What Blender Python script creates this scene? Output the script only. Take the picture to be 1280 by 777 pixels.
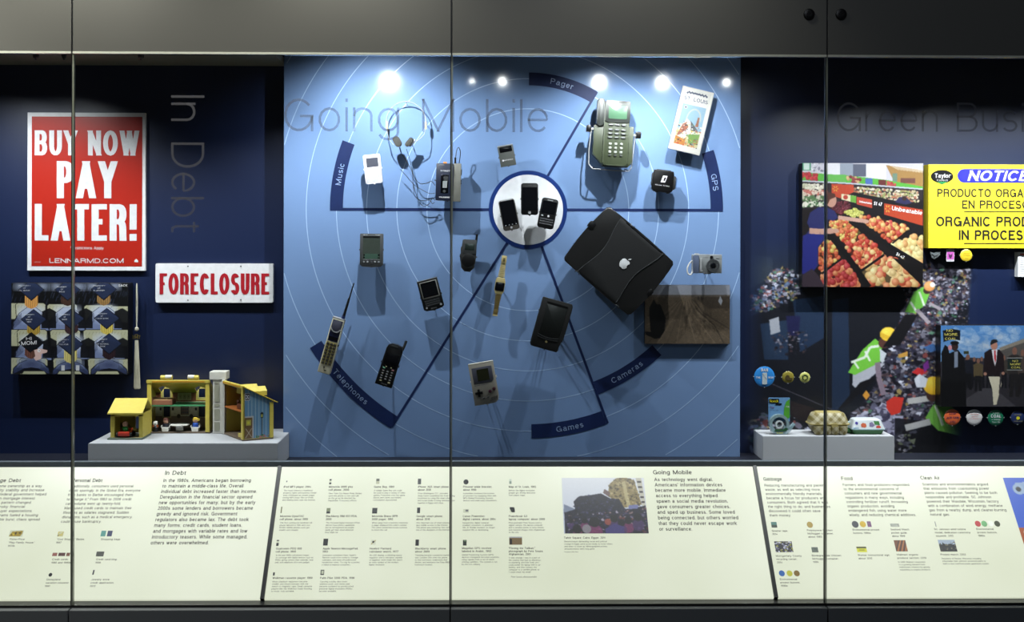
import bpy, bmesh, math, random
import numpy as np
from mathutils import Matrix, Vector

# ---------------------------------------------------------------- clear
for o in list(bpy.data.objects): bpy.data.objects.remove(o)
SC = bpy.context.scene
COL = SC.collection
R = math.radians

# ---------------------------------------------------------------- camera
F = 1600.0; CX = 640.0; CY = 300.0; CAMY = -4.3; EYE = 1.6
cam = bpy.data.cameras.new('camera'); camo = bpy.data.objects.new('camera', cam); COL.objects.link(camo)
cam.sensor_fit = 'HORIZONTAL'; cam.sensor_width = 36; cam.lens = 36*F/1280
cam.shift_y = -(388.5-CY)/1280; cam.clip_start = .05
MC = Matrix.Rotation(R(-1.0), 4, 'Z') @ Matrix.Rotation(R(90), 4, 'X') @ Matrix.Rotation(R(.12), 4, 'Z')
camo.matrix_world = Matrix.Translation((0, CAMY, EYE)) @ MC
SC.camera = camo
# ---------------------------------------------------------------- world, exposure
w = bpy.data.worlds.new('gallery'); SC.world = w; w.use_nodes = True
w.node_tree.nodes['Background'].inputs[0].default_value = (.55, .6, .7, 1)
w.node_tree.nodes['Background'].inputs[1].default_value = .045
SC.view_settings.view_transform = 'Standard'; SC.view_settings.look = 'None'
SC.view_settings.gamma = 1; SC.view_settings.use_curve_mapping = False
SC.view_settings.exposure = 0

def area_light(name, loc, target, size, power, col=(1, 1, 1)):
    l = bpy.data.lights.new(name, 'AREA'); l.size = size; l.energy = power; l.color = col
    o = bpy.data.objects.new(name, l); COL.objects.link(o); o.location = loc
    o.rotation_euler = (Vector(target)-Vector(loc)).to_track_quat('-Z', 'Y').to_euler()
# upper-left gallery downlight first; other unseen spots added to grade the header panels
for gx, ge in ((-1.95, 165), (-1.2, 58), (-.45, 40), (.4, 14)):
    gl = bpy.data.lights.new('header_spot', 'SPOT'); gl.energy = ge; gl.spot_size = R(92); gl.spot_blend = 1; gl.shadow_soft_size = .08; gl.color = (1, .98, .86)
    glo = bpy.data.objects.new('header_spot', gl); COL.objects.link(glo); glo.location = (gx, -1.0, 2.78); glo.rotation_euler = Vector((.05, .30, -.52)).to_track_quat('-Z', 'Y').to_euler()
area_light('front_fill', (0.3, -3.6, 3.4), (0.2, -.7, 1.2), 1.2, 12, (.85, .92, 1))  # unseen area light added in front to lift the glass lettering

# strengths of the case spotlights, used by the lamp builder further down
SPOT_W = 25.0; BULB = 200.0
# photo x of each lamp, W factor, bulb glare factor
LAMPS_PANEL = [(374, .8, 0, 96, 'added unseen to light the left side of the blue panel'), (487, 1.7, .6, 135, 'above the headphones, with a bright gleam'), (590, .05, .02, 110, 'above the cassette player'),  # first lamp is an added one, brightening the panel's left side
               (628, .25, .10, 110, 'above the pager, with a small gleam'), (749, 1.35, .6, 115, 'above the satellite receiver, with a bright gleam'), (828, 1.1, .6, 115, 'left above the city map, with a bright gleam'), (908, .14, .02, 115, 'above the right edge of the blue panel')]
LAMPS_LEFT = [(60, 1.3, 'over the left half of the red sign'), (118, 1.3, 'over the right half of the red sign'), (215, .8, 'over the left end of the foreclosure sign'), (310, .6, 'over the right end of the foreclosure sign')]
LAMPS_RIGHT = [(985, 1.0, 'at the left end of the right bay'), (1060, 1.4, 'over the left half of the market photo'), (1140, 1.6, 'over the right half of the market photo'), (1200, 1.2, 'over the badge of the yellow sign'), (1262, 1.5, 'over the word NOTICE')]

# ---------------------------------------------------------------- pixel -> world
def ray(px, py): return MC.to_3x3() @ Vector(((px-CX)/F, -(py-CY)/F, -1))
def W(px, py, Y):
    d = ray(px, py); t = (Y-CAMY)/d.y
    return Vector((0, CAMY, EYE)) + d*t
def K(Y): return (Y-CAMY)/F
YN, YB, YD, YG = 0.0, -.08, -.147, -.68            # navy wall, blue panel, device fronts, glass
DT = W(640, 582, -.35); DB = W(640, 747.5, -.653)  # slanted lectern plane: top and bottom edge
DS = (DT-DB); DS.x = 0; DS.normalize(); DN = Vector((1, 0, 0)).cross(DS)
def DK(px, py, off=0.0):
    d = ray(px, py); o = Vector((0, CAMY, EYE)); p0 = DT + DN*off
    return o + d*((p0-o).dot(DN)/d.dot(DN))

# ---------------------------------------------------------------- materials
def lin(c):
    return tuple(((v/255)/12.92 if v/255 <= .04045 else ((v/255+.055)/1.055)**2.4) for v in c)
MATS = {}
ALB = .60          # overall reflectance level of paints and plastics (the lamps are set against it)
def mat(name, c, rough=.5, metal=0, var=.06, scale=60, bump=0, emit=0, coat=0, alpha=1, spec=.5):
    if name in MATS: return MATS[name]
    m = bpy.data.materials.new(name); m.use_nodes = True; nt = m.node_tree; b = nt.nodes['Principled BSDF']
    L = tuple(v*(ALB if not emit else 1) for v in lin(c))
    b.inputs['Roughness'].default_value = rough; b.inputs['Metallic'].default_value = metal
    b.inputs['Coat Weight'].default_value = coat; b.inputs['Alpha'].default_value = alpha
    b.inputs['Specular IOR Level'].default_value = spec
    tc = nt.nodes.new('ShaderNodeTexCoord'); n = nt.nodes.new('ShaderNodeTexNoise'); n.inputs['Scale'].default_value = scale
    n.inputs['Detail'].default_value = 3
    nt.links.new(tc.outputs['Object'], n.inputs['Vector'])
    r = nt.nodes.new('ShaderNodeValToRGB')
    r.color_ramp.elements[0].position = .3; r.color_ramp.elements[1].position = .7
    r.color_ramp.elements[0].color = tuple(v*(1-var) for v in L)+(1,)
    r.color_ramp.elements[1].color = tuple(min(1, v*(1+var)) for v in L)+(1,)
    nt.links.new(n.outputs['Fac'], r.inputs['Fac']); nt.links.new(r.outputs['Color'], b.inputs['Base Color'])
    if bump:
        bp = nt.nodes.new('ShaderNodeBump'); bp.inputs['Strength'].default_value = bump; bp.inputs['Distance'].default_value = .002
        nt.links.new(n.outputs['Fac'], bp.inputs['Height']); nt.links.new(bp.outputs['Normal'], b.inputs['Normal'])
    if emit:
        nt.links.new(r.outputs['Color'], b.inputs['Emission Color']); b.inputs['Emission Strength'].default_value = emit
    MATS[name] = m; return m
def printmat(rough=.35, emit=0):
    k = 'print_%s_%s' % (rough, emit)
    if k in MATS: return MATS[k]
    m = bpy.data.materials.new(k); m.use_nodes = True; nt = m.node_tree; b = nt.nodes['Principled BSDF']
    a = nt.nodes.new('ShaderNodeAttribute'); a.attribute_name = 'Col'
    b.inputs['Roughness'].default_value = rough
    if emit:
        b.inputs['Base Color'].default_value = (.02, .02, .02, 1)
        nt.links.new(a.outputs['Color'], b.inputs['Emission Color']); b.inputs['Emission Strength'].default_value = emit
    else: nt.links.new(a.outputs['Color'], b.inputs['Base Color'])
    MATS[k] = m; return m
def glassmat():
    m = bpy.data.materials.new('pane_glass'); m.use_nodes = True; nt = m.node_tree; nt.nodes.clear()
    o = nt.nodes.new('ShaderNodeOutputMaterial'); mx = nt.nodes.new('ShaderNodeMixShader')
    t = nt.nodes.new('ShaderNodeBsdfTransparent'); t.inputs[0].default_value = (.97, .985, .975, 1)
    g = nt.nodes.new('ShaderNodeBsdfGlossy'); g.inputs['Roughness'].default_value = .0
    fr = nt.nodes.new('ShaderNodeFresnel'); fr.inputs[0].default_value = 1.25
    nt.links.new(fr.outputs[0], mx.inputs[0]); nt.links.new(t.outputs[0], mx.inputs[1]); nt.links.new(g.outputs[0], mx.inputs[2])
    nt.links.new(mx.outputs[0], o.inputs[0]); return m

# ---------------------------------------------------------------- mesh builder
class B:
    def __init__(s): s.bm = bmesh.new()
    def box(s, x0, x1, y0, y1, z0, z1, bev=0, seg=2):
        v = [s.bm.verts.new(p) for p in ((x0,y0,z0),(x1,y0,z0),(x1,y1,z0),(x0,y1,z0),(x0,y0,z1),(x1,y0,z1),(x1,y1,z1),(x0,y1,z1))]
        fs = [s.bm.faces.new([v[i] for i in q]) for q in ((3,2,1,0),(4,5,6,7),(0,1,5,4),(1,2,6,5),(2,3,7,6),(3,0,4,7))]
        if bev: bmesh.ops.bevel(s.bm, geom=list({e for f in fs for e in f.edges}), offset=bev, segments=seg, affect='EDGES', profile=.5)
        return s
    def prism(s, pts, y0, y1, bev=0, seg=2):           # pts (x,z); front face at y0
        a = sum(pts[i][0]*pts[(i+1) % len(pts)][1]-pts[(i+1) % len(pts)][0]*pts[i][1] for i in range(len(pts)))
        if a < 0: pts = pts[::-1]
        f = [s.bm.verts.new((x, y0, z)) for x, z in pts]; b = [s.bm.verts.new((x, y1, z)) for x, z in pts]
        n = len(pts); ff = s.bm.faces.new(f); s.bm.faces.new(b[::-1])
        for i in range(n): s.bm.faces.new((f[i], b[i], b[(i+1) % n], f[(i+1) % n]))
        if bev: bmesh.ops.bevel(s.bm, geom=list(ff.edges), offset=bev, segments=seg, affect='EDGES', profile=.5)
        return s
    def rbox(s, cx, cz, w, h, r, y0, y1, bev=0, n=5):
        return s.prism(rrect(cx, cz, w, h, r, n), y0, y1, bev)
    def cyl(s, cx, cz, r, y0, y1, n=24, bev=0, rz=None):
        rz = rz or r
        return s.prism([(cx+r*math.cos(2*math.pi*i/n), cz+rz*math.sin(2*math.pi*i/n)) for i in range(n)], y0, y1, bev)
    def ring(s, cx, cz, r0, r1, y0, y1, n=48, a0=0, a1=360):
        full = abs(a1-a0) >= 360; N = n if full else n+1; V = []
        for i in range(N):
            a = R(a0+(a1-a0)*i/n); c, d = math.cos(a), math.sin(a)
            V.append([s.bm.verts.new((cx+r*c, y, cz+r*d)) for r, y in ((r0, y0), (r1, y0), (r1, y1), (r0, y1))])
        for i in range(n):
            p, q = V[i], V[(i+1) % N]
            for j in range(4): s.bm.faces.new((p[j], p[(j+1) % 4], q[(j+1) % 4], q[j]))
        if not full:
            s.bm.faces.new(V[0][::-1]); s.bm.faces.new(V[-1])
        return s
    def tube(s, pts, r, n=8, close=False):
        pts = [Vector(p) for p in pts]; m = len(pts); rs = r if isinstance(r, (list, tuple)) else [r]*m
        ringv = []; ref = None
        for i, p in enumerate(pts):
            a = pts[(i-1) % m] if (i > 0 or close) else p; b = pts[(i+1) % m] if (i < m-1 or close) else p
            t = (b-a).normalized()
            if ref is None: ref = t.orthogonal().normalized()
            ref = (ref-t*ref.dot(t)).normalized(); u = t.cross(ref)
            ringv.append([s.bm.verts.new(p+(ref*math.cos(2*math.pi*k/n)+u*math.sin(2*math.pi*k/n))*rs[i]) for k in range(n)])
        for i in range(m if close else m-1):
            p, q = ringv[i], ringv[(i+1) % m]
            for k in range(n): s.bm.faces.new((p[k], p[(k+1) % n], q[(k+1) % n], q[k]))
        if not close: s.bm.faces.new(ringv[0][::-1]); s.bm.faces.new(ringv[-1])
        return s
    def lathe(s, prof, c=(0, 0, 0), n=20):              # prof (r,z) around vertical axis
        rings = []
        for r, z in prof:
            rings.append([s.bm.verts.new((c[0]+r*math.cos(2*math.pi*k/n), c[1]+r*math.sin(2*math.pi*k/n), c[2]+z)) for k in range(n)])
        for p, q in zip(rings, rings[1:]):
            for k in range(n): s.bm.faces.new((p[k], p[(k+1) % n], q[(k+1) % n], q[k]))
        s.bm.faces.new(rings[0][::-1]); s.bm.faces.new(rings[-1]); return s
    def dome(s, cx, cz, r, y0, depth, n=24, m=4):       # shallow dome facing -Y (pin-back button)
        rings = []
        for j in range(m):
            a = j/(m)*math.pi/2; rr = r*math.cos(a); yy = y0-depth*math.sin(a)
            rings.append([s.bm.verts.new((cx+rr*math.cos(2*math.pi*k/n), yy, cz+rr*math.sin(2*math.pi*k/n))) for k in range(n)])
        for p, q in zip(rings, rings[1:]):
            for k in range(n): s.bm.faces.new((p[k], q[k], q[(k+1) % n], p[(k+1) % n]))
        s.bm.faces.new(rings[-1]); s.bm.faces.new(rings[0][::-1]); return s
    def X(s, M): bmesh.ops.transform(s.bm, matrix=M, verts=s.bm.verts); return s
    def out(s, name, m, parent=None, k=1, smooth=False, local=None):
        if parent is not None and local is None and parent.name in WORLDP:
            s.X(WORLDP[parent.name].inverted())
        if k != 1: s.X(Matrix.Scale(k, 4))
        bmesh.ops.recalc_face_normals(s.bm, faces=s.bm.faces)
        me = bpy.data.meshes.new(name); s.bm.to_mesh(me); s.bm.free()
        return link(name, me, m, parent, smooth)
WORLDP = {}        # roots whose children are written in world coordinates
KP = {}
def link(name, me, m, parent=None, smooth=False):
    if m: me.materials.append(m)
    if smooth:
        for p in me.polygons: p.use_smooth = True
        me.set_sharp_from_angle(angle=R(40))
    o = bpy.data.objects.new(name, me); COL.objects.link(o)
    if parent is not None: o.parent = parent
    return o
def rrect(cx, cz, w, h, r, n=5):
    pts = []
    for sx, sz, a0 in ((1, 1, 0), (-1, 1, 90), (-1, -1, 180), (1, -1, 270)):
        x, z = cx+sx*(w/2-r), cz+sz*(h/2-r)
        for i in range(n+1):
            a = R(a0+90*i/n); pts.append((x+r*math.cos(a), z+r*math.sin(a)))
    return pts
def tag(o, label, cat, group=None, kind=None):
    if label: o['label'] = label
    if cat: o['category'] = cat
    if group: o['group'] = group
    if kind: o['kind'] = kind
    return o
def struct(o): o['kind'] = 'structure'; return o
def thing(name, label, cat, loc, tilt=0, group=None, world=False, rotz=0):
    o = bpy.data.objects.new(name, None); COL.objects.link(o); o.empty_display_size = .02
    o.location = loc; o.rotation_euler = (0, R(tilt), R(rotz)); tag(o, label, cat, group)
    if world: WORLDP[o.name] = Matrix.Translation(loc)
    return o

# ---------------------------------------------------------------- text: a small mono-line grotesque drawn as strokes
def A_(cx, cy, rx, ry, a0, a1, n=None):
    n = n or max(3, int(abs(a1-a0)/24)); return [(cx+rx*math.cos(R(a0+(a1-a0)*i/n)), cy+ry*math.sin(R(a0+(a1-a0)*i/n))) for i in range(n+1)]
O_ = A_(.5, .5, .5, .5, 90, 450, 20)[:-1]
# upper-case and digits: v 0 baseline, 1 cap line.  (width, [strokes]); a stroke starting with 'c' is closed
GLY = {
 'A': (.93, [[(0, 0), (.5, 1)], [(1, 0), (.5, 1)], [(.16, .3), (.84, .3)]]),
 'B': (.83, [[(0, .5), (0, 1), (.6, 1)]+A_(.62, .76, .33, .24, 90, -90)+[(0, .52)], [(.6, .52)]+A_(.62, .26, .38, .26, 90, -90)+[(0, 0), (0, .55)]]),
 'C': (.90, [A_(.52, .5, .52, .5, 38, 322, 16)]),
 'D': (.88, ['c']+[[(0, 0), (0, 1), (.45, 1)]+A_(.45, .5, .55, .5, 90, -90, 9)+[(.45, 0)]]),
 'E': (.76, [[(1, 1), (0, 1), (0, 0), (1, 0)], [(0, .52), (.9, .52)]]), 'F': (.72, [[(1, 1), (0, 1), (0, 0)], [(0, .5), (.86, .5)]]),
 'G': (.95, [A_(.5, .5, .5, .5, 38, 338, 16)+[(1, .46), (.55, .46)], [(1, .46), (1, 0)]]),
 'H': (.86, [[(0, 0), (0, 1)], [(1, 0), (1, 1)], [(0, .52), (1, .52)]]), 'I': (None, [[(.5, 0), (.5, 1)]]),
 'J': (.64, [[(1, 1), (1, .3)]+A_(.5, .3, .5, .3, 0, -170, 7)]), 'K': (.86, [[(0, 0), (0, 1)], [(1, 1), (0, .36)], [(1, 0), (.34, .6)]]), 'L': (.68, [[(0, 1), (0, 0), (1, 0)]]),
 'M': (1.04, [[(0, 0), (0, 1)], [(1, 0), (1, 1)], [(0, 1), (.5, 0)], [(1, 1), (.5, 0)]]), 'N': (.87, [[(0, 0), (0, 1)], [(1, 0), (1, 1)], [(0, 1), (1, 0)]]),
 'O': (.98, ['c', O_]), 'P': (.80, [[(0, 0), (0, 1), (.6, 1)]+A_(.6, .74, .4, .26, 90, -90)+[(0, .48)]]), 'Q': (.98, ['c', O_, 'o', [(.6, .25), (1, -.05)]]),
 'R': (.86, [[(0, 0), (0, 1), (.6, 1)]+A_(.6, .76, .37, .24, 90, -90)+[(0, .52)], [(.55, .52)]+A_(.6, .36, .33, .16, 80, 0, 4)+[(.96, 0)]]),
 'S': (.82, [A_(.5, .75, .46, .25, 25, 250, 11)+A_(.5, .255, .5, .255, 68, -158, 11)]), 'T': (.80, [[(0, 1), (1, 1)], [(.5, 1), (.5, 0)]]),
 'U': (.84, [[(0, 1), (0, .34)]+A_(.5, .34, .5, .34, 180, 360, 9)+[(1, 1)]]), 'V': (.88, [[(0, 1), (.5, 0)], [(1, 1), (.5, 0)]]),
 'W': (1.28, [[(0, 1), (.26, 0)], [(.5, 1), (.26, 0)], [(.5, 1), (.74, 0)], [(1, 1), (.74, 0)]]), 'X': (.88, [[(0, 1), (1, 0)], [(0, 0), (1, 1)]]),
 'Y': (.88, [[(0, 1), (.5, .44)], [(1, 1), (.5, .44)], [(.5, .5), (.5, 0)]]), 'Z': (.8, [[(0, 1), (1, 1), (0, 0), (1, 0)]]),
 '0': (.66, ['c', O_]), '1': (.36, [[(1, 0), (1, 1)], [(1, .8), (0, .74)]]), '2': (.68, [A_(.5, .7, .46, .3, 165, -25, 8)+[(0, 0), (1, 0)]]),
 '3': (.68, [A_(.48, .75, .44, .25, 150, -90, 9)+[(.35, .5)], A_(.48, .25, .52, .25, 90, -155, 9)]), '4': (.7, [[(.78, 0), (.78, 1), (0, .3), (1, .3)]]),
 '5': (.68, [[(.92, 1), (.15, 1), (.06, .5)]+A_(.46, .32, .54, .32, 130, -155, 10)]), '6': (.68, [A_(.5, .6, .5, .4, 40, 180, 6)+[(0, .3)], 'c', A_(.5, .3, .5, .3, 90, 450, 14)[:-1]]),
 '7': (.66, [[(0, 1), (1, 1), (.3, 0)]]), '8': (.68, ['c', A_(.5, .77, .42, .23, 90, 450, 12)[:-1], 'c', A_(.5, .27, .5, .27, 90, 450, 12)[:-1]]), '9': (.68, ['c', A_(.5, .7, .5, .3, 90, 450, 14)[:-1], 'o', [(1, .7)]+A_(.5, .4, .5, .4, 0, -140, 6)]),
 '!': (None, [[(.5, 1), (.5, .27)], [(.5, .13), (.5, 0)]]), '.': (None, [[(.5, .06), (.5, 0)]]), ',': (None, [[(.5, .06), (.5, 0), (.2, -.13)]]), ':': (None, [[(.5, .06), (.5, 0)], [(.5, .66), (.5, .6)]]),
 '-': (.32, [[(0, .38), (1, .38)]]), '/': (.4, [[(0, 0), (1, 1)]]), '"': (.22, [[(0, 1), (0, .72)], [(1, 1), (1, .72)]]), "'": (None, [[(.5, 1), (.5, .72)]]), '(': (.24, [A_(1, .4, 1, .62, 110, 250, 7)]), ')': (.24, [A_(0, .4, 1, .62, 70, -70, 7)]),
 '&': (.8, [[(1, 0), (.15, .75)]+A_(.4, .82, .25, .18, 200, 0, 6)+[(.05, .3)]+A_(.4, .25, .4, .25, 170, 350, 6)]), '*': (.4, [[(.5, 1), (.5, .7)], [(.1, .92), (.9, .78)], [(.9, .92), (.1, .78)]]), '$': (.7, [A_(.5, .75, .46, .25, 25, 250, 9)+A_(.5, .255, .5, .255, 68, -158, 9), [(.5, 1.08), (.5, -.08)]]), '%': (.9, ['c', A_(.2, .78, .2, .2, 90, 450, 8)[:-1], 'c', A_(.8, .2, .2, .2, 90, 450, 8)[:-1], 'o', [(.2, 0), (.8, 1)]]),
}
# lower-case: v 0 baseline, 2 x-height, 3 ascender, -1 descender
def b_(cx=.5, cy=1, rx=.5, ry=1, a0=90, a1=450, n=14): return A_(cx, cy, rx, ry, a0, a1, n)
GLO = {
 'a': (.68, [A_(.5, 1.42, .42, .58, 165, 0, 7)+[(.92, .3), (1, 0)], [(.92, 1.2), (.4, 1.06)]+A_(.36, .53, .36, .53, 90, 270, 7)+[(.6, .06), (.92, .5)]]),
 'b': (.70, [[(0, 3), (0, 0)], 'c', b_()[:-1]]), 'c': (.65, [A_(.52, 1, .52, 1, 42, 318, 12)]), 'd': (.70, [[(1, 3), (1, 0)], 'c', b_()[:-1]]),
 'e': (.68, [[(0, 1.02), (1, 1.02)]+A_(.5, 1, .5, 1, 0, 320, 15)]), 'f': (.36, [[(1, 3), (.75, 3)]+A_(.75, 2.6, .35, .4, 100, 180, 3)+[(.4, 0)], [(0, 2), (1, 2)]]),
 'g': (.70, [[(1, 2), (1, -.2)]+A_(.5, -.2, .5, .8, 0, -160, 7), 'c', b_()[:-1]]), 'h': (.64, [[(0, 3), (0, 0)], [(0, 1.3)]+A_(.5, 1.35, .5, .65, 170, 0, 7)+[(1, 0)]]),
 'i': (None, [[(.5, 2), (.5, 0)], [(.5, 3), (.5, 2.75)]]), 'j': (.2, [[(1, 2), (1, -.6), (.6, -1), (0, -1)], [(1, 3), (1, 2.75)]]), 'k': (.64, [[(0, 3), (0, 0)], [(.95, 2), (0, .7)], [(1, 0), (.36, 1.2)]]), 'l': (None, [[(.5, 3), (.5, 0)]]),
 'm': (1.06, [[(0, 2), (0, 0)], [(0, 1.3)]+A_(.25, 1.4, .25, .6, 170, 0, 6)+[(.5, 0)], [(.5, 1.3)]+A_(.75, 1.4, .25, .6, 170, 0, 6)+[(1, 0)]]), 'n': (.64, [[(0, 2), (0, 0)], [(0, 1.3)]+A_(.5, 1.35, .5, .65, 170, 0, 7)+[(1, 0)]]),
 'o': (.71, ['c', b_()[:-1]]), 'p': (.70, [[(0, 2), (0, -1)], 'c', b_()[:-1]]), 'q': (.70, [[(1, 2), (1, -1)], 'c', b_()[:-1]]), 'r': (.38, [[(0, 2), (0, 0)], [(0, 1.2)]+A_(1, 1.1, 1, .9, 165, 90, 4)]),
 's': (.60, [A_(.5, 1.5, .45, .5, 25, 245, 9)+A_(.5, .52, .5, .52, 68, -155, 9)]), 't': (.36, [[(.4, 2.55), (.4, .4), (.6, .02), (1, 0)], [(0, 2), (1, 2)]]), 'u': (.64, [[(1, 2), (1, 0)], [(0, 2)]+A_(.5, .65, .5, .65, 180, 350, 7)+[(1, .7)]]),
 'v': (.64, [[(0, 2), (.5, 0)], [(1, 2), (.5, 0)]]), 'w': (.96, [[(0, 2), (.26, 0)], [(.5, 2), (.26, 0)], [(.5, 2), (.74, 0)], [(1, 2), (.74, 0)]]), 'x': (.64, [[(0, 2), (1, 0)], [(0, 0), (1, 2)]]),
 'y': (.64, [[(0, 2), (.5, 0)], [(1, 2), (.42, -.6), (.25, -1), (0, -1)]]), 'z': (.6, [[(0, 2), (1, 2), (0, 0), (1, 0)]]),
}
XH, DSC = .735, .27
def text2d(s, h, w=None, align='L', bold=0, shear=0, pitch=None, ref=None, res=2, extr=0):
    """2D glyph mesh; h cap height, w width of the whole block (or of ref)"""
    pen = h*(.112+2.3*bold); q_ = 1.0 if bold < .025 else 1.32; hq = h*q_; g = h*.155*(1-bold*4); sp = h*.58
    def info(ch):
        if ch in GLO: return GLO[ch], True
        return GLY.get(ch, GLY['-']), False
    def adv(line, k):
        x = 0
        for ch in line:
            if ch == ' ': x += sp*k; continue
            wd = info(ch)[0][0]; x += (pen if wd is None else max(pen*1.6, wd*h*k))+g*k
        return x-g*k
    lines = s.split('\n'); k = 1.0
    if w:
        tl = ref or max(lines, key=lambda q: adv(q, 1)); a1, a0 = adv(tl, 1), adv(tl, .0001)
        lo, hi = .1, 4
        for _ in range(30):
            k = (lo+hi)/2
            if adv(tl, k) > w: hi = k
            else: lo = k
    V, Fc = [], []
    for li, line in enumerate(lines):
        tot = adv(line, k); x = {'L': 0, 'C': -tot/2, 'R': -tot}[align]; y0 = -li*(pitch or h*1.6)
        for ch in line:
            if ch == ' ': x += sp*k; continue
            (wd, strokes), low = info(ch); wd_ = pen if wd is None else max(pen*1.6, wd*h*k); p2 = pen/2; e = pen
            px_ = pen*.92 if low and bold > .02 else pen
            def mp(u, v):
                X = x+p2+u*(wd_-pen) if wd is not None else x+u*pen
                if not low: Y = p2+v*(hq-pen)
                elif v <= 0: Y = p2+v*DSC*hq
                elif v <= 2: Y = p2+v/2*(XH*hq-pen)
                else: Y = XH*hq-p2+(v-2)*(hq-XH*hq)
                return X, Y
            closed = False; zi = 0
            for st in strokes:
                if st == 'c': closed = True; continue
                if st == 'o': closed = False; continue
                P = [mp(u, v) for u, v in st]; n = len(P); raw = st
                Ls, Rs = [], []
                for i in range(n):
                    a = P[i-1] if (i or closed) else P[i]; b = P[(i+1) % n] if (i < n-1 or closed) else P[i]; c = P[i]
                    d1 = (c[0]-a[0], c[1]-a[1]); d2 = (b[0]-c[0], b[1]-c[1])
                    if i == 0 and not closed: d1 = d2
                    if i == n-1 and not closed: d2 = d1
                    l1 = math.hypot(*d1) or 1e-9; l2 = math.hypot(*d2) or 1e-9; n1 = (-d1[1]/l1, d1[0]/l1); n2 = (-d2[1]/l2, d2[0]/l2)
                    if l1 < 1e-8: n1 = n2
                    if l2 < 1e-8: n2 = n1
                    m = (n1[0]+n2[0], n1[1]+n2[1]); ml = m[0]*n1[0]+m[1]*n1[1]
                    f = p2/max(ml, .5) if ml > 1e-6 else p2
                    off_ = (m[0]*f, m[1]*f)
                    lp_, rp_ = (c[0]+off_[0], c[1]+off_[1]), (c[0]-off_[0], c[1]-off_[1])
                    if not closed and i in (0, n-1):
                        dd = d2 if i == 0 else (-d1[0], -d1[1]); L_ = math.hypot(*dd) or 1; dd = (dd[0]/L_, dd[1]/L_); u, v = raw[i]
                        if abs(dd[1]) > .3 and v in ((0, 2, 3, -1) if low else (0, 1)):
                            yb = c[1]-p2 if dd[1] > 0 else c[1]+p2
                            lp_ = (lp_[0]+dd[0]*(yb-lp_[1])/dd[1], yb); rp_ = (rp_[0]+dd[0]*(yb-rp_[1])/dd[1], yb)
                        elif abs(dd[1]) <= .3 and u in (0, 1) and wd is not None:
                            lp_ = (lp_[0]-dd[0]*p2, lp_[1]); rp_ = (rp_[0]-dd[0]*p2, rp_[1])
                    Ls.append(lp_); Rs.append(rp_)
                base = len(V)
                for i, (q, r_) in enumerate(zip(Ls, Rs)):
                    for t_ in (q, r_): V.append((t_[0]+shear*t_[1]/q_, t_[1]/q_+y0, zi+i*.04))
                zi += 1
                for i in range(n if closed else n-1):
                    j = (i+1) % n; q = (base+2*i, base+2*i+1, base+2*j+1, base+2*j)
                    ar = sum(V[q[t]][0]*V[q[(t+1) % 4]][1]-V[q[(t+1) % 4]][0]*V[q[t]][1] for t in range(4))
                    Fc.append(q if ar > 0 else q[::-1])
                closed = False
            x += wd_+g*k
    return np.array(V, float).reshape(-1, 3), Fc
def frame_text(name, s, m, parent, O, U, V, N, **kw):
    v, f = text2d(s, **kw); O, U, V, N = (np.array(q) for q in (O, U, V, N))
    N = N/np.linalg.norm(N)*7e-5
    P = O+v[:, :1]*U+v[:, 1:2]*V+v[:, 2:3]*N
    me = bpy.data.meshes.new(name); me.from_pydata(P.tolist(), [], f); me.update()
    return link(name, me, m, parent)
def ltext(s, m, parent, x, z, y, k, rot=0, name='lettering', **kw):      # in a device's local frame (px)
    c, d = math.cos(R(rot)), math.sin(R(rot))
    return frame_text(name, s, m, parent, (x*k, y*k, z*k), (c*k, 0, d*k), (-d*k, 0, c*k), (0, -k, 0), **kw)

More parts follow.
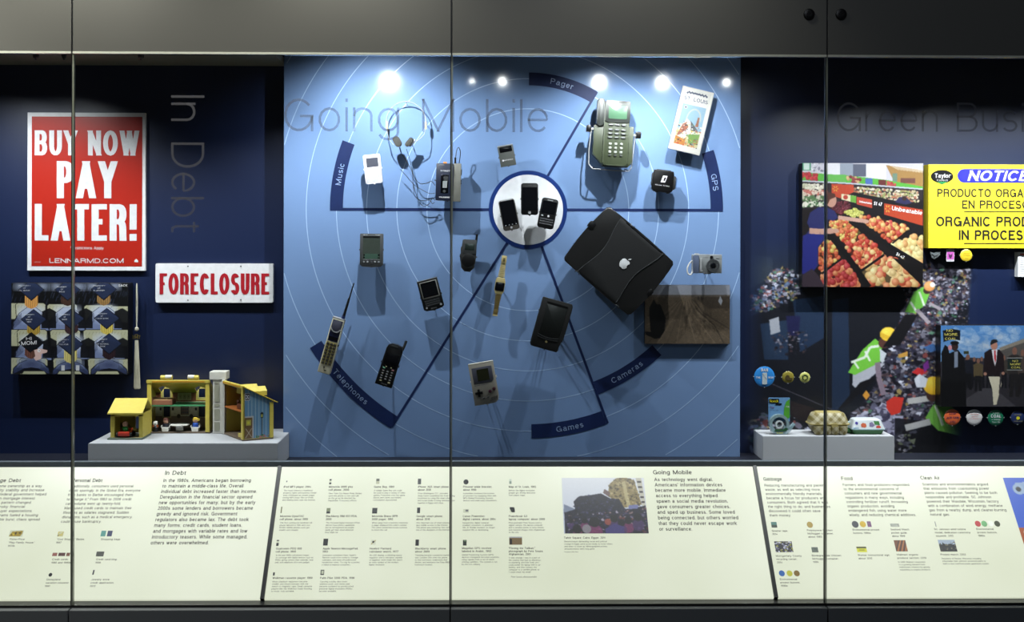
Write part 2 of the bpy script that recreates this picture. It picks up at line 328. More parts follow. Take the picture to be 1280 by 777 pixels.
# ---------------------------------------------------------------- painted prints (vertex colours of the flat print itself)
class Canvas:
    def __init__(s, x0, y0, x1, y1, ss=1.6, base=(0, 0, 0), seed=1):
        s.x0, s.y0, s.ss = x0, y0, ss; s.w, s.h = x1-x0, y1-y0
        s.W, s.H = int(round(s.w*ss))+1, int(round(s.h*ss))+1
        s.a = np.zeros((s.H, s.W, 3))+np.array(base, float); s.hole = np.zeros((s.H, s.W), bool)
        s.z = 1; s.rx = s.ry = 0; s.rng = random.Random(seed); s.nr = np.random.RandomState(seed)
    def zoom(s, rx, ry, z): s.rx, s.ry, s.z = rx, ry, z; return s
    def T(s, u, v): return ((u/s.z+s.rx-s.x0)*s.ss, (v/s.z+s.ry-s.y0)*s.ss)
    def _mask(s, P):
        xs = [p[0] for p in P]; ys = [p[1] for p in P]
        i0, i1 = max(0, int(min(ys))), min(s.H, int(max(ys))+2); j0, j1 = max(0, int(min(xs))), min(s.W, int(max(xs))+2)
        if i1 <= i0 or j1 <= j0: return None
        yy, xx = np.mgrid[i0:i1, j0:j1]; m = np.zeros(yy.shape, bool); n = len(P)
        for k in range(n):
            x1, y1 = P[k]; x2, y2 = P[(k+1) % n]
            if y1 == y2: continue
            m ^= ((yy < y1) != (yy < y2)) & (xx < (x2-x1)*(yy-y1)/(y2-y1)+x1)
        return (slice(i0, i1), slice(j0, j1)), m
    def poly(s, pts, c, a=1.0):
        r = s._mask([s.T(*p) for p in pts])
        if r is None: return s
        sl, m = r; q = s.a[sl]; q[m] = q[m]*(1-a)+np.array(c, float)*a; return s
    def rect(s, u0, v0, u1, v1, c, a=1.0): return s.poly([(u0, v0), (u1, v0), (u1, v1), (u0, v1)], c, a)
    def hpoly(s, pts):
        r = s._mask([s.T(*p) for p in pts])
        if r: s.hole[r[0]] |= r[1]
        return s
    def disc(s, u, v, r, c, rv=None, a=1.0, hi=0, soft=.7):
        x, y = s.T(u, v); rx = r/s.z*s.ss; ry = (rv or r)/s.z*s.ss
        i0, i1 = max(0, int(y-ry-2)), min(s.H, int(y+ry+3)); j0, j1 = max(0, int(x-rx-2)), min(s.W, int(x+rx+3))
        if i1 <= i0 or j1 <= j0: return s
        yy, xx = np.mgrid[i0:i1, j0:j1]; d = np.sqrt(((xx-x)/rx)**2+((yy-y)/ry)**2)
        m = np.clip((1-d)*min(rx, ry)/soft+.5, 0, 1)[..., None]*a
        col = np.array(c, float)
        if hi:
            g = np.clip(1-np.sqrt(((xx-x)/rx+.3)**2+((yy-y)/ry+.35)**2), -.5, 1)[..., None]; col = np.clip(col+g*hi, 0, 255)
        q = s.a[i0:i1, j0:j1]; q[:] = q*(1-m)+col*m; return s
    def line(s, pts, w, c, a=1.0):
        for (u0, v0), (u1, v1) in zip(pts, pts[1:]):
            L = math.hypot(u1-u0, v1-v0) or 1; nx, ny = -(v1-v0)/L*w/2, (u1-u0)/L*w/2
            s.poly([(u0+nx, v0+ny), (u1+nx, v1+ny), (u1-nx, v1-ny), (u0-nx, v0-ny)], c, a)
        return s
    def inside(s, pts, u, v):
        ok = False; n = len(pts)
        for k in range(n):
            x1, y1 = pts[k]; x2, y2 = pts[(k+1) % n]
            if (v < y1) != (v < y2) and u < (x2-x1)*(v-y1)/(y2-y1)+x1: ok = not ok
        return ok
    def scatter(s, pts, n, r0, r1, pal, kind='blob', hi=0, a=1.0, jit=18):
        xs = [p[0] for p in pts]; ys = [p[1] for p in pts]; k = 0; t = 0; g = s.rng
        while k < n and t < n*20:
            t += 1; u, v = g.uniform(min(xs), max(xs)), g.uniform(min(ys), max(ys))
            if not s.inside(pts, u, v): continue
            k += 1; c = g.choice(pal); j = g.uniform(-jit, jit); c = tuple(max(0, min(255, q+j)) for q in c); r = g.uniform(r0, r1)
            if kind == 'disc': s.disc(u, v, r, c, hi=hi, a=a)
            else:
                m = g.randint(3, 6); ph = g.uniform(0, 6.28); st = g.uniform(.4, 1)
                P = []
                for i in range(m):
                    an = ph+6.28*i/m; rr = r*g.uniform(.6, 1.3); P.append((u+rr*math.cos(an), v+rr*math.sin(an)*st))
                s.poly(P, c, a)
        return s
    def grain(s, amp, cell=1):
        n = s.nr.uniform(-amp, amp, (s.H//cell+1, s.W//cell+1)); n = np.repeat(np.repeat(n, cell, 0), cell, 1)[:s.H, :s.W]
        s.a = np.clip(s.a+n[..., None], 0, 255); return s
    def blur(s, n=1):
        for _ in range(n):
            p = np.pad(s.a, ((1, 1), (1, 1), (0, 0)), 'edge'); s.a = (p[:-2, 1:-1]+p[2:, 1:-1]+p[1:-1, :-2]+p[1:-1, 2:]+2*p[1:-1, 1:-1])/6
        return s
    def desat(s, k, mul=1.0):
        g = s.a.mean(-1, keepdims=True); s.a = (s.a*(1-k)+g*k)*mul; return s
    def vgrad(s, c0, c1, v0=None, v1=None):
        t = np.linspace(0, 1, s.H)[:, None, None]; s.a[:] = np.array(c0, float)*(1-t)+np.array(c1, float)*t; return s
    def emit(s, name, parent, fn, gain=1.0, rough=.35, em=0, thick=0):
        """fn(i,j arrays normalised 0..1 x right, y down) -> Nx3 positions"""
        s.a = np.clip(s.a, 0, 255)
        v = s.a/255; L = np.where(v <= .04045, v/12.92, ((v+.055)/1.055)**2.4)*gain*(1 if em else ALB)
        H, Wd = s.H, s.W; yy, xx = np.mgrid[0:H, 0:Wd]
        P = fn(xx.ravel()/(Wd-1), yy.ravel()/(H-1))
        i = np.arange(H*Wd).reshape(H, Wd)
        q = np.stack([i[:-1, :-1], i[1:, :-1], i[1:, 1:], i[:-1, 1:]], -1).reshape(-1, 4)
        hm = s.hole[:-1, :-1].ravel(); q = q[~hm]
        me = bpy.data.meshes.new(name); me.vertices.add(H*Wd); me.vertices.foreach_set('co', P.astype(np.float32).ravel())
        me.loops.add(q.size); me.loops.foreach_set('vertex_index', q.ravel().astype(np.int32))
        me.polygons.add(len(q)); me.polygons.foreach_set('loop_start', (np.arange(len(q))*4).astype(np.int32))
        me.update(calc_edges=True)
        at = me.color_attributes.new('Col', 'FLOAT_COLOR', 'POINT')
        at.data.foreach_set('color', np.concatenate([L.reshape(-1, 3), np.ones((H*Wd, 1))], 1).astype(np.float32).ravel())
        o = link(name, me, printmat(rough, em), parent)
        if thick:
            md = o.modifiers.new('thickness', 'SOLIDIFY'); md.thickness = thick; md.offset = -1
        return o
def plane_fn(O, U, V):
    O, U, V = np.array(O, float), np.array(U, float), np.array(V, float)
    return lambda x, y: O+x[:, None]*U+y[:, None]*V

# ---------------------------------------------------------------- common materials
M = dict(
 navy=mat('navy_wall_paint', (13, 29, 66), .38, var=.04, scale=3),
 blue=mat('blue_panel_print', (120, 149, 194), .12, var=.02, scale=2, spec=.45),
 bluedark=mat('navy_vinyl', (16, 36, 84), .55, spec=.2), blueline=mat('pale_blue_line', (164, 194, 236), .35), blueink=mat('pale_lettering', (150, 175, 215), .4),
 white=mat('white_plastic', (222, 222, 226), .35), grey=mat('grey_plastic', (150, 152, 156), .4), plinth=mat('plinth_paint', (205, 208, 214), .5, var=.02, scale=8),
 black=mat('black_plastic', (12, 12, 14), .34, spec=.35), black2=mat('black_rubber', (26, 27, 29), .55), screen=mat('dark_screen', (9, 10, 14), .12),
 dgrey=mat('dark_grey_plastic', (52, 55, 58), .45), steel=mat('brushed_steel', (190, 192, 196), .3, .45), rod=mat('painted_rod', (70, 95, 140), .5),
 yellow=mat('toy_yellow_plastic', (232, 212, 96), .38), twhite=mat('toy_white_plastic', (240, 238, 228), .35), red=mat('toy_red_plastic', (205, 55, 30), .4),
 rail=mat('grey_rail_metal', (128, 138, 146), .4, .2), blackm=mat('black_frame_metal', (16, 17, 18), .4), apron=mat('charcoal_apron', (136, 142, 148), .4, var=.03, scale=4),
 glass=glassmat(), ink=mat('dark_print_ink', (12, 14, 20), .7), ink2=mat('grey_print_ink', (58, 62, 62), .7),
)
# ================================================================ STRUCTURE
XL, XR = -2.35, 2.35
ZF = .885            # deck of the case
def sbox(name, m, *a, **kw):
    return struct(B().box(*a, **kw).out(name, m))
sbox('wall_back', M['navy'], XL, XR, 0, .05, ZF-.05, 2.45)
sbox('wall_left', M['navy'], XL-.05, XL, -.66, .05, ZF-.05, 2.45)
sbox('wall_right', M['navy'], XR, XR+.05, -.66, .05, ZF-.05, 2.45)
sbox('ceiling', mat('case_ceiling_black', (14, 15, 18), .6), XL, XR, -.6, .05, 2.4, 2.45)
sbox('trim_1', mat('soffit_paint', (120, 118, 104), .5), XL, W(354, 82, -.08).x, -.62, -.001, W(200, 82, 0).z, W(200, 82, 0).z+.02)  # soffit over left bay
sbox('trim_2', mat('deck_paint', (12, 18, 38), .5), XL, XR, -.33, 0, ZF-.03, ZF)                     # deck the plinths stand on
zr1, zr0 = W(640, 575.5, -.34).z, W(640, 583, -.34).z
sbox('trim_3', M['rail'], XL, XR, -.352, -.33, zr0-.02, zr1, bev=.001)       # rail above the lecterns
sbox('floor', mat('gallery_floor', (60, 58, 56), .5, scale=4), -6, 6, -9, .2, -.05, 0)
# plinth body under the lecterns and its apron panels, split at the glass joints
JX = [W(91.3, 400, YG).x, W(564, 400, YG).x, W(1031.8, 400, YG).x]
xs = [XL]+JX+[XR]
za1 = W(640, 756, YG).z
zb0 = DB.z
hz = W(640, 69.5, YG-.012).z
for i in range(4):
    a, b = xs[i]+.0016, xs[i+1]-.0016
    # apron panels below the glass
    sbox('trim_%d' % (4+i), M['apron'], a, b, -.715, -.69, .08, za1-.001, bev=.002)
sbox('trim_8', M['blackm'], XL, XR, -.69, -.645, .08, zb0-.006)              # black sill at the foot of the lecterns
sbox('trim_9', M['blackm'], XL, XR, -.69, 0, 0, .08)                         # recessed toe kick
HM = mat('header_back_painted_glass', (112, 112, 108), .42, var=.03, scale=3, coat=.15)
edge = mat('polished_glass_edge', (244, 248, 234), .3)
for i in range(4):
    a, b = xs[i]+.0022, xs[i+1]-.0022
    t = struct(B().box(a, b, YG-.014, YG, hz+.006, hz+.166, bev=.001).out('trim_%d' % (10+i), HM))
    e = B().box(a, b, YG-.016, YG+.004, hz, hz+.006).out('edge_strip', edge, t)
    u = B().box(a, b, YG-.014, YG, hz+.169, hz+.42, bev=.001).out('upper_panel', HM, t)
    if i >= 2:
        px = 1011 if i == 2 else 1051
        p = W(px, 18, YG-.014)
        bb = B().cyl(p.x, p.z, .0155, YG-.022, YG-.014, 32, bev=.002); bb.ring(p.x, p.z, .004, .0085, YG-.0235, YG-.021, 6)
        bb.out('bolt_cap', M['black'], t, smooth=True)['label'] = 'black round bolt cap'
sbox('trim_14', mat('header_backing', (20, 22, 23), .6), XL, XR, YG+.005, YG+.03, hz+.012, hz+.42)
# glass panes and their joints
gz0 = za1
for i in range(4):
    a, b = xs[i]+.0022, xs[i+1]-.0022
    sbox('window_%d' % (1+i), M['glass'], a, b, YG-.006, YG+.004, gz0, hz-.0005)
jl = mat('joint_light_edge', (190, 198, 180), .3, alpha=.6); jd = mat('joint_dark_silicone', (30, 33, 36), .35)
for i, x in enumerate(JX):
    t = struct(B().box(x-.0036, x-.0012, YG-.0065, YG+.0045, gz0, hz).out('trim_%d' % (15+i), jd))
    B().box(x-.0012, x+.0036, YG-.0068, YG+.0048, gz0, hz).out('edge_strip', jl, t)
    B().box(x-.0022, x+.0022, YG-.008, YG+.002, hz, hz+.42).out('header_joint', jd, t)

# lettering on the glass
GL = mat('grey_vinyl_film', (132, 132, 140), .7, alpha=.5, var=0, spec=.1)
kg = K(YG)
def glass_text(s, px, py, h, w, ref=None, rot=0, label=''):
    p = W(px, py, YG-.0072); c, d = math.cos(R(rot)), math.sin(R(rot))
    t = thing('window_lettering', label, 'lettering', p)
    v, f = text2d(s, h=h, w=w, ref=ref, bold=-.016); adj = {}
    # one part per letter
    lab = list(range(len(v)))
    def find(i):
        while lab[i] != i: i = lab[i]
        return i
    for q in f:
        for i in q[1:]: lab[find(i)] = find(q[0])
    groups = {}
    for i in range(len(v)): groups.setdefault(find(i), []).append(i)
    gs = sorted(groups.values(), key=lambda g: min(v[i][0] for i in g)); merged = []
    for g in gs:
        x0, x1 = min(v[i][0] for i in g), max(v[i][0] for i in g)
        if merged and x0 < merged[-1][1]-.5: merged[-1][0] += g; merged[-1][1] = max(merged[-1][1], x1)
        else: merged.append([g, x1])
    for g, _ in merged:
        ix = {o: n for n, o in enumerate(g)}; P_ = [tuple(np.array((v[i][0]*c-v[i][1]*d, -v[i][2]*1e-5/kg, v[i][0]*d+v[i][1]*c))*kg) for i in g]
        me = bpy.data.meshes.new('letter'); me.from_pydata(P_, [], [tuple(ix[i] for i in q) for q in f if q[0] in ix]); me.update(); link('letter', me, GL, t)
glass_text('Going Mobile', 355, 164, 41, 329, label='large grey translucent heading Going Mobile on the glass before the blue panel')
glass_text('Green Business', 1046, 164, 36.5, 228, ref='Green Bus', label='large grey heading Green Bus on the glass of the right bay')
glass_text('In Debt', 214, 119, 41, 170, rot=-90, label='grey heading In Debt reading downward on the left glass')

# ================================================================ LAMPS
lampm = mat('lamp_housing_black', (14, 14, 15), .4)
def bulbmat(s):
    return mat('lamp_bulb_%.3f' % s, (255, 250, 240), .4, emit=s, var=0)
def lamp(px, power, glare, label, grp, Ywall=YB, Yl=-.41, py=70, aim=None, angle=100, pyoff=0, name='spotlight'):
    dm = (Ywall-CAMY)+(Ywall-Yl)           # mirrored depth, so the gleam falls at the photo's x
    X = (W(px, 100, Ywall).x)*dm/(Ywall-CAMY)
    z = 2.177+pyoff
    t = thing(name, label, 'spotlight', (X, Yl, 2.40), 0, grp, world=True)
    B().lathe([(.012, .0), (.012, .004)], (X, Yl, 2.396)).out('base', lampm, t)
    B().tube([(X, Yl, 2.397), (X, Yl, z+.03)], .004).out('stem', lampm, t)
    B().lathe([(.017, .0), (.020, .004), (.018, .03), (.008, .04)], (X, Yl, z+.004)).out('shade', lampm, t, smooth=True)
    B().lathe([(.003, -.008), (.007, -.006), (.009, 0), (.009, .006)], (X, Yl, z)).out('bulb', bulbmat(max(.3, BULB*glare)), t, smooth=True)
    l = bpy.data.lights.new('spot', 'SPOT'); l.energy = SPOT_W*power; l.spot_size = R(angle); l.spot_blend = .9; l.shadow_soft_size = .006
    l.color = (.94, .975, 1.0)
    o = bpy.data.objects.new('lamp_light', l); COL.objects.link(o); o.location = (X, Yl, z-.011)
    d = Vector((0, .33, -.46)) if aim is None else Vector(aim)
    o.rotation_euler = d.to_track_quat('-Z', 'Y').to_euler()
for px, pw, g, an, wh in LAMPS_PANEL:
    lamp(px, pw, g, 'small black case spotlight '+wh, 'spotlights over the blue panel', angle=an, aim=(0, .2, -.6) if px < 400 else None)
for px, pw, wh in LAMPS_LEFT:
    lamp(px, pw, .02, 'small black case spotlight '+wh, 'spotlights over the left bay', Ywall=YN, Yl=-.46, pyoff=.003, aim=(0, .40, -1) if px < 150 else (0, .34, -1), angle=116 if px < 150 else 90)
for px, pw, wh in LAMPS_RIGHT:
    lamp(px, pw, .02, 'small black case spotlight '+wh, 'spotlights over the right bay', Ywall=YN, Yl=-.46, pyoff=.003, aim=(0, .48, -1), angle=104)
# fixtures hanging under the left soffit
for px, py, r in ((45, 70, 5), (80, 70, 4), (176, 70, 5)):
    p = W(px, py+4.5, -.3); zt = W(200, 82, 0).z
    t = thing('spotlight', {45: 'leftmost small black lamp under the left soffit', 80: 'small black cone lamp beside the glass joint under the left soffit', 176: 'small black lamp under the left soffit, above the In Debt heading'}[px], 'spotlight', (p.x, p.y, zt), world=True)
    B().lathe([(.003, p.z-zt+.002), (.006 if px == 80 else .009, p.z-zt+.006), (.010, -.004), (.010, -.0005)], (p.x, p.y, zt)).out('shade', lampm, t, smooth=True)
    B().lathe([(.0025, p.z-zt-.001), (.0035, p.z-zt+.003)], (p.x, p.y, zt), n=10).out('bulb', M['dgrey'], t)

# ================================================================ BLUE PANEL
bx0, bx1 = W(354.5, 300, YB).x, W(925.5, 300, YB).x
bz0, bz1 = ZF, 2.395
PC = W(660, 262, YB); kb = K(YB)
panel = thing('display_panel', 'tall blue display panel printed with white rings and navy arcs', 'panel', (PC.x, YB, ZF), world=True)
B().box(bx0, bx1, YB, -.0005, bz0, bz1, bev=.001).out('panel_board', M['blue'], panel)
def ringline(r, w, y, m, name, par):
    b = B(); n = 220; prev = None; cnt = 0
    for i in range(n+1):
        a = 2*math.pi*i/n; pts = [(PC.x+(r+q)*kb*math.cos(a), PC.z+(r+q)*kb*math.sin(a)) for q in (-w/2, w/2)]
        ok = all(bx0 < p[0] < bx1 and bz0 < p[1] < bz1 for p in pts)
        if ok:
            cur = [b.bm.verts.new((p[0], y, p[1])) for p in pts]
            if prev: b.bm.faces.new((prev[0], prev[1], cur[1], cur[0])); cnt += 1
            prev = cur
        else:
            prev = None
            if cnt: b.out(name, m, par); b = B(); cnt = 0
    if cnt: b.out(name, m, par)
for k in range(9): ringline(126.2+37.6*k, 1.0, YB-.0004, M['blueline'], 'ring_line', panel)
def arc(r0, r1, a0, a1, textv, ta, inward, size=9.6):
    o = B().ring(PC.x, PC.z, r0*kb, r1*kb, YB-.0012, YB-.0002, 40, a0, a1).out('arc_band', M['bluedark'], panel)
    rm = (r0+r1)/2; h = size*.72
    widths = []; v, f = text2d('H', h=h)
    adv = []
    for ch in textv:
        g, _ = text2d(ch, h=h, bold=.005); adv.append(g[:, 0].max()-g[:, 0].min()+1.6)
    tot = sum(adv); pos = -tot/2; P = []; Fc = []
    sgn = 1 if inward else -1
    for ch, wd in zip(textv, adv):
        c = pos+wd/2; pos += wd
        rb = rm - (h/2 if not inward else -h/2)
        ang = R(ta)+sgn*c/rm
        ux, uz = (-math.sin(ang)*sgn, math.cos(ang)*sgn); vx, vz = (math.cos(ang)*(-sgn), math.sin(ang)*(-sgn))
        g, fc = text2d(ch, h=h, align='C', bold=.005); n0 = len(P)
        ox, oz = PC.x+rb*kb*math.cos(ang), PC.z+rb*kb*math.sin(ang)
        for q in g: P.append((ox+(q[0]*ux+q[1]*vx)*kb-panel.location.x, -.0018, oz+(q[0]*uz+q[1]*vz)*kb-panel.location.z))
        Fc += [tuple(i+n0 for i in t) for t in fc]
    me = bpy.data.meshes.new('lettering'); me.from_pydata(P, [], Fc); me.update()
    l = link('lettering', me, M['blueink'], o)
arc(155.5, 171.5, 59.8, 89.7, 'Pager', 75, False)
arc(229, 244.5, 0.4, 18, 'GPS', 8.5, False)
arc(231, 247, 159.6, 179.6, 'Music', 169.5, False)
arc(305, 322, 212.5, 238, 'Telephones', 225, True)
arc(268, 285.5, 271, 290.2, 'Games', 281, True)
arc(230, 247, 291, 312.7, 'Cameras', 301.5, True)
def spoke(ang, r0, r1, w=3.1):
    a = R(ang); c, d = math.cos(a), math.sin(a); nx, nz = -d*w/2, c*w/2
    B().prism([(PC.x+(q[0]*c+q[1]*nx)*kb, PC.z+(q[0]*d+q[1]*nz)*kb) for q in ((r0, 1), (r1, 1), (r1, -1), (r0, -1))], YB-.0010, YB-.0002).out('spoke', M['bluedark'], panel)
spoke(59.8, 48, 171); spoke(0, 48, 244.5, 3.4); spoke(180, 48, 247, 3.4); spoke(238, 48, 320); spoke(290.6, 48, 285)
B().ring(PC.x, PC.z, 44*kb, 49*kb, YB-.0018, YB-.0002, 72).out('disc_rim', mat('rim_navy', (20, 48, 112), .3), panel)
B().cyl(PC.x, PC.z, 44.2*kb, YB-.0012, YB-.0002, 72).out('center_disc', mat('disc_white', (222, 224, 230), .3), panel)

# ================================================================ LECTERN LIGHTBOXES
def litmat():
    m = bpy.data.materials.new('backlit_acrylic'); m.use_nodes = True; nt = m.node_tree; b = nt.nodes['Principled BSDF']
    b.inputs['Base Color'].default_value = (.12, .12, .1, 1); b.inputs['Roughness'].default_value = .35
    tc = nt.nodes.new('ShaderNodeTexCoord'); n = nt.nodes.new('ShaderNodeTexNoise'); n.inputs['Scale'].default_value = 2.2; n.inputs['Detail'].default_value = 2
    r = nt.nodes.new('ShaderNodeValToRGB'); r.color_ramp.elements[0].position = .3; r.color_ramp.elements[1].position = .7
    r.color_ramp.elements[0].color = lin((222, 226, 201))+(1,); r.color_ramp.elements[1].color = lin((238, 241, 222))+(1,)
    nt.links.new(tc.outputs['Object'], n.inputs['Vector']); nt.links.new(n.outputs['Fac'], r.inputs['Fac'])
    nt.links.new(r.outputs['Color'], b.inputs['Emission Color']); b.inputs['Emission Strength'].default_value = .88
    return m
LIT = litmat()
def dquad(b, p, off0, off1):
    """slab on the lectern plane from 4 corner points on the plane"""
    f = [b.bm.verts.new(q+DN*off1) for q in p]; k = [b.bm.verts.new(q+DN*off0) for q in p]
    b.bm.faces.new(f); b.bm.faces.new(k[::-1])
    for i in range(4): b.bm.faces.new((f[i], k[i], k[(i+1) % 4], f[(i+1) % 4]))
    return b
LB = []
xd = [XL+.01, DK(342, 640).x, DK(952.8, 640).x, XR-.01]
labs = ['backlit cream text panel of the In Debt section, left of the first slanted divider',
        'wide backlit cream text panel of the Going Mobile section with a crowd photo',
        'backlit cream text panel below the right bay with Garbage, Food and Clean Air texts']
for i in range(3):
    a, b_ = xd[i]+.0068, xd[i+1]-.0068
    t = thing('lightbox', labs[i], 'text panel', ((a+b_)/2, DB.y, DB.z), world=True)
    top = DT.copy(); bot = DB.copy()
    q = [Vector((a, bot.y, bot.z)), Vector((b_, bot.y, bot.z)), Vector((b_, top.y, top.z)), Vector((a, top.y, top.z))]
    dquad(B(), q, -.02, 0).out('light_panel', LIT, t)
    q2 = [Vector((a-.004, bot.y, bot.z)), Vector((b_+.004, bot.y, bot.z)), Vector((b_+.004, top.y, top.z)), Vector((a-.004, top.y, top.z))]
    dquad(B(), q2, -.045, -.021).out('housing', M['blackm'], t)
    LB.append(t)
for i in (1, 2):
    x = xd[i]; q = [Vector((x-.0055, DB.y, DB.z)), Vector((x+.0055, DB.y, DB.z)), Vector((x+.0055, DT.y, DT.z)), Vector((x-.0055, DT.y, DT.z))]
    struct(dquad(B(), q, -.03, .003).out('trim_%d' % (20+i), M['blackm']))
def nk(px, py):
    a = DK(px, py); return (DK(px+1, py)-a).length, (DK(px, py-1)-a).length
def dtext(i, s, px, py, h, w=None, bold=0.0, align='L', pitch=None, m='ink', ref=None, res=1, label=None):
    bold = bold*1.2+.010
    t = LB[i]; O = DK(px, py, .0006)-t.location; kx, ky = nk(px, py)
    o = frame_text('lettering', s, M[m], t, O, Vector((kx, 0, 0)), DS*ky, DN, h=h, w=w, bold=bold, align=align, pitch=pitch, ref=ref, res=res)
    if label: o['label'] = label
    return o
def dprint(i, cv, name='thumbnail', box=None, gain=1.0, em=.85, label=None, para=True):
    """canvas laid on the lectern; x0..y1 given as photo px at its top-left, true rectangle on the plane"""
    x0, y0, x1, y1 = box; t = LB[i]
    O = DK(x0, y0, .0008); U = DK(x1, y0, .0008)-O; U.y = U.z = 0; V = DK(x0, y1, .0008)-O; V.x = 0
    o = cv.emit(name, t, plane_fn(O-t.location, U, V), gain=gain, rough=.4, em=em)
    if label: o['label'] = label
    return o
def thumb(i, x0, y0, x1, y1, base, draw=None, seed=1):
    c = Canvas(x0, y0, x1, y1, ss=2.5, base=base, seed=seed)
    if draw: draw(c)
    dprint(i, c, box=(x0, y0, x1, y1))
def ddisc(i, px, py, r, c):
    t = LB[i]; kx, ky = nk(px, py); O = DK(px, py, .001); b = B(); n = 16
    vs = [b.bm.verts.new(O+Vector((kx*r*math.cos(6.2832*j/n), 0, 0))+DS*(ky*r*math.sin(6.2832*j/n))) for j in range(n)]
    b.bm.faces.new(vs); b.out('thumbnail', mat('thumb_ink_%d_%d_%d' % c, c, .5, emit=.5), t)
# ---- left lightbox
dtext(0, 'Mortgage Debt', 25.5, 602.3, 4.4, 49, .012, 'R')
for s, xr, yb in (('the ideal of home ownership as a way', 52, 608.6), ('to build community stability and increase', 55, 613.7), ('wealth. The federal government helped', 57.5, 618.9), ('with deductions on mortgage interest.', 44, 624), ('In the 1990s the pattern changed.', 39, 629.2), ('Lenders offered "risky financial', 30.5, 634.4), ('products, raised buyer expectations,', 40, 639.7), ('and loan programs fueled a housing', 47, 645), ('boom. When the bubble burst, chaos spread.', 50, 650.3)):
    dtext(0, s, xr, yb, 3.2, len(s)*2.28, 0, 'R', m='ink')
dtext(0, 'Personal Debt', 90, 602.3, 4.4, 37.5, .012)
dtext(0, 'Traditionally, consumers used personal\ncredit sparingly. In the Global Era, everyone\nfrom banks to Barbie encouraged them\nto "charge it." From 1983 to 2008 credit\ncard volume went up twenty-fold.\nMany used credit cards to maintain their\nlifestyles as salaries stagnated. Sudden\ndisruptions, such as a medical emergency,\ncould cause bankruptcy.', 87.5, 608.8, 3.1, 89, 0, pitch=5.28)
dtext(0, 'In Debt', 206, 593.2, 5.2, 26, .018)
dtext(0, 'In the 1980s, Americans began borrowing\nto maintain a middle-class life. Overall\nindividual debt increased faster than income.\nDeregulation in the financial sector opened\nnew opportunities for many, but by the early\n2000s some lenders and borrowers became\ngreedy and ignored risk. Government\nregulators also became lax. The debt took\nmany forms: credit cards, student loans,\nand mortgages with variable rates and low\nintroductory teasers. While some managed,\nothers were overwhelmed.', 204, 602.2, 4.2, 119, .008, pitch=6.72)
cap = lambda i, s, x, y, w, b=.008: dtext(i, s, x, y, 2.2, w, b, pitch=4.0)
cap(0, 'Fisher-Price\n"Play Family House,"\n1970s', 12, 674.7, 32)
cap(0, '"Cool Shopper" Barbie,\n1997', 71, 674.7, 34.5)
cap(0, 'Shopping bags', 126, 674.7, 24)
cap(0, 'Credit cards,\n1980 and 1990s', 65, 699.8, 24)
cap(0, 'Credit card king,\n1996', 120, 699.8, 26)
cap(0, 'Disneyland\nvacation souvenir,\n1991', 58, 725, 29)
cap(0, 'Jewelry store\ncredit application,\n2012', 114, 725, 29)
def d_house(c): c.rect(0, 0, 99, 99, (214, 219, 192)).poly([(13, 670), (16, 664), (29, 663), (29, 666), (27, 670)], (165, 140, 30)).scatter([(14, 669), (16, 665), (29, 664), (28, 668)], 8, .7, 1.5, [(60, 45, 20), (215, 190, 50)])
thumb(0, 13, 662.5, 30, 670.5, (214, 219, 192), d_house)
thumb(0, 73, 664, 80, 670, (200, 190, 120), lambda c: c.scatter([(73, 664), (80, 664), (80, 670), (73, 670)], 12, .6, 1.6, [(60, 50, 40), (220, 200, 90), (214, 219, 192)]))
thumb(0, 127, 663, 133, 670, (70, 150, 140)); thumb(0, 135, 663, 141, 670, (28, 38, 90))
for a, b_, c_ in ((66, 72, (150, 90, 80)), (73.5, 82, (82, 40, 36)), (83.5, 88, (120, 70, 50))): thumb(0, a, 690.5, b_, 694.6, c_, lambda c: c.grain(30))
thumb(0, 121, 689, 130.5, 695, (52, 54, 44), lambda c: c.grain(70))
for a, b_, r in ((63, 718, 2.3),): ddisc(0, a, b_, r, (14, 14, 16))
thumb(0, 116.5, 712, 118.5, 718, (60, 60, 66))
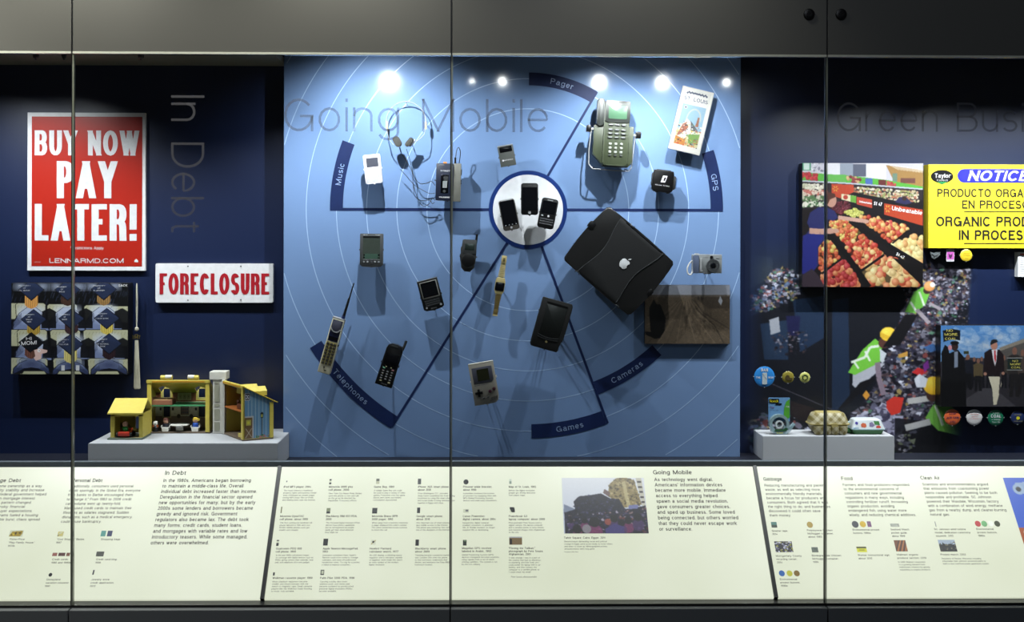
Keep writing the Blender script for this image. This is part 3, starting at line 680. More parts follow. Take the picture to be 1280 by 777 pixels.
# ---- middle lightbox
def blk(i, x, y, head, body, wh, wb, hl=None):
    nh = head.count('\n')+1
    dtext(i, head, x, y, 2.5, wh, .016, pitch=3.75)
    kx = (612-x)*.0005
    dtext(i, body, x-.0*nh, y+nh*3.7+.6, 1.85, wb, 0, pitch=2.95, m='ink2')
mid = [
 (354.5, 609.3, 'iPod MP3 player, 2004', "The music industry's traditional\nproperty rights and business model\nwere challenged as people began\nstoring MP3 music files on iPods\nand sharing them over the Internet.", 34, 41),
 (411, 609.3, 'Motorola i1000 plus\ncell phone, 2000', 'New York City Mayor Rudy Giuliani\nused this phone to text and talk\non the go as he directed the\nSeptember 11 recovery efforts.', 30, 41),
 (467.5, 609.3, 'Game Boy, 1989', 'A simple Game Boy unit could\nbe used to play a variety of video\ngames. Frustration over lost game\npieces went down, but battery\nconsumption skyrocketed.', 25, 39),
 (522.5, 609.3, 'iPhone 3GS smart phone,\nabout 2010', 'From Washington, D.C., journalist\nAndy Carvin assembled the Arab Spring\nmovement by using this smart phone\nand social media to bring demonstrators\ntogether in Egypt and Libya.', 39, 46),
 (350, 646, 'Motorola DynaTAC\ncell phone, about 1989', 'The first commercial handheld cell\nphone debuted in 1984 and cost\n$3,995. Mobile phones soon got\nsmaller and cheaper.', 35, 40),
 (407.5, 646, 'Blackberry RIM 957 PDA,\n2000', 'The Personal Digital Assistant (PDA)\ndid not have phone capabilities\nbut its full keyboard let people\neasily get their email wherever\nthey might be.', 39, 42),
 (465, 646, 'Motorola Bravo BPR\n2000 pager, 1992', "When away from a land line telephone,\na pager displayed the caller's number.\nThe owner would then locate a phone\nto return the call.", 32, 45),
 (520.5, 646, 'Google smart phone,\nabout 2010', 'One important use of smart phones\nwas mobile access to the Internet.\nThis phone was owned by Vint Cerf,\none of the designers of the Internet.', 33, 42),
 (345, 686.5, 'Qualcomm PDQ 800\ncell phone, 1999', 'In the late 1990s cell phones began\nto converge with digital devices such as\nPDAs, giving owners their calendar, note\npad, and telephone all in one gadget.', 32, 47),
 (403.5, 686.5, 'Apple Newton MessagePad,\n1993', "Innovation sometimes flops. Apple's\nNewton could store contacts, manage\ncalendars, and store off-understood\nhandwritten notes. Too big for a pocket,\nit failed to impress consumers.", 44, 47),
 (462, 686.5, 'Hewlett Packard\ncalculator watch, 1977', 'An LED display, a vibrating quartz\nregulator, and a calculator capable\nof algebraic work made this watch\nan early symbol of the modern\ndigital revolution.', 36, 41),
 (519, 686.5, 'Blackberry smart phone,\nabout 2009', 'Tweeting became a powerful market\ntool. Caroline Shin used this phone\nto find customers, understand their\ndesires, and announce the Krep BBQ\nfood-truck location.', 39, 43),
 (340.5, 723.2, 'Walkman cassette player, 1980', 'Music playback equipment became\nsmaller and shock-resistant with the\nswitch to magnetic tape. Small cassette\nplayers like the Walkman made listening\nto music truly portable.', 50, 50),
 (400, 723.2, 'Palm Pilot 5000 PDA, 1996', 'Carrying a bulky date book,\naddress book, and memo pad\nbecame outdated as pocket-sized\npersonal digital assistants (PDAs)\nbecame available.', 43, 42),
 (579, 609.3, 'Prisoner ankle bracelet,\nabout 1990', 'Authorities monitored the location\nof prisoners by equipping them with\nGPS (Global Positioning System)\ndevices and small radio transmitters.', 36, 42),
 (636, 609.3, 'Map of St. Louis, 1985', 'Before the digital revolution,\npeople got driving directions\nfrom paper maps.', 34, 33),
 (578.5, 646, 'Canon Powershot\ndigital camera, about 2004', 'Inexpensive digital cameras\nenabled consumers to abandon\nfilm. A "Kodak moment" no longer\nrequired film or developing.', 41, 40),
 (636, 646, 'Powerbook G3\nlaptop computer, about 2000', 'Photojournalist Pete Souza used a\ndigital camera, this laptop computer\nand a satellite phone to write stories\nand transmit images from Afghanistan\nto the U.S.', 45, 45),
 (577.5, 686, 'Magellan GPS receiver\nlabeled in Arabic, 1992', 'Global Positioning System (GPS)\ndevices triangulate accurate positions\nusing signals from a set of earth-\norbiting satellites. The system is run\nby the U.S. military.', 37, 46),
 (636, 686, '"Fleeing the Taliban,"\nphotograph by Pete Souza,\nAfghanistan, 2001', '"It was strange. I was in a part of\nthe country that had no electricity,\nno plumbing, and little food, yet I\ncould power my laptop with a car\nbattery, and then connect the\ncomputer to a satellite phone so\nI could check my email."\n\n - Pete Souza, photojournalist', 43, 40),
]
for x, y, hd, bd, wh, wb in mid: blk(1, x, y, hd, bd, wh, wb)
K1 = (20, 22, 24)
for x0, y0, x1, y1 in ((522.5, 598, 526.5, 605), (465.5, 634.5, 471.8, 641.5), (521.5, 634, 525.3, 641), (404.5, 673, 410.3, 681.5), (519.5, 674, 523.8, 681.7)): thumb(1, x0, y0, x1, y1, K1)
thumb(1, 358, 600.5, 359.3, 602.3, (90, 92, 100))
thumb(1, 412, 598.5, 414.6, 605, K1, lambda c: c.rect(411, 600.5, 416, 602.6, (214, 219, 192)))
thumb(1, 470.5, 598, 474.5, 604.5, (190, 192, 160), lambda c: c.rect(470, 598, 475, 601, (70, 74, 50)).grain(15))
thumb(1, 351.5, 633, 353, 641, (120, 118, 70)); thumb(1, 408.5, 634.7, 413.2, 641.5, (128, 136, 100), lambda c: c.rect(408, 639, 414, 642, K1))
thumb(1, 346, 674.5, 349, 682, K1, lambda c: c.rect(345, 676, 350, 678.5, (214, 219, 192)))
thumb(1, 341.5, 715, 343.7, 719, K1); thumb(1, 401, 711.8, 405.5, 718.3, (60, 62, 62), lambda c: c.rect(402, 712.8, 404.8, 716.6, (200, 205, 180)))
thumb(1, 464, 674.5, 470, 680.5, (226, 230, 206), lambda c: c.line([(464, 680), (470, 674.5)], .8, (180, 160, 60)).disc(466.8, 677, 1.3, K1))
ddisc(1, 582.5, 602, 3.2, K1); thumb(1, 636.5, 598.5, 639.4, 604.5, (150, 165, 150), lambda c: c.rect(636, 598, 640, 601, (214, 225, 210)))
thumb(1, 579, 636, 586, 640.5, (214, 219, 192), lambda c: c.rect(582, 636.5, 585.5, 639, (110, 114, 116)))
thumb(1, 637, 633.5, 643.5, 640, K1, lambda c: c.poly([(636, 633), (636, 641), (640, 641)], (214, 219, 192)).poly([(642, 633), (644, 633), (644, 637.5)], (214, 219, 192)))
thumb(1, 578.7, 674.5, 583.3, 681.5, (30, 40, 26), lambda c: c.rect(580, 675, 582.5, 676.5, (120, 150, 110)))
thumb(1, 636.5, 670.5, 652.5, 680.5, (120, 98, 62), lambda c: c.rect(636, 670, 653, 672, (170, 172, 176)).rect(637, 673, 640, 680, (20, 18, 16)).grain(12))
dtext(1, 'Tahrir Square, Cairo, Egypt, 2011', 705, 673, 2.5, 51.5, .01)
dtext(1, 'Demonstrators demanding social and political\nchange in Egypt used social media to move others\nand when to show up. Mimeographed protest\nannouncements were long gone.', 705.3, 677.4, 1.85, 60, 0, pitch=3.05, m='ink2')
dtext(1, 'Photograph by Mark Wilson', 705.6, 690, 1.2, 17, 0, m='ink2')
dtext(1, 'Going Mobile', 816.5, 592.5, 5.2, 48.5, .018)
dtext(1, "As technology went digital,\nAmericans' information devices\nbecame more mobile. Immediate\naccess to everything helped\nspawn a social media revolution,\ngave consumers greater choices,\nand sped up business. Some loved\nbeing connected, but others worried\nthat they could never escape work\nor surveillance.", 818, 601, 4.2, 98, .008, pitch=6.65)
# crowd photo
c = Canvas(702, 597, 804, 666.5, ss=1.8, seed=5).zoom(690, 590, 7.06)
c.vgrad((226, 230, 240), (190, 200, 222)); 
c.poly([(500, 110), (560, 55), (640, 45), (720, 70), (770, 290), (600, 320), (480, 210)], (150, 130, 78))
c.scatter([(500, 110), (560, 55), (640, 45), (720, 70), (770, 290), (600, 320), (480, 210)], 260, 5, 15, [(96, 80, 44), (190, 172, 120), (120, 104, 60), (60, 50, 34)], a=.8)
c.poly([(610, 90), (640, 80), (670, 300), (640, 310)], (206, 192, 140), .7)
c.poly([(735, 50), (785, 50), (805, 330), (775, 300)], (200, 196, 178)); 
for k in range(5): c.poly([(745+k*6, 80+k*45), (780+k*4, 80+k*45), (780+k*4, 95+k*45), (745+k*6, 95+k*45)], (50, 46, 50))
c.poly([(95, 285), (150, 310), (220, 340), (90, 370)], (120, 132, 160))
blobp = [(180, 260), (230, 215), (330, 205), (420, 190), (500, 235), (575, 240), (620, 330), (800, 300), (830, 560), (95, 560), (95, 360), (190, 330)]
c.poly(blobp, (22, 20, 42)); c.scatter(blobp, 500, 6, 16, [(16, 14, 32), (30, 28, 60), (24, 20, 36), (48, 44, 90)])
c.poly([(455, 150), (505, 185), (485, 218), (440, 185)], (110, 84, 84)); c.poly([(655, 295), (740, 290), (730, 325), (650, 330)], (110, 116, 176))
low = [(95, 340), (300, 370), (480, 350), (620, 340), (830, 320), (830, 545), (100, 545)]
c.scatter(low, 260, 8, 17, [(24, 20, 30), (46, 38, 80), (140, 110, 110), (90, 80, 110), (30, 26, 44), (110, 50, 50), (160, 150, 170), (20, 16, 24)])
for u, v, r in ((150, 430, 20), (200, 500, 40), (265, 430, 24), (350, 440, 45), (520, 410, 34), (640, 430, 30), (725, 400, 34), (580, 450, 30)): c.disc(u, v+r*2, r*1.5, (c.rng.choice([40, 70, 130]), 40, 100), a=.8).disc(u, v, r, (18, 14, 20))
c.poly([(440, 500), (520, 455), (600, 480), (600, 545), (440, 545)], (58, 48, 120)).disc(280, 500, 38, (130, 124, 134)).disc(465, 440, 28, (150, 66, 54))
c.desat(.15).blur(1).grain(6)
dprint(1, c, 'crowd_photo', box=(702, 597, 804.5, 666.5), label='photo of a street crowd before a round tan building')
# ---- right lightbox
dtext(2, 'Garbage', 954.5, 600.5, 4.4, 23, .004); dtext(2, 'Food', 1052, 599.8, 4.4, 14, .004); dtext(2, 'Clean Air', 1151, 599, 4.4, 24, .004)
dtext(2, 'Reducing manufacturing and packing\nwaste, as well as selecting more\nenvironmentally friendly materials,\nbecame a focus for producers and\nconsumers. Both agreed that it was\nthe right thing to do, and businesses\ndiscovered it could often save\nthem money.', 955.8, 607.8, 3.1, 77, 0, pitch=5.2)
dtext(2, 'Farmers and food producers responded\nto the environmental concerns of\nconsumers and new governmental\nregulations in many ways, including\ncontrolling fertilizer runoff, increasing\norganic production, avoiding\nendangered fish, using water more\nwisely, and reducing chemical additives.', 1053.8, 607.1, 3.1, 83, 0, pitch=5.18)
dtext(2, 'Scientists and environmentalists argued\nthat emissions from coal-burning power\nplants caused pollution. Seeking to be both\nresponsible and profitable, SC Johnson\npowered their Waxdale, Wisconsin, factory\nwith a combination of wind energy, methane\ngas from a nearby dump, and cleaner-burning\nnatural gas.', 1153.3, 606.5, 3.1, 95, 0, pitch=5.15)
cap(2, 'Greener tape,\n2014', 965, 664.2, 20); cap(2, 'Polystyrene Chicken\nMcNugget container,\nabout 1985', 1009, 663.5, 32); cap(2, 'Montgomery County\nrecycling center,\n2014', 970, 695.5, 32)
cap(2, 'Biodegradable Chicken\nMcNugget container,\n1995', 1015, 695, 36.5); cap(2, 'Environmental\nprotest buttons,\n1990s', 975, 724.7, 24.5)
cap(2, 'Environmental protest\nbuttons, 1990s', 1066, 662.8, 33.5); cap(2, 'Seafood Watch\npocket guide,\nabout 1999', 1113.5, 662.5, 23); cap(2, 'Worker instructional sign,\nabout 2010', 1072.5, 694.5, 40)
cap(2, 'SC Johnson wind turbine\nmodel, dedication ceremony\nsouvenir, 2012', 1168, 662.2, 44); cap(2, 'Environmental\nprotest buttons,\n1990s', 1220.8, 662, 24.5)
cap(2, 'Walmart organic\nproduce section, 2010', 1121, 694, 36); cap(2, 'Protest march, 2003', 1176, 693.8, 31.5)
dtext(2, 'In 2006 Walmart responded\nto a growing demand from\nmainstream America by greatly\nexpanding its organic products.', 1123, 703, 1.85, 38, 0, pitch=3.1, m='ink2')
dtext(2, "Residents of Racine, Wisconsin, including\nindustrialist Sam Johnson, protested plans to\nbuild a new coal-fired power generation station.", 1177.5, 698.7, 1.85, 57, 0, pitch=3.1, m='ink2')
SM = lambda c: c.grain(45)
thumb(2, 963.5, 652, 970.5, 659, (60, 120, 110), lambda c: c.rect(963, 656, 971, 660, (20, 50, 30)).grain(20)); ddisc(2, 1012.3, 655.5, 3.8, (140, 118, 50))
def d_tr(c): c.scatter([(967, 676), (991, 676), (991, 690), (967, 690)], 120, .6, 1.8, [(20, 20, 34), (90, 88, 120), (150, 150, 60), (200, 200, 220)])
thumb(2, 967.5, 676.2, 989.5, 689.8, (24, 22, 38), d_tr)
thumb(2, 1014, 683.5, 1022, 690, (90, 100, 90), SM)
for x, cc in ((977.3, (40, 84, 150)), (987, (170, 166, 50)), (996, (110, 84, 30))): ddisc(2, x, 716.2, 3.7, cc)
ddisc(2, 1069, 655, 4.2, (40, 42, 48)); ddisc(2, 1078.5, 654.8, 3.8, (170, 140, 10)); thumb(2, 1083.3, 651.2, 1088.2, 658.2, (110, 50, 110), SM)
thumb(2, 1112.5, 654, 1123.5, 658, (170, 174, 160), SM)
thumb(2, 1070.2, 682.8, 1082.5, 689.7, (222, 222, 20), lambda c: c.rect(1070, 683, 1083, 685, (70, 72, 30)).rect(1073, 686.5, 1080, 687.3, (90, 90, 20)))
thumb(2, 1117, 674.8, 1131.5, 688.8, (120, 66, 30), lambda c: [c.line([(1116+k*2.5, 690), (1124+k*2, 674)], 1.2, (190, 120, 60) if k % 2 else (70, 34, 20)) for k in range(6)])
def d_pm(c): c.rect(1170, 674, 1195, 680, (170, 186, 206)).scatter([(1173, 677), (1195, 677), (1195, 690), (1174, 690)], 60, .8, 2.2, [(20, 20, 22), (110, 104, 80), (30, 30, 30)])
thumb(2, 1172, 674.4, 1193, 689, (24, 24, 26), d_pm)
for x, cc in ((1222.3, (150, 40, 46)), (1230.3, (90, 140, 90)), (1238.7, (196, 198, 186)), (1246.5, (44, 48, 26))): ddisc(2, x, 654.2, 3.6, cc)
thumb(2, 1168, 651.5, 1169, 658, (150, 154, 150))
c = Canvas(1253, 596.8, 1330, 735, ss=1, base=(52, 96, 214)); c.rect(1200, 661, 1400, 800, (176, 84, 30))
c.disc(1262, 668, 4.5, (230, 226, 206)); c.disc(1262, 668, 2, (60, 60, 60))
c.poly([(1265, 604), (1300, 600), (1300, 628), (1275, 622)], (150, 176, 214)); c.disc(1268, 612, 7, (160, 184, 216)); c.disc(1268, 612, 3.2, (22, 24, 36)); c.poly([(1278, 622), (1288, 622), (1284, 640), (1276, 636)], (20, 24, 40))
dprint(2, c, 'poster_print', box=(1253.5, 596.8, 1330, 735), label='bright blue and orange printed poster at the right end')
# ================================================================ DEVICES ON THE BLUE PANEL
def device(name, label, cat, px, py, tilt, Y=YD, group=None):
    t = thing(name, label, cat, W(px, py, Y), tilt, group); t['k'] = K(Y); KP[t.name] = K(Y); return t
def P(b, name, m, t, smooth=True): return b.out(name, m if not isinstance(m, str) else M[m], t, k=KP[root_of(t).name], smooth=smooth, local=1)
def root_of(t):
    while t.parent: t = t.parent
    return t
def T(s, t, x, z, h, w=None, m=None, y=-.15, **kw): return ltext(s, m or M['grey'], t, x, z, y, KP[root_of(t).name], h=h, w=w, **kw)
def mount(t, w, h, th, Y=YD, m=None, wall=YB, nz=-1, rods=((0, 0),), plate=None):
    """clear/painted bracket: small side clips, back plate, rods to the panel"""
    m = m or M['black']; k = KP[t.name]; L = (wall-Y)/k-.2; b = B()
    pw, ph = plate or (w*.34, h*.5)
    b.box(-pw/2, pw/2, th, th+1.2, -ph/2, ph/2)
    b.box(-w/2-.9, w/2+.9, th, th+.9, nz-.8, nz+.8)
    for s in (-1, 1):
        b.box(s*(w/2+.5)-.45, s*(w/2+.5)+.45, -.4, th+.9, nz-.9, nz+.9, bev=.2)
    b.box(-.9, .9, -.3, th+.9, -h/2-1.0, -h/2-.1, bev=.2)
    b.box(-.9, .9, th, th+.9, -h/2-1.0, 0)
    P(b, 'mount_bracket', m, t)
    b = B()
    for x, z in rods: b.tube([(x, th+1, z), (x, L, z)], .8, 8)
    P(b, 'mount_rod', M['steel'] if m is M['white'] else m, t)
def grid(b, xs, zs, w, h, y0=-.7, y1=.1, r=None, bev=.15):
    for z in zs:
        for x in xs: b.rbox(x, z, w, h, r if r is not None else min(w, h)*.3, y0, y1, bev, 3)
    return b
FLAP = ' on the blue panel'
# --- music player
t = device('music_player', 'white portable music player with round click wheel and grey screen', 'music player', 466, 211, -6.3)
P(B().rbox(0, 0, 21.3, 36.2, 1.9, 0, 5, .7), 'body', 'white', t); P(B().rbox(.2, 8.2, 14.8, 11.5, .5, -.15, .5), 'screen', mat('lcd_grey', (78, 80, 92), .25), t)
wd = P(B().cyl(0, -8.2, 7.4, -.15, .6, 36), 'click_wheel', mat('wheel_grey', (196, 199, 204), .4), t); P(B().cyl(0, -8.2, 2.5, -.35, .3, 24, .1), 'center_button', 'white', wd)
mount(t, 21.3, 36.2, 5, m=M['white'], nz=.5)
# --- headphones
t = device('headphones', 'thin metal-band headphones with grey foam earpads hanging above the cassette player', 'headphones', 507, 155, 0, -.14)
pts = [(25*math.cos(R(a))-.2, 9, 3+26*math.sin(R(a))) for a in range(-8, 192, 8)]
P(B().tube(pts, .55, 8), 'headband', 'steel', t)
for s in (-1, 1):
    P(B().rbox(s*24.0+(0 if s < 0 else .6), -1, 2.4, 9.5, .7, 7.6, 10.4, .4), 'size_slider', mat('tan_slider', (176, 166, 130), .4), t)
    P(B().tube([(s*24.2, 9, -5), (s*23.0, 5, -12), (s*20.5 if s < 0 else 17.5, -1, -19), (-15 if s < 0 else 10, -1, -26 if s < 0 else -24)], .45, 8), 'ear_arm', 'steel', t)
foam = mat('ear_foam', (62, 62, 58), .9, bump=.8, scale=900, var=.3)
b = B().rbox(0, 0, 9, 14, 4.2, -3.5, 0, 1.4, 6).X(Matrix.Translation((-10.2, 0, -22)) @ Matrix.Rotation(R(-28), 4, 'Y')); P(b, 'ear_pad', foam, t)
b = B().rbox(0, 0, 5.5, 13, 2.5, -4, 0, 1.2, 6).X(Matrix.Translation((4.5, 0, -22.5)) @ Matrix.Rotation(R(38), 4, 'Y')); P(b, 'ear_pad', foam, t)
P(B().rbox(0, 0, 3, 11, 1.2, -.2, 1.6, .3).X(Matrix.Translation((8.2, 0, -23.5)) @ Matrix.Rotation(R(38), 4, 'Y')), 'ear_cup', 'steel', t)
P(B().rbox(0, 0, 7, 11, 3.2, 0, 1.6, .3).X(Matrix.Translation((-11.2, 0, -22.4)) @ Matrix.Rotation(R(-28), 4, 'Y')), 'ear_cup', 'black', t)
L = (YB+.14)/K(-.14)-1
def crv(pts, n=6):
    """Catmull-Rom"""
    q = [Vector(p) for p in pts]; q = [q[0]*2-q[1]]+q+[q[-1]*2-q[-2]]; o = []
    for i in range(1, len(q)-2):
        for j in range(n):
            u = j/n; a, b_, c_, d = q[i-1], q[i], q[i+1], q[i+2]
            o.append(.5*((2*b_)+(c_-a)*u+(2*a-5*b_+4*c_-d)*u*u+(3*b_-a-3*c_+d)*u**3))
    return o+[q[-2]]
off = lambda L_: [(x-507, min(y, 9), -(z-155)) for x, y, z in L_]
cord = M['black2']
P(B().tube(crv(off([(499, 1, 184), (502, 10, 192), (509, 20, 203), (515, 24, 215), (516, 26, 228), (520, 24, 243), (527, 20, 256), (535, 16, 255), (540, 10, 247), (543.5, 8, 250)])), .42, 6), 'cord', cord, t)
P(B().tube(crv(off([(508, 1, 186), (511, 8, 196), (514, 18, 208), (518, 24, 222), (525, 24, 229), (534, 20, 228), (539, 14, 226), (543.5, 10, 231)])), .42, 6), 'cord', cord, t)
P(B().tube(crv(off([(500, 24, 211), (508, 24, 220), (517, 22, 230), (526, 20, 236), (536, 14, 241), (543.3, 8, 241)])), .38, 6), 'cord', cord, t)
P(B().tube(crv(off([(516, 26, 230), (518, 22, 244), (526, 18, 250), (537, 14, 250), (540, 12, 254), (543, 9, 252)])), .38, 6), 'cord', cord, t)
P(B().tube([(0, 9, 29), (0, L, 27)], .5).tube([(-25, 9, 2), (-24, L, 2)], .4).tube([(25, 9, 2), (24, L, 2)], .4).tube([(-10, 0, -22), (-10, L, -22)], .6).tube([(6, 0, -22), (6, L, -22)], .6), 'mount_rod', 'steel', t)
# --- cassette player
t = device('cassette_player', 'dark blue and silver portable cassette player beside the upright glass joint', 'cassette player', 560, 227.5, 1.5)
P(B().rbox(-4.3, 0, 21.6, 46.5, 1, 0, 10, .5), 'body', mat('player_navy', (28, 34, 54), .35), t)
P(B().rbox(11.2, 0, 9.4, 47.5, .8, .8, 11, .5), 'side_panel', mat('player_silver', (150, 150, 142), .35, .6), t)
P(B().rbox(-4.2, -2.4, 9.6, 23, .8, -.3, .4, .1), 'cassette_window', 'screen', t); P(B().rbox(-3.8, -3, 5.6, 8.5, .5, -.5, .1), 'cassette_label', mat('cassette_label_grey', (128, 132, 134), .5), t)
P(B().cyl(-4.2, 5.6, 1.7, -.6, 0, 12).cyl(-4.2, -11.5, 1.7, -.6, 0, 12), 'reel_hub', 'dgrey', t)
T('SONY', t, -9.8, 13, 2.0, 12, M['white'], bold=.01); T('WALKMAN', t, -10.8, -20, 2.0, 13, M['white'], bold=.02); T('STEREO', t, -11.8, 20.8, 1.1, 6.5)
P(B().rbox(-4.5, 24.3, 4.5, 2.2, .6, 2.5, 6.5, .3), 'record_button', mat('orange_button', (222, 140, 50), .4), t)
P(B().rbox(16.3, 13, 1.2, 7, .4, 4, 8, .2).rbox(16.3, -1, 1.0, 2, .3, 4, 8, .2), 'side_buttons', 'black', t)
P(B().tube([(8, 5, 23), (8.4, 5, 31)], 1.2, 10), 'plug', 'black', t)
P(B().tube(crv([(8.4, 5, 30), (9.5, 5, 40), (12, 5, 44), (14.3, 6, 38), (13.5, 9, 28), (12, 11, 20)]), .5, 6), 'cord', cord, t)
mount(t, 31.4, 46.5, 10, rods=((-4, 6), (-4, -8)), nz=2)
# --- pager
t = device('pager', 'small dark olive pager with black display strip, above the white disc', 'pager', 633.5, 194.3, -10.5)
P(B().rbox(0, 0, 19.6, 26.2, .8, 0, 6.5, .5), 'body', mat('pager_olive', (74, 78, 76), .45), t); P(B().rbox(0, 8, 15.5, 6.8, .5, -.3, .3, .1), 'display', 'screen', t)
T('BRAVO', t, -5.5, 5.4, 1.1, 10, M['white']); T('MOTOROLA', t, -4, -6.2, 1.4, 10.5, M['white'], bold=.01); P(B().cyl(-5.6, -5.5, 1.1, -.3, .2, 12), 'emblem', 'white', t)
P(B().box(-9.7, 9.7, -.1, 1.5, 12.6, 13.4), 'top_edge', 'steel', t)
mount(t, 19.6, 26.2, 6.5)
# --- three smart phones on the white disc
YP = -.15
t = device('smart_phone', 'black glass smart phone with one round home button, upright and topmost on the white disc', 'phone', 662, 248.6, 0, YP)
P(B().rbox(0, 0, 21.4, 39.8, 3, 0, 4.2, .5), 'body', 'black', t); P(B().rbox(0, .5, 18.4, 28.5, .4, -.12, .4), 'screen', 'screen', t); P(B().cyl(0, -17, 1.7, -.25, .3, 20), 'home_button', 'grey', t)
P(B().rbox(0, 17.3, 5, .7, .3, -.2, .3), 'earpiece', 'dgrey', t); mount(t, 21.4, 39.8, 4.2, YP, nz=0)
t = device('smart_phone', 'smart phone with brown-grey metal rim and trackball, tilted left on the white disc', 'phone', 636.3, 268.3, -11, YP)
P(B().rbox(0, 0, 20.6, 38.8, 3.6, 0, 4.5, .6), 'body', mat('taupe_metal', (96, 92, 88), .35, .5), t); P(B().rbox(0, 2, 18.4, 31.5, 1.5, -.15, .5), 'screen', 'screen', t)
P(B().cyl(0, -16.3, 1.5, -.8, .3, 16, .3), 'trackball', 'steel', t); grid(b := B(), (-6.6, -2.2, 2.2, 6.6), (-12.6,), 1.6, .7, -.3); P(b, 'touch_key', 'grey', t)
P(B().rbox(0, 18.7, 14, 1.1, .5, -.2, 3.5), 'top_trim', 'steel', t); mount(t, 20.6, 38.8, 4.5, YP, nz=0)
t = device('smart_phone', 'black smart phone with small full keyboard, tilted right on the white disc', 'phone', 684.8, 266.6, 11, YP)
P(B().rbox(0, 0, 20.8, 38, 3.6, 0, 4.5, .6), 'body', 'black', t); P(B().rbox(0, 7.5, 17.2, 15.5, .8, -.15, .4), 'screen', 'screen', t)
b = B(); grid(b, [-7.6+1.9*i for i in range(9)], (-7.4, -10.4, -13.4), 1.45, 1.7, -.5); P(b, 'keyboard', mat('key_grey', (92, 94, 98), .4), t)
P(B().cyl(1.4, -3.4, 1.3, -.7, .2, 14, .3).rbox(-6.5, -3.4, 2.6, 1.3, .5, -.4, .2), 'trackball', 'white', t); P(B().rbox(0, 16.6, 7, .8, .3, -.3, .3), 'earpiece', 'steel', t)
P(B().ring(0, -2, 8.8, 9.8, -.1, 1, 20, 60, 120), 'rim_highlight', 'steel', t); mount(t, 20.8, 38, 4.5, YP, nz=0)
# --- satellite navigation receiver
t = device('navigation_receiver', 'olive green military satellite receiver with pale green screen in a wire bracket', 'gps receiver', 767, 168, 3, -.168)
ol = mat('olive_plastic', (56, 64, 44), .45); old = mat('dark_olive', (36, 41, 38), .45)
P(B().prism([(-25, 11), (25, 11), (25, -34), (20, -40), (-11, -40), (-25, -25)], 1, 16, .8), 'body', ol, t)
P(B().rbox(1.5, 0, 31.5, 77, 3, -4, 14, 1.2).X(Matrix.Translation((1.5, 0, -.5))), 'front_housing', ol, t)
P(B().rbox(3.4, 28.5, 31, 27, 2, -5.5, 12, 1), 'display_bezel', old, t)
P(B().rbox(3.5, 27.5, 23, 16.5, 1.6, -5.8, -5, .2), 'display', mat('lcd_green', (70, 104, 80), .3), t)
b = B(); grid(b, [-7+1.65*i for i in range(13)], (40,), .8, 1.6, -6, -5.3, bev=0); P(b, 'vent_rib', 'black', t)
b = B(); grid(b, (-4.6, 3.6, 11.8), (11.6, 5.4, .6, -4.2), 6.2, 2.8, -5, -3.8); P(b, 'function_key', old, t)
b = B()
for z in (11.9, 5.7, .9, -3.9): grid(b, (-4.6, 3.6, 11.8), (z,), 4.2, .7, -5.3, -4.9, bev=0)
P(b, 'key_legend', 'grey', t)
b = B(); grid(b, (-4, 3, 10), (-12, -17, -22.2), 3.6, 2.8, -5, -3.8); P(b, 'number_key', mat('key_light', (142, 146, 140), .4), t)
b = B(); grid(b, (-4, 3, 10), (-26.5,), 3.6, 2.4, -5, -3.8); P(b, 'number_key', old, t)
P(B().rbox(-17.5, 27, 9.5, 34, 3, -2, 10, 1.4).rbox(-17.5, 27, 1.2, 30, .5, -2.8, 0, .3), 'antenna', old, t)
wr = M['steel']; zk = 5
P(B().tube([(-28, 4, 4), (-29.5, 4, -20), (-29, 4, -38), (-24, 5, -44), (0, 6, -44.5), (22, 5, -44.5), (25, 5, -40), (27, 4, -10), (28, 4, 1)], .75, 8), 'wire_bracket', wr, t)
for s in (-1, 1):
    P(B().rbox(s*31.5, 3.5-s*2.5, 6, 8.5, 1.2, -1, 8, .6), 'clamp_knob', 'black', t, )
    P(B().box(min(s*25, s*29), max(s*25, s*29), 2, 5, 2.2-s*2.5, 4.8-s*2.5), 'clamp_bolt', wr, t)
mk = (YB+.168)/K(-.168)-.2
P(B().tube([(0, 16, 0), (0, mk, 0)], 2).box(-13, 13, 16, 17.5, -12, 12).tube([(-24, 5, -44), (-20, mk, -40)], .7).tube([(22, 5, -44.5), (20, mk, -40)], .7), 'mount_rod', 'black', t)
# --- folded map
t = device('folded_map', 'folded paper city map with a river arch cartoon cover, tilted right', 'map', 864, 150.6, 13.3, -.13)
P(B().rbox(0, 0, 40.4, 80.5, .3, 0, 2.6, .2), 'folded_paper', mat('map_paper', (170, 169, 164), .6), t)
km = KP[t.name]
c = Canvas(0, 0, 35, 73, ss=3, base=(226, 224, 218), seed=9)
c.rect(2.5, 18.5, 32.5, 70, (146, 182, 206)); c.rect(2.5, 50, 32.5, 70, (206, 196, 150)); c.rect(2.5, 60, 16, 70, (200, 130, 60))
for a in range(0, 180, 4): 
    for rr in (8.5, 9.2): c.disc(20-rr*math.cos(R(a)), 37-rr*1.6*math.sin(R(a)), .5, (196, 198, 190))
for k in range(14): c.disc(5+k*1.9, 4.5+abs(math.sin(k*1.7))*-1.4, 1.2, (36, 50, 90))
c.poly([(4, 52), (12, 36), (18, 40), (24, 46), (32, 50), (32, 58), (16, 56)], (232, 230, 220)).poly([(17, 38), (24, 44), (30, 50), (20, 50)], (80, 84, 90)).poly([(25, 32), (27, 32), (28, 44), (24, 44)], (150, 90, 60))
c.poly([(8, 44), (13, 40), (16, 46), (12, 56), (5, 60), (4, 58)], (170, 96, 70)).poly([(5, 60), (14, 50), (18, 54), (14, 62)], (236, 234, 228)).disc(7, 22.5, 2, (230, 230, 235)).disc(7, 22.5, 1.2, (60, 70, 110))
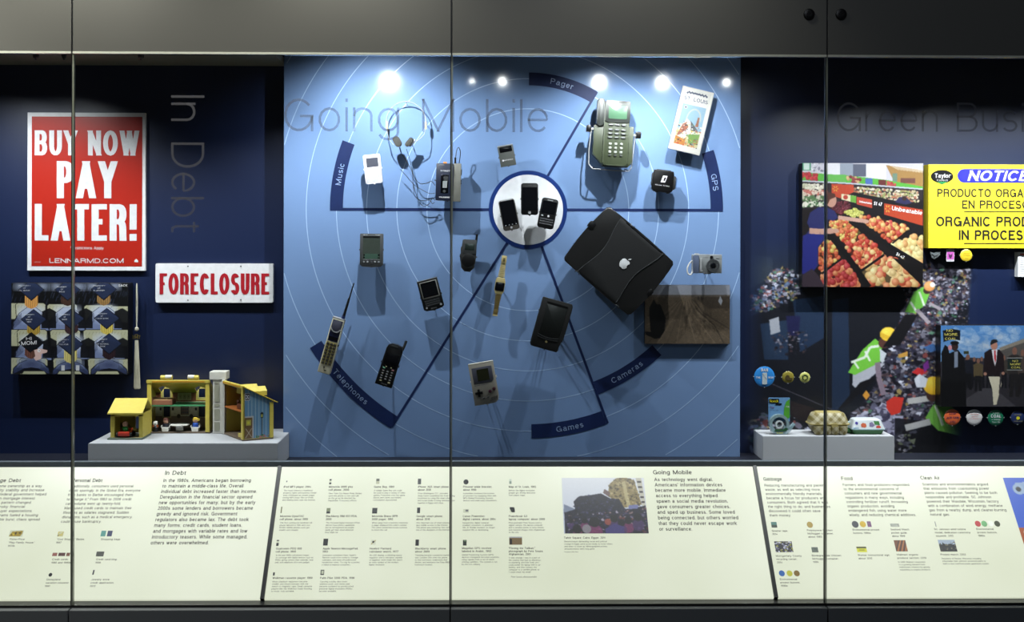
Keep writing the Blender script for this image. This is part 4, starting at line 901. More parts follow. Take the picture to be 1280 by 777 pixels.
c.poly([(18, 55), (32, 52), (32, 66), (20, 66)], (120, 160, 80)).scatter([(3, 40), (32, 44), (32, 70), (3, 70)], 150, .5, 1.7, [(40, 44, 60), (236, 234, 228), (190, 90, 60), (210, 180, 70), (90, 130, 80), (120, 130, 150)], a=.9).scatter([(3, 64), (32, 64), (32, 70), (3, 70)], 20, .6, 1.5, [(200, 80, 40), (210, 140, 70)])
c.blur(1).emit('cover_print', t, plane_fn((-17.5*km, -.1*km, 37.5*km), (35*km, 0, 0), (0, 0, -73*km)), gain=.5)
T('ST. LOUIS', t, -15.3, 24.2, 4.6, 30.5, mat('map_ink_blue', (34, 46, 84), .5), bold=.02, y=.3-.6)
T('VISITORS MAP & GUIDE', t, -13, 21, 1.1, 26, y=-.3)
P(B().tube([(0, 2.6, 10), (0, (YB+.13)/km-.2, 10)], 2).tube([(0, 2.6, -15), (0, (YB+.13)/km-.2, -15)], 2), 'mount_rod', 'steel', t)
# --- ankle tracker
t = device('ankle_transmitter', 'small black rectangular tracking transmitter with strap lugs and white emblem', 'transmitter', 828.7, 225.8, 6.5, -.145)
P(B().prism([(-12, 13), (12.5, 13), (13.5, 9), (13.5, -11.5), (11, -14), (-10, -14), (-13, -11), (-13, 9)], 0, 9, .8), 'body', 'black', t)
P(B().rbox(-12, 1, 4, 16, 1.2, 2, 8, .6).rbox(14, -1, 4.5, 17, 1.2, 2, 8, .6), 'strap_lug', 'black2', t); P(B().rbox(17, -1, 2.2, 14, .8, 3, 7, .4), 'strap_end', mat('clear_strap', (66, 90, 128), .3), t)
P(B().rbox(-6, -14.4, 3, 1.6, .5, 1, 5, .3).rbox(8, -14.4, 3, 1.6, .5, 1, 5, .3).rbox(0, 13.3, 18, 1.5, .4, 1, 7, .3), 'screw_boss', 'black2', t)
P(B().prism([(-.5, 6.5), (5, 6.5), (2.8, -2), (-2.7, -2)], -.25, .1).cyl(0, 0, 0.01, 0, .01, 3), 'emblem', 'white', t); P(B().prism([(1.5, 4.5), (3.6, 4.5), (2.4, 0), (.3, 0)], -.4, -.2), 'emblem_slot', 'black', t)
T('House Arrest', t, -8.8, -6.6, 1.7, 17.5, M['white'], bold=.01)
P(B().ring(0, -2, 9, 10, 10, 20, 24, 0, 180), 'strap_loop', mat('clear_strap2', (120, 150, 200), .2, alpha=.35), t)
P(B().tube([(0, 9, 0), (0, (YB+.145)/KP[t.name]-.2, 0)], 1.2), 'mount_rod', 'black', t)
# --- palm organizer
t = device('palm_organizer', 'dark grey pocket organizer with tall grey-green screen and round bottom buttons', 'organizer', 464.3, 312.5, .5)
P(B().rbox(0, .8, 28.8, 39.6, 1.2, 0, 6.5, .5).prism([(-13, -18.5), (13, -18.5), (12, -20.6), (0, -21.6), (-12, -20.6)], .4, 6, .3), 'body', mat('organizer_grey', (62, 65, 68), .5), t)
P(B().rbox(0, 3.2, 21.5, 29, .5, -.2, .4), 'screen', mat('lcd_dull', (62, 70, 64), .25), t); P(B().rbox(0, -7.7, 18, 6.6, .4, -.35, .2), 'writing_area', mat('lcd_dull_green', (60, 86, 74), .3), t)
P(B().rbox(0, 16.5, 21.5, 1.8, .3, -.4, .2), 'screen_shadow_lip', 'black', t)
b = B(); grid(b, (-9.2, -4.8, 4.6, 9.3), (-14.6,), 2.3, 2.3, -.8, .1, r=1.1); P(b, 'application_button', mat('button_pale', (150, 154, 156), .4), t); P(B().rbox(0, -15.4, 3, 4, .6, -.6, .1, .1).rbox(-13, -14.8, 1, 3, .3, -.5, .1), 'scroll_button', 'dgrey', t)
b = B(); grid(b, (-9, 9), (-6, -9.3), 2, 2, -.5, .1, r=1); P(b, 'silk_icon', 'screen', t); P(B().rbox(0, -11.6, 21, .5, .2, -.3, .1), 'trim_line', 'grey', t)
T('Palm Pilot', t, -10.3, 18.5, 1.1, 5, M['white']); T('U.S. Robotics', t, 5, 18.5, 1.1, 6, M['white']); mount(t, 28.8, 40.5, 6.5, nz=.5)
# --- keyboard pager phone
t = device('handheld_organizer', 'black handheld messenger with square silver-framed screen over a tiny keyboard, tilted left', 'organizer', 538.3, 368, -14.5)
P(B().prism([(-13, 19.5), (13, 19.5), (13, -17), (10, -19), (0, -20), (-10, -19), (-13, -17)], 0, 6, .6), 'body', 'black', t)
P(B().rbox(.2, 6.6, 22, 21, .8, -.25, .3, .1), 'screen_frame', mat('frame_silver', (138, 138, 134), .35, .4), t); P(B().rbox(.2, 6.8, 19.4, 18.6, .4, -.45, .1), 'screen', 'screen', t)
b = B(); grid(b, [-8.6+1.92*i for i in range(10)], (-7.2, -9.9, -12.6), 1.4, 1.7, -.55); P(b, 'keyboard', 'dgrey', t)
P(B().cyl(-8.8, -15.2, 1.1, -.5, .2, 14).cyl(9.6, -14.6, 1.4, -.5, .2, 14), 'round_key', 'grey', t); T('BlackBerry', t, -3.6, -17.6, 1.1, 7); mount(t, 26, 39, 6, nz=-1.5, rods=((0, -3),))
P(B().box(-12.6, 12.6, -.2, .8, 19.1, 19.7), 'top_edge', 'grey', t)
# --- flip phone
t = device('mobile_phone', 'chunky black flip mobile phone with round speaker cover and stub antenna', 'phone', 586.3, 318, 4, -.14)
P(B().prism([(-9, 18), (8.6, 17.4), (9, -4), (7.6, -16), (3, -21.4), (-4, -21.6), (-8.5, -17), (-11, -3), (-10, 8)], 0, 9, 1), 'body', 'black2', t)
P(B().rbox(0, 10, 16.8, 17.5, 1.2, -1.2, 2, .7), 'display_housing', 'dgrey', t); P(B().rbox(.2, 9.6, 11.8, 8.2, 1, -1.4, -.8, .1), 'screen', mat('lcd_dark_green', (38, 48, 46), .2), t)
P(B().cyl(-.3, -7.6, 8.8, -3, 3, 32, 1.2), 'flip_cover', 'black', t); P(B().ring(-.3, -7.6, 8.2, 8.9, -2.6, -1.6, 32), 'cover_rim', 'dgrey', t)
P(B().tube([(7.6, 4, 15), (8.2, 4, 26)], [1.5, 1.3], 10), 'antenna', 'black', t); P(B().rbox(-10, 6, 1.8, 6, .6, 2, 6, .3).rbox(-10.8, -2, 1.6, 4, .6, 2, 6, .3), 'side_buttons', 'dgrey', t)
mount(t, 19, 38, 9, Y=-.14, nz=-2.5)
# --- calculator watch
t = device('calculator_watch', 'gold calculator wristwatch with dark display, hung upright with band open', 'watch', 624.8, 357, 9, -.13)
gold = mat('gold_metal', (206, 190, 134), .3, .4); goldd = mat('gold_metal_dark', (120, 104, 60), .35, .4)
P(B().prism([(-4.5, 10.5), (4.5, 10.5), (6.3, 6), (6.3, -6), (4, -11), (-4, -11), (-6.3, -6), (-6.3, 6)], 0, 4.5, 1), 'case', gold, t)
P(B().rbox(0, -1, 11.3, 10.6, 1.4, -.6, .5, .3), 'display', 'screen', t)
def link_band(z0, z1, n, w0, w1, m):
    for i in range(n):
        u = (i+.5)/n; z = z0+(z1-z0)*u; ww = w0+(w1-w0)*u; h = abs(z1-z0)/n*.82
        P(B().rbox(.6*math.sin(u*3)*0, z, ww, h, .3, .6+1.2*u, 2.8+1.2*u, .25), 'band_link', m, t)
link_band(11, 29, 8, 8.8, 6.2, gold); link_band(-11.4, -30, 9, 8, 5.6, goldd)
P(B().rbox(0, 33.5, 6.6, 9, .8, .8, 3, .3), 'clasp', gold, t); P(B().rbox(0, 33, 2.2, 4.5, .5, .5, 1, .1), 'clasp_slot', goldd, t); P(B().rbox(0, -34, 5.8, 8, .8, .8, 3, .3), 'band_end', goldd, t); P(B().rbox(0, -37.4, 6.4, 1.8, .4, .4, 3.4, .2), 'end_clip', gold, t)
P(B().tube([(0, 4, 0), (0, (YB+.13)/KP[t.name]-.2, 0)], 1).box(-2.4, 2.4, 3, 4.4, -36, 36).box(-5, 5, 2.5, 4.6, -6, 6), 'mount_rod', mat('bracket_brown', (70, 66, 54), .5), t)
# --- brick phone
t = device('brick_phone', 'long cream brick cell phone with black whip antenna in front of the Telephones arc', 'phone', 413.8, 432.2, 15.6, -.15)
cr = mat('cream_plastic', (206, 202, 178), .45)
P(B().prism([(-7.6, 35), (7.6, 35), (7.8, -34.5), (7, -35.3), (-7.4, -35.3), (-8, -34.5)], 0, 13, .8), 'body', cr, t)
P(B().prism([(-6.4, 33), (6.4, 33), (6.4, 6), (-6.4, 6)], -.3, .4, .2), 'face_panel', mat('phone_navy', (26, 32, 60), .3), t)
P(B().rbox(0, 24.5, 12, 15.5, 4.5, -1.2, .3, .5), 'earpiece', mat('earpiece_grey', (52, 54, 72), .5), t); P(B().ring(0, 24, 5.3, 6.4, -1.8, -.2, 20, 195, 345), 'earpiece_rim', 'grey', t); P(B().rbox(0, 10, 11.4, 4, .5, -.6, .2), 'display', 'screen', t)
P(B().rbox(0, -9.5, 13.6, 29, .5, -.2, .4), 'keypad_plate', mat('keypad_ochre', (150, 140, 84), .5), t)
b = B(); grid(b, (-4.4, 0, 4.4), [2.4-4.1*i for i in range(7)], 3.2, 2.8, -1.1, .1); P(b, 'keypad', mat('key_dark_olive', (44, 42, 34), .5), t)
P(B().rbox(-1.3, -27.5, 1.8, 1.4, .3, -.5, .1).rbox(1, -31.2, 3, 1, .4, -.4, .2), 'microphone_slot', 'black', t)
P(B().box(-7.8, 7.8, -.2, 12, 34.6, 36.2, bev=.3), 'top_cap', 'grey', t)
P(B().tube([(4.6, 5, 35), (4.9, 5, 44), (5.2, 5, 62), (5.4, 5, 64), (5.8, 5, 83)], [2.3, 1.7, 1.5, .9, .8], 10), 'antenna', 'black', t)
P(B().tube([(4.6, 5, 34), (4.7, 5, 40)], 2.3, 10), 'antenna_base', mat('antenna_blue', (28, 44, 96), .4), t)
P(B().rbox(8.2, 2, 1.4, 2.4, .4, 2, 8, .2).rbox(-8.2, -2, 1.4, 2.4, .4, 2, 8, .2), 'mount_clip', 'black', t)
P(B().tube([(0, 13, 8), (0, (YB+.15)/KP[t.name]-.2, 8)], 1).tube([(0, 13, -12), (0, (YB+.15)/KP[t.name]-.2, -12)], 1), 'mount_rod', 'black', t)
# --- pda phone
t = device('mobile_phone', 'long black mobile phone with three columns of lit-looking keys, right of the Telephones arc', 'phone', 487, 456.4, 17.5, -.2)
P(B().prism([(-10.5, 20), (-9, 24.5), (-5, 27), (2, 27.4), (7.5, 26), (10.5, 21), (10.8, -20), (11, -27), (-11, -27), (-10.8, -20)], 0, 9, .9), 'body', 'black', t)
P(B().rbox(0, 6, 17, 17, 1, -.3, .4, .2), 'screen', 'screen', t); P(B().rbox(-1, 24.2, 9, 1.6, .7, -.5, .3, .2), 'earpiece', 'dgrey', t)
b = B(); grid(b, (-5.7, 0, 5.7), (-8.2, -11.4, -14.6, -17.8), 2.6, 1.4, -.8, .1, r=.5); P(b, 'keypad', 'grey', t)
b = B(); grid(b, (-5.7,), (-4.8,), 3, 1.5, -.8, .1, r=.5); P(b, 'call_key', mat('key_green', (120, 180, 150), .4), t)
b = B(); grid(b, (5.7,), (-4.8,), 3, 1.5, -.8, .1, r=.5); P(b, 'end_key', mat('key_rose', (190, 140, 150), .4), t)
b = B(); grid(b, (-3.6, 2.8), (-2.6,), 1.6, 1.2, -.7, .1, r=.5).rbox(5.7, -21, 3, 1.7, .5, -.8, .1).rbox(-5.2, -21, 2.6, 1.4, .5, -.8, .1); P(b, 'menu_key', mat('key_cream', (196, 190, 150), .4), t)
T('QUALCOMM', t, -3.5, -24.8, 1.2, 8)
P(B().tube([(9, 4, 22), (10, 4, 27), (10.6, 4, 35)], [1.9, 1.7, 1.5], 10), 'antenna', 'black2', t); mount(t, 21.8, 53, 9, Y=-.2, nz=1.5, rods=((-2, 6), (2, -8)))
# --- newton tablet
t = device('tablet_organizer', 'large black tablet organizer with dark screen and curved lower lid, tilted right', 'organizer', 689.2, 406, 15.7, -.195)
P(B().prism([(-19.5, 31.5), (18.5, 31.5), (20, 28), (20, 2), (19.2, -16), (16.6, -18.5), (16.6, -29.5), (15, -31.5), (-17.5, -31.5), (-19.5, -29)], 0, 9, .9), 'body', mat('tablet_black', (12, 13, 14), .5, spec=.35), t)
P(B().rbox(.8, 5, 26.5, 39, .8, -.3, .4, .2), 'screen', mat('tablet_screen', (24, 27, 26), .3), t); P(B().rbox(.8, 26.5, 27, 2, .6, -.5, .3), 'screen_lip', 'black', t)
P(B().ring(0, 22, 38.2, 38.9, -.9, 0, 24, 250.5, 289.5), 'lid_line', 'dgrey', t); P(B().ring(0, 46, 64.4, 64.9, -.9, 0, 24, 258, 282), 'lid_line', 'dgrey', t)
P(B().cyl(-.5, -21.8, 1.4, -.5, .1, 16), 'emblem', mat('emblem_gold', (170, 156, 110), .35, .5), t); mount(t, 39, 63, 9, nz=14, rods=((-4, 6), (4, -8), (0, -18)), m=M['black2'], Y=-.195)
# --- hand held game
t = device('handheld_game', 'grey hand-held video game with cross pad, two round buttons and small dark screen', 'game console', 605, 479, -9.8, -.2)
P(B().prism([(-15.8, 26), (15.8, 26), (15.8, -19), (14.5, -23), (11.5, -25.3), (9, -26), (-15.8, -26)], 0, 9, .8), 'body', mat('console_grey', (150, 146, 136), .5), t)
P(B().prism([(-12.5, 20.8), (12.8, 20.8), (12.8, 3.5), (10, .5), (-12.5, .5)], -.2, .4, .1), 'bezel', mat('bezel_grey', (72, 74, 88), .4), t); P(B().rbox(.6, 11, 14.6, 14.5, .3, -.4, 0), 'screen', mat('screen_olive', (38, 40, 22), .2), t)
P(B().box(-4.8, 4.8, -1.2, .1, -12.3, -9.3, bev=.2).box(-1.5, 1.5, -1.2, .1, -15.6, -6, bev=.2).X(Matrix.Translation((-8.2, 0, 0))), 'direction_pad', 'black', t)
P(B().cyl(6, -10.8, 2.1, -1.1, .1, 20, .3).cyl(11.2, -8.4, 2.1, -1.1, .1, 20, .3), 'action_button', mat('button_maroon', (66, 24, 44), .35), t)
b = B()
for x in (-3.2, 1.8): b.X(Matrix.Identity(4)); 
b.tube([(-4.4, -.3, -18.6), (-1.8, -.3, -17.3)], .9).tube([(1, -.3, -18.2), (3.6, -.3, -16.9)], .9); P(b, 'start_button', 'dgrey', t)
b = B()
for i in range(6): b.tube([(4.2+i*1.75, -.05, -23.6+i*.35), (7.4+i*1.35, -.05, -18.3+i*.2)], .35, 5)
P(b, 'speaker_slot', 'dgrey', t); T('Nintendo GAME BOY', t, -12.3, -1.8, 1.2, 18, M['bluedark'], bold=.01); P(B().box(-15.6, 15.6, -.1, 8.5, 25.6, 26.4, bev=.2), 'top_edge', mat('console_pale', (186, 182, 170), .5), t)
P(B().rbox(16.6, 6, 1.6, 3, .5, 2, 6, .2).rbox(-16.4, 4.4, 1.4, 1.6, .4, 2, 5, .2).rbox(0, -26.6, 2, 1, .3, .4, 4), 'mount_clip', 'white', t)
kk = (YB+.2)/KP[t.name]-.2
P(B().tube([(-5, 9, -6), (-5, kk, -6)], .6).tube([(5, 9, -6), (5, kk, -6)], .6).tube([(0, 9, 6), (0, kk, 6)], .8), 'mount_rod', 'black', t)
# --- laptop
t = device('laptop_computer', 'large black laptop computer closed and turned on its corner, with silver fruit emblem', 'laptop', 773.8, 326, 40.6, -.175)
out = []
for (x0, z0), (x1, z1), bulge in (((-52, -44), (52, -44), 1.0), ((55, -41), (55, 41), 2.5), ((52, 44), (-52, 44), 1.0), ((-55, 41), (-55, -41), 2.5)):
    for i in range(9):
        u = i/8; bz = bulge*math.sin(math.pi*u); dx, dz = x1-x0, z1-z0; L_ = math.hypot(dx, dz)
        out.append((x0+dx*u+dz/L_*bz, z0+dz*u-dx/L_*bz))
P(B().prism([(x*.985, z*.985) for x, z in out], 6, 18, .8), 'base', mat('laptop_base', (14, 14, 15), .45), t)
P(B().prism(out, 0, 6.4, 2.2, 3), 'lid', mat('laptop_rubber', (8, 8, 9), .45, spec=.35), t)
def S(x0, x1, n=14): return [(x0+(x1-x0)*(.5-.5*math.cos(math.pi*i/n)), 42-84*i/n) for i in range(n+1)]
lp = S(-34, -22); rp = S(35, 27)
lp = [(-33+(14*(i/14)**1.0 if 0 else 0)+13*math.sin(math.pi*min(1, i/14*.95))**2*.55+2*i/14, 42.5-85*i/14) for i in range(15)]
rp = [(36-13*math.sin(math.pi*min(1, i/14*.95))**2*.55-5*i/14, 42.5-85*i/14) for i in range(15)]
P(B().prism(lp+rp[::-1], -.7, 1, .3), 'lid_panel', mat('laptop_panel', (20, 21, 23), .5, spec=.35, bump=.05, scale=400), t)
for q in (lp, rp): P(B().tube([(x, -.6, z) for x, z in q], .35, 6), 'panel_seam', 'dgrey', t)
P(B().box(-24, 34, -.8, 0, 41.6, 42.6), 'hinge_gap', 'screen', t)
ap = [(0, 6.6), (2.6, 7.6), (5.2, 7), (6.9, 5), (5.3, 2.6), (5.2, -.2), (7.3, -2.4), (5.2, -6.2), (3, -7.6), (.2, -6.9), (-2.8, -7.6), (-5.6, -5), (-7.2, -.6), (-6.7, 4), (-4.4, 7), (-2, 7.4)]
P(B().prism([(x*.82+7, z*.82+1.5) for x, z in ap], -1.5, -.6, .15), 'emblem', mat('emblem_silver', (206, 208, 212), .4), t)
P(B().prism([(x+7, z+1.5) for x, z in ((.4, 7), (1.2, 9.6), (3.6, 10.8), (2.8, 8.2))], -1.5, -.6), 'emblem_leaf', MATS['emblem_silver'], t)
for x, z, w_, h_ in ((-57, 12, 5, 9), (57, -4, 3, 8)): P(B().rbox(x*.97, z, w_+3, h_, 2, -1.2, 12, .6), 'mount_clip', 'black', t)
for x, z in ((-30, -46), (35, -46), (-16, 46)): P(B().tube(crv([(x-3, 3, z), (x-2, -1.2, z+(2 if z < 0 else -2)), (x+2, -1.2, z+(2 if z < 0 else -2)), (x+3, 3, z)]), .5, 6), 'mount_hook', 'dgrey', t)
kk = (YB+.175)/KP[t.name]-.2
P(B().box(-20, 20, 18, 20, -16, 16).tube([(-12, 19, 0), (-12, kk, 0)], 2).tube([(12, 19, 0), (12, kk, 0)], 2), 'mount_rod', 'black', t)
# --- camera
t = device('digital_camera', 'small silver compact digital camera with round lens and wrist strap', 'camera', 884.5, 329.8, .5, -.165)
sv = mat('camera_silver', (150, 154, 156), .35, .3)
P(B().rbox(-.5, 0, 37, 23, 1.6, 0, 9, .9), 'body', sv, t); P(B().rbox(-14.8, -.5, 7.5, 22.5, 1, -1.8, 6, .9), 'grip', mat('camera_blue_grey', (96, 108, 136), .4, .3), t); P(B().rbox(-8.6, -1.5, 2.4, 18, 1, -2, 1, .8), 'grip_ridge', 'steel', t)
P(B().box(-19, 18, .5, 8.6, 10.7, 12, bev=.4), 'top_plate', mat('camera_top', (220, 222, 224), .3, .5), t)
le = P(B().ring(6.6, -2, 5.6, 8.2, -2.5, .5, 40), 'lens_barrel', 'dgrey', t); P(B().cyl(6.6, -2, 6.6, -1.8, 0, 32, .2), 'lens_face', 'steel', le); P(B().ring(6.6, -2, 3.7, 4.9, -2.6, -1.8, 32), 'lens_rim', 'dgrey', le); P(B().cyl(6.6, -2, 3.8, -2.6, -1.7, 24, .3), 'lens_glass', 'screen', le)
P(B().cyl(4.8, 8.4, 2, -.8, .2, 20), 'viewfinder', 'black', t); P(B().rbox(12.8, 7.6, 4.5, 1.2, .4, -.3, .2), 'flash', 'grey', t); P(B().cyl(-7.3, -8.4, 1, -.7, .1, 14), 'badge', 'white', t)
T('Canon', t, -5.2, 7.6, 1.4, 6, M['black'])
P(B().tube(crv([(-19, 2, 4), (-23, 1, 0), (-25.5, 0, -6), (-24.5, 0, -12), (-21, 0, -13.5), (-18.8, 1, -9), (-18.3, 2, -3), (-19, 2, 4)]), 1.0, 8), 'wrist_strap', mat('strap_pale', (196, 196, 196), .6), t)
P(B().rbox(-13, 12.4, 5, 1.6, .5, 2, 7, .3), 'shutter_button', 'steel', t)
P(B().tube([(0, 9, 0), (0, (YB+.165)/KP[t.name]-.2, 0)], 1.2).box(-4, 4, 9, 10, -12, 0).box(-4, 4, -.6, 10, -12.6, -11.6), 'mount_rod', 'dgrey', t)

# --- desert photo
def board(name, label, cat, x0, y0, x1, y1, Yf, Yw, m, cv, gain=1.0, rough=.35, post=None, prname='photo_print', rad=0):
    """flat mounted print: board from front plane Yf back to wall Yw"""
    a, b_ = W(x0, y1, Yf), W(x1, y0, Yf); cx = (a.x+b_.x)/2
    t = thing(name, label, cat, (cx, Yf, a.z), world=True)
    if rad: B().rbox(cx, (a.z+b_.z)/2, b_.x-a.x, b_.z-a.z, rad, Yf, Yw-.0005, .0008).out('board', m, t)
    else: B().box(a.x, b_.x, Yf, Yw-.0005, a.z, b_.z, bev=.0008).out('board', m, t)
    if cv is not None:
        e = .0004
        cv.emit(prname, t, plane_fn((a.x-cx+e, -.0006, b_.z-a.z-e), (b_.x-a.x-2*e, 0, 0), (0, 0, -(b_.z-a.z)+2*e)), gain=gain, rough=rough)
    t['k'] = K(Yf); return t
def wtext(t, s, px, py, h, w=None, m='black', Y=None, rot=0, off=.0012, name='lettering', **kw):
    """text on a wall-parallel thing, anchored by photo px"""
    Yf = t.location.y if Y is None else Y; k = K(Yf); O = W(px, py, Yf)-t.location; c, d = math.cos(R(rot)), math.sin(R(rot))
    return frame_text(name, s, M[m] if isinstance(m, str) else m, t, (O.x, O.y-off, O.z), (c*k, 0, d*k), (-d*k, 0, c*k), (0, -1, 0), h=h, w=w, **kw)
c = Canvas(806, 356, 912.5, 429.5, ss=2, base=(104, 84, 62), seed=4).zoom(800, 345, 8.175)
c.rect(0, 0, 1000, 196, (150, 156, 176)); c.rect(0, 190, 1000, 214, (110, 96, 84)); c.scatter([(0, 200), (950, 196), (950, 700), (0, 700)], 900, 6, 22, [(84, 68, 50), (120, 98, 72), (98, 80, 58), (140, 116, 86), (70, 56, 42)], a=.35)
for k in range(16):
    x = 60+k*62; c.line([(470+(k-8)*5, 215), (420+(x-420)*.45, 380), (x-60+(k-6)*40, 700)], 9, (76, 60, 44) if k % 2 else (148, 124, 94), .4)
c.line([(560, 250), (640, 370), (950, 560)], 14, (52, 40, 32), .6); c.line([(570, 330), (760, 500), (860, 690)], 10, (48, 38, 30), .6)
c.poly([(560, 215), (950, 205), (950, 330), (700, 330)], (64, 52, 42), .55)
c.poly([(140, 235), (165, 285), (205, 290), (235, 360), (262, 430), (250, 560), (205, 635), (140, 640), (110, 590), (95, 430), (90, 330)], (12, 11, 12)); c.poly([(45, 565), (110, 570), (150, 640), (60, 600)], (14, 12, 12))
for k in range(7): c.line([(110+k*18, 320), (125+k*16, 600)], 4, (34, 34, 32), .6)
c.poly([(820, 200), (845, 250), (828, 300), (800, 255)], (176, 184, 206)); c.rect(590, 205, 600, 240, (30, 26, 26)); c.rect(622, 208, 630, 244, (30, 26, 26)); c.desat(.35).blur(1).grain(9)
t = board('desert_photo', 'landscape photo of tire tracks in brown desert with a cloaked figure', 'photo', 806, 356, 912.5, 429.5, -.1, YB, M['black'], c, .95)
# ================================================================ LEFT BAY
t = board('advertising_sign', 'large red sign reading BUY NOW PAY LATER on the left navy wall', 'sign', 34, 141, 182, 338, -.014, YN, mat('sign_white', (232, 233, 238), .35), None)
a, b_ = W(39.5, 332.5, -.014), W(178, 146, -.014)
B().box(a.x, b_.x, -.0148, -.0138, a.z, b_.z).out('red_field', mat('sign_red', (176, 36, 22), .3, var=.03, scale=6), t)
for s, x, yb, h, w_ in (('BUY NOW', 43.5, 194, 31, 129), ('PAY', 71, 247.5, 46, 74.5), ('LATER!', 43.5, 300.5, 45.5, 126)):
    wtext(t, s, x, yb, h, w_, 'white', bold=.035)
wtext(t, '*Restrictions Apply', 88, 311.5, 3.6, 41, 'white'); wtext(t, 'LENNARMD.COM', 62, 328.5, 5.8, 91.5, 'white', bold=.02, ref='LENNARMD.COM'); 
B().prism([(lambda q: (q.x, q.z))(W(x, y, -.014)) for x, y in ((168, 325.5), (170.4, 323.2), (172.8, 325.5), (172.8, 327.6), (168, 327.6))], -.0154, -.0146).out('house_symbol', M['white'], t)
wtext(t, 'LNR-0113', 43, 328, 1.2, 7.5, 'white')
t = board('foreclosure_sign', 'white rounded metal sign reading FORECLOSURE in red', 'sign', 194.3, 329.3, 341.5, 378, -.02, YN, mat('sign_enamel', (236, 236, 240), .3), None, rad=.005)
wtext(t, 'FORECLOSURE', 199.5, 367.5, 26, 136, mat('sign_crimson', (176, 28, 40), .35), bold=.028)
for x, y in ((235, 332.6), (301, 332.6), (235, 375), (301, 374.6)):
    p = W(x, y, -.02); B().cyl(p.x, p.z, .0022, -.0216, -.0206, 14, .0003).out('screw', M['black'], t)
# cartoon board: rows of graduates seen from behind (generic drawing)
c = Canvas(14, 353.7, 160, 467.5, ss=2.4, base=(9, 10, 14), seed=3).zoom(10, 345, 5.18)
gown, gl, chair_, cap_ = (118, 132, 172), (196, 204, 226), (182, 182, 152), (36, 46, 74)
def chair(u, v, w_=180, h_=90):
    c.poly([(u-w_/2, v+12), (u-w_/2+14, v), (u+w_/2-14, v), (u+w_/2, v+12), (u+w_/2-6, v+h_), (u-w_/2+6, v+h_)], (40, 40, 36)); c.poly([(u-w_/2+4, v+14), (u-w_/2+16, v+4), (u+w_/2-16, v+4), (u+w_/2-4, v+14), (u+w_/2-10, v+h_-4), (u-w_/2+10, v+h_-4)], chair_)
    for k in range(7): c.line([(u-w_/2+24+k*22, v+14), (u-w_/2+16+k*22, v+34)], 2, (120, 120, 96))
def grad(u, v, hair, ex=0, capc=(36, 46, 74), last=False):
    g_ = [(u-122, v+258), (u-118, v+205), (u-80, v+150), (u-28, v+112), (u+28, v+112), (u+80, v+150), (u+118, v+205), (u+122, v+258)]
    if last: g_ = [(x, v+100+(y-v-100)*.62) for x, y in g_]
    c.poly(g_, (20, 22, 32)); q = [(u+(x-u)*.95, y+4) for x, y in g_]; c.poly(q, (118, 132, 172) if not last else (60, 72, 110))
    s_ = .62 if last else 1
    c.disc(u, v+(150 if not last else 128), 88, (208, 216, 234) if not last else (150, 164, 196), rv=50*s_, soft=26); c.disc(u, v+(172 if not last else 140), 62, (170, 182, 212) if not last else (70, 80, 116), rv=52*s_, soft=22)
    if last: c.poly([(u-112, v+200), (u-50, v+168), (u, v+160), (u+50, v+168), (u+112, v+200)], (14, 16, 26))
    for sg in (-1, 1):
        for k in range(16): c.line([(u+sg*(66+k*3.6), v+(150+k*4)*(1 if not last else .92)), (u+sg*(60+k*4.4), v+(205+k*4 if not last else 170+k*3))], 2.2, (30, 36, 60), .8)
        c.line([(u+sg*28, v+114), (u+sg*80, v+(152 if not last else 134)), (u+sg*116, v+(206 if not last else 166))], 2.5, (18, 18, 24))
    c.poly([(u-42, v+20), (u+42, v+20), (u+43, v+80+ex), (u+22, v+98+ex), (u, v+106+ex), (u-22, v+98+ex), (u-43, v+80+ex)], hair)
    for k in range(12): c.line([(u-40+k*7.2, v+40), (u-37+k*6.6, v+92+ex+(k % 3)*4)], 2.2, tuple(q*(.6 if k % 2 else 1.15) for q in hair))
    c.poly([(u-86, v), (u, v-68), (u+86, v), (u, v+72)], (8, 9, 14)); c.poly([(u-80, v), (u, v-63), (u+80, v), (u, v+65)], capc)
    c.poly([(u-80, v), (u, v-63), (u+80, v), (u, v-20)], tuple(q*1.25 for q in capc), .5)
rows = [((150, 88), (385, 88), (620, 85)), ((165, 280), (410, 275), (640, 272)), ((150, 430), (405, 440), (655, 436))]
hairs = [((208, 150, 80), (70, 48, 40), (150, 116, 70)), ((170, 140, 60), (60, 40, 44), (206, 186, 90)), ((110, 70, 60), (210, 196, 120), (44, 28, 34))]
chs = [((30, 172), (145, 172), (350, 178), (590, 185), (760, 192)), ((38, 345), (155, 345), (370, 345), (585, 345), (750, 345)), ((20, 525), (165, 530), (385, 528), (610, 530), (760, 535))]
for k in range(70):
    u0, v0 = c.rng.uniform(20, 778), c.rng.uniform(45, 150); c.line([(u0, v0), (u0-12, v0+34)], 2.5, (90, 104, 140), .5)
for j, (u, v) in enumerate(rows[0]):
    for sg in (-1, 1): c.disc(u+sg*72, v-22, 42, (168, 178, 204), rv=28, soft=24, a=.8)
for r_ in range(3):
    for q in chs[r_]: chair(q[0], q[1], 200 if r_ < 2 else 190, 110)
    for j, (u, v) in enumerate(rows[r_]): grad(u, v, hairs[r_][j], 18 if (r_, j) in ((0, 0), (2, 1)) else 0, last=(r_ == 2), capc=(14, 16, 24) if (r_, j) == (2, 0) else (36, 46, 74))
    if r_ < 2:
        for u0 in (268, 505, 740) if r_ == 0 else (275, 520, 745): c.poly([(u0-48, rows[r_][0][1]+140), (u0, rows[r_][0][1]+118), (u0+40, rows[r_][0][1]+140), (u0+44, rows[r_][0][1]+250), (u0-52, rows[r_][0][1]+250)], (9, 10, 15), .9)
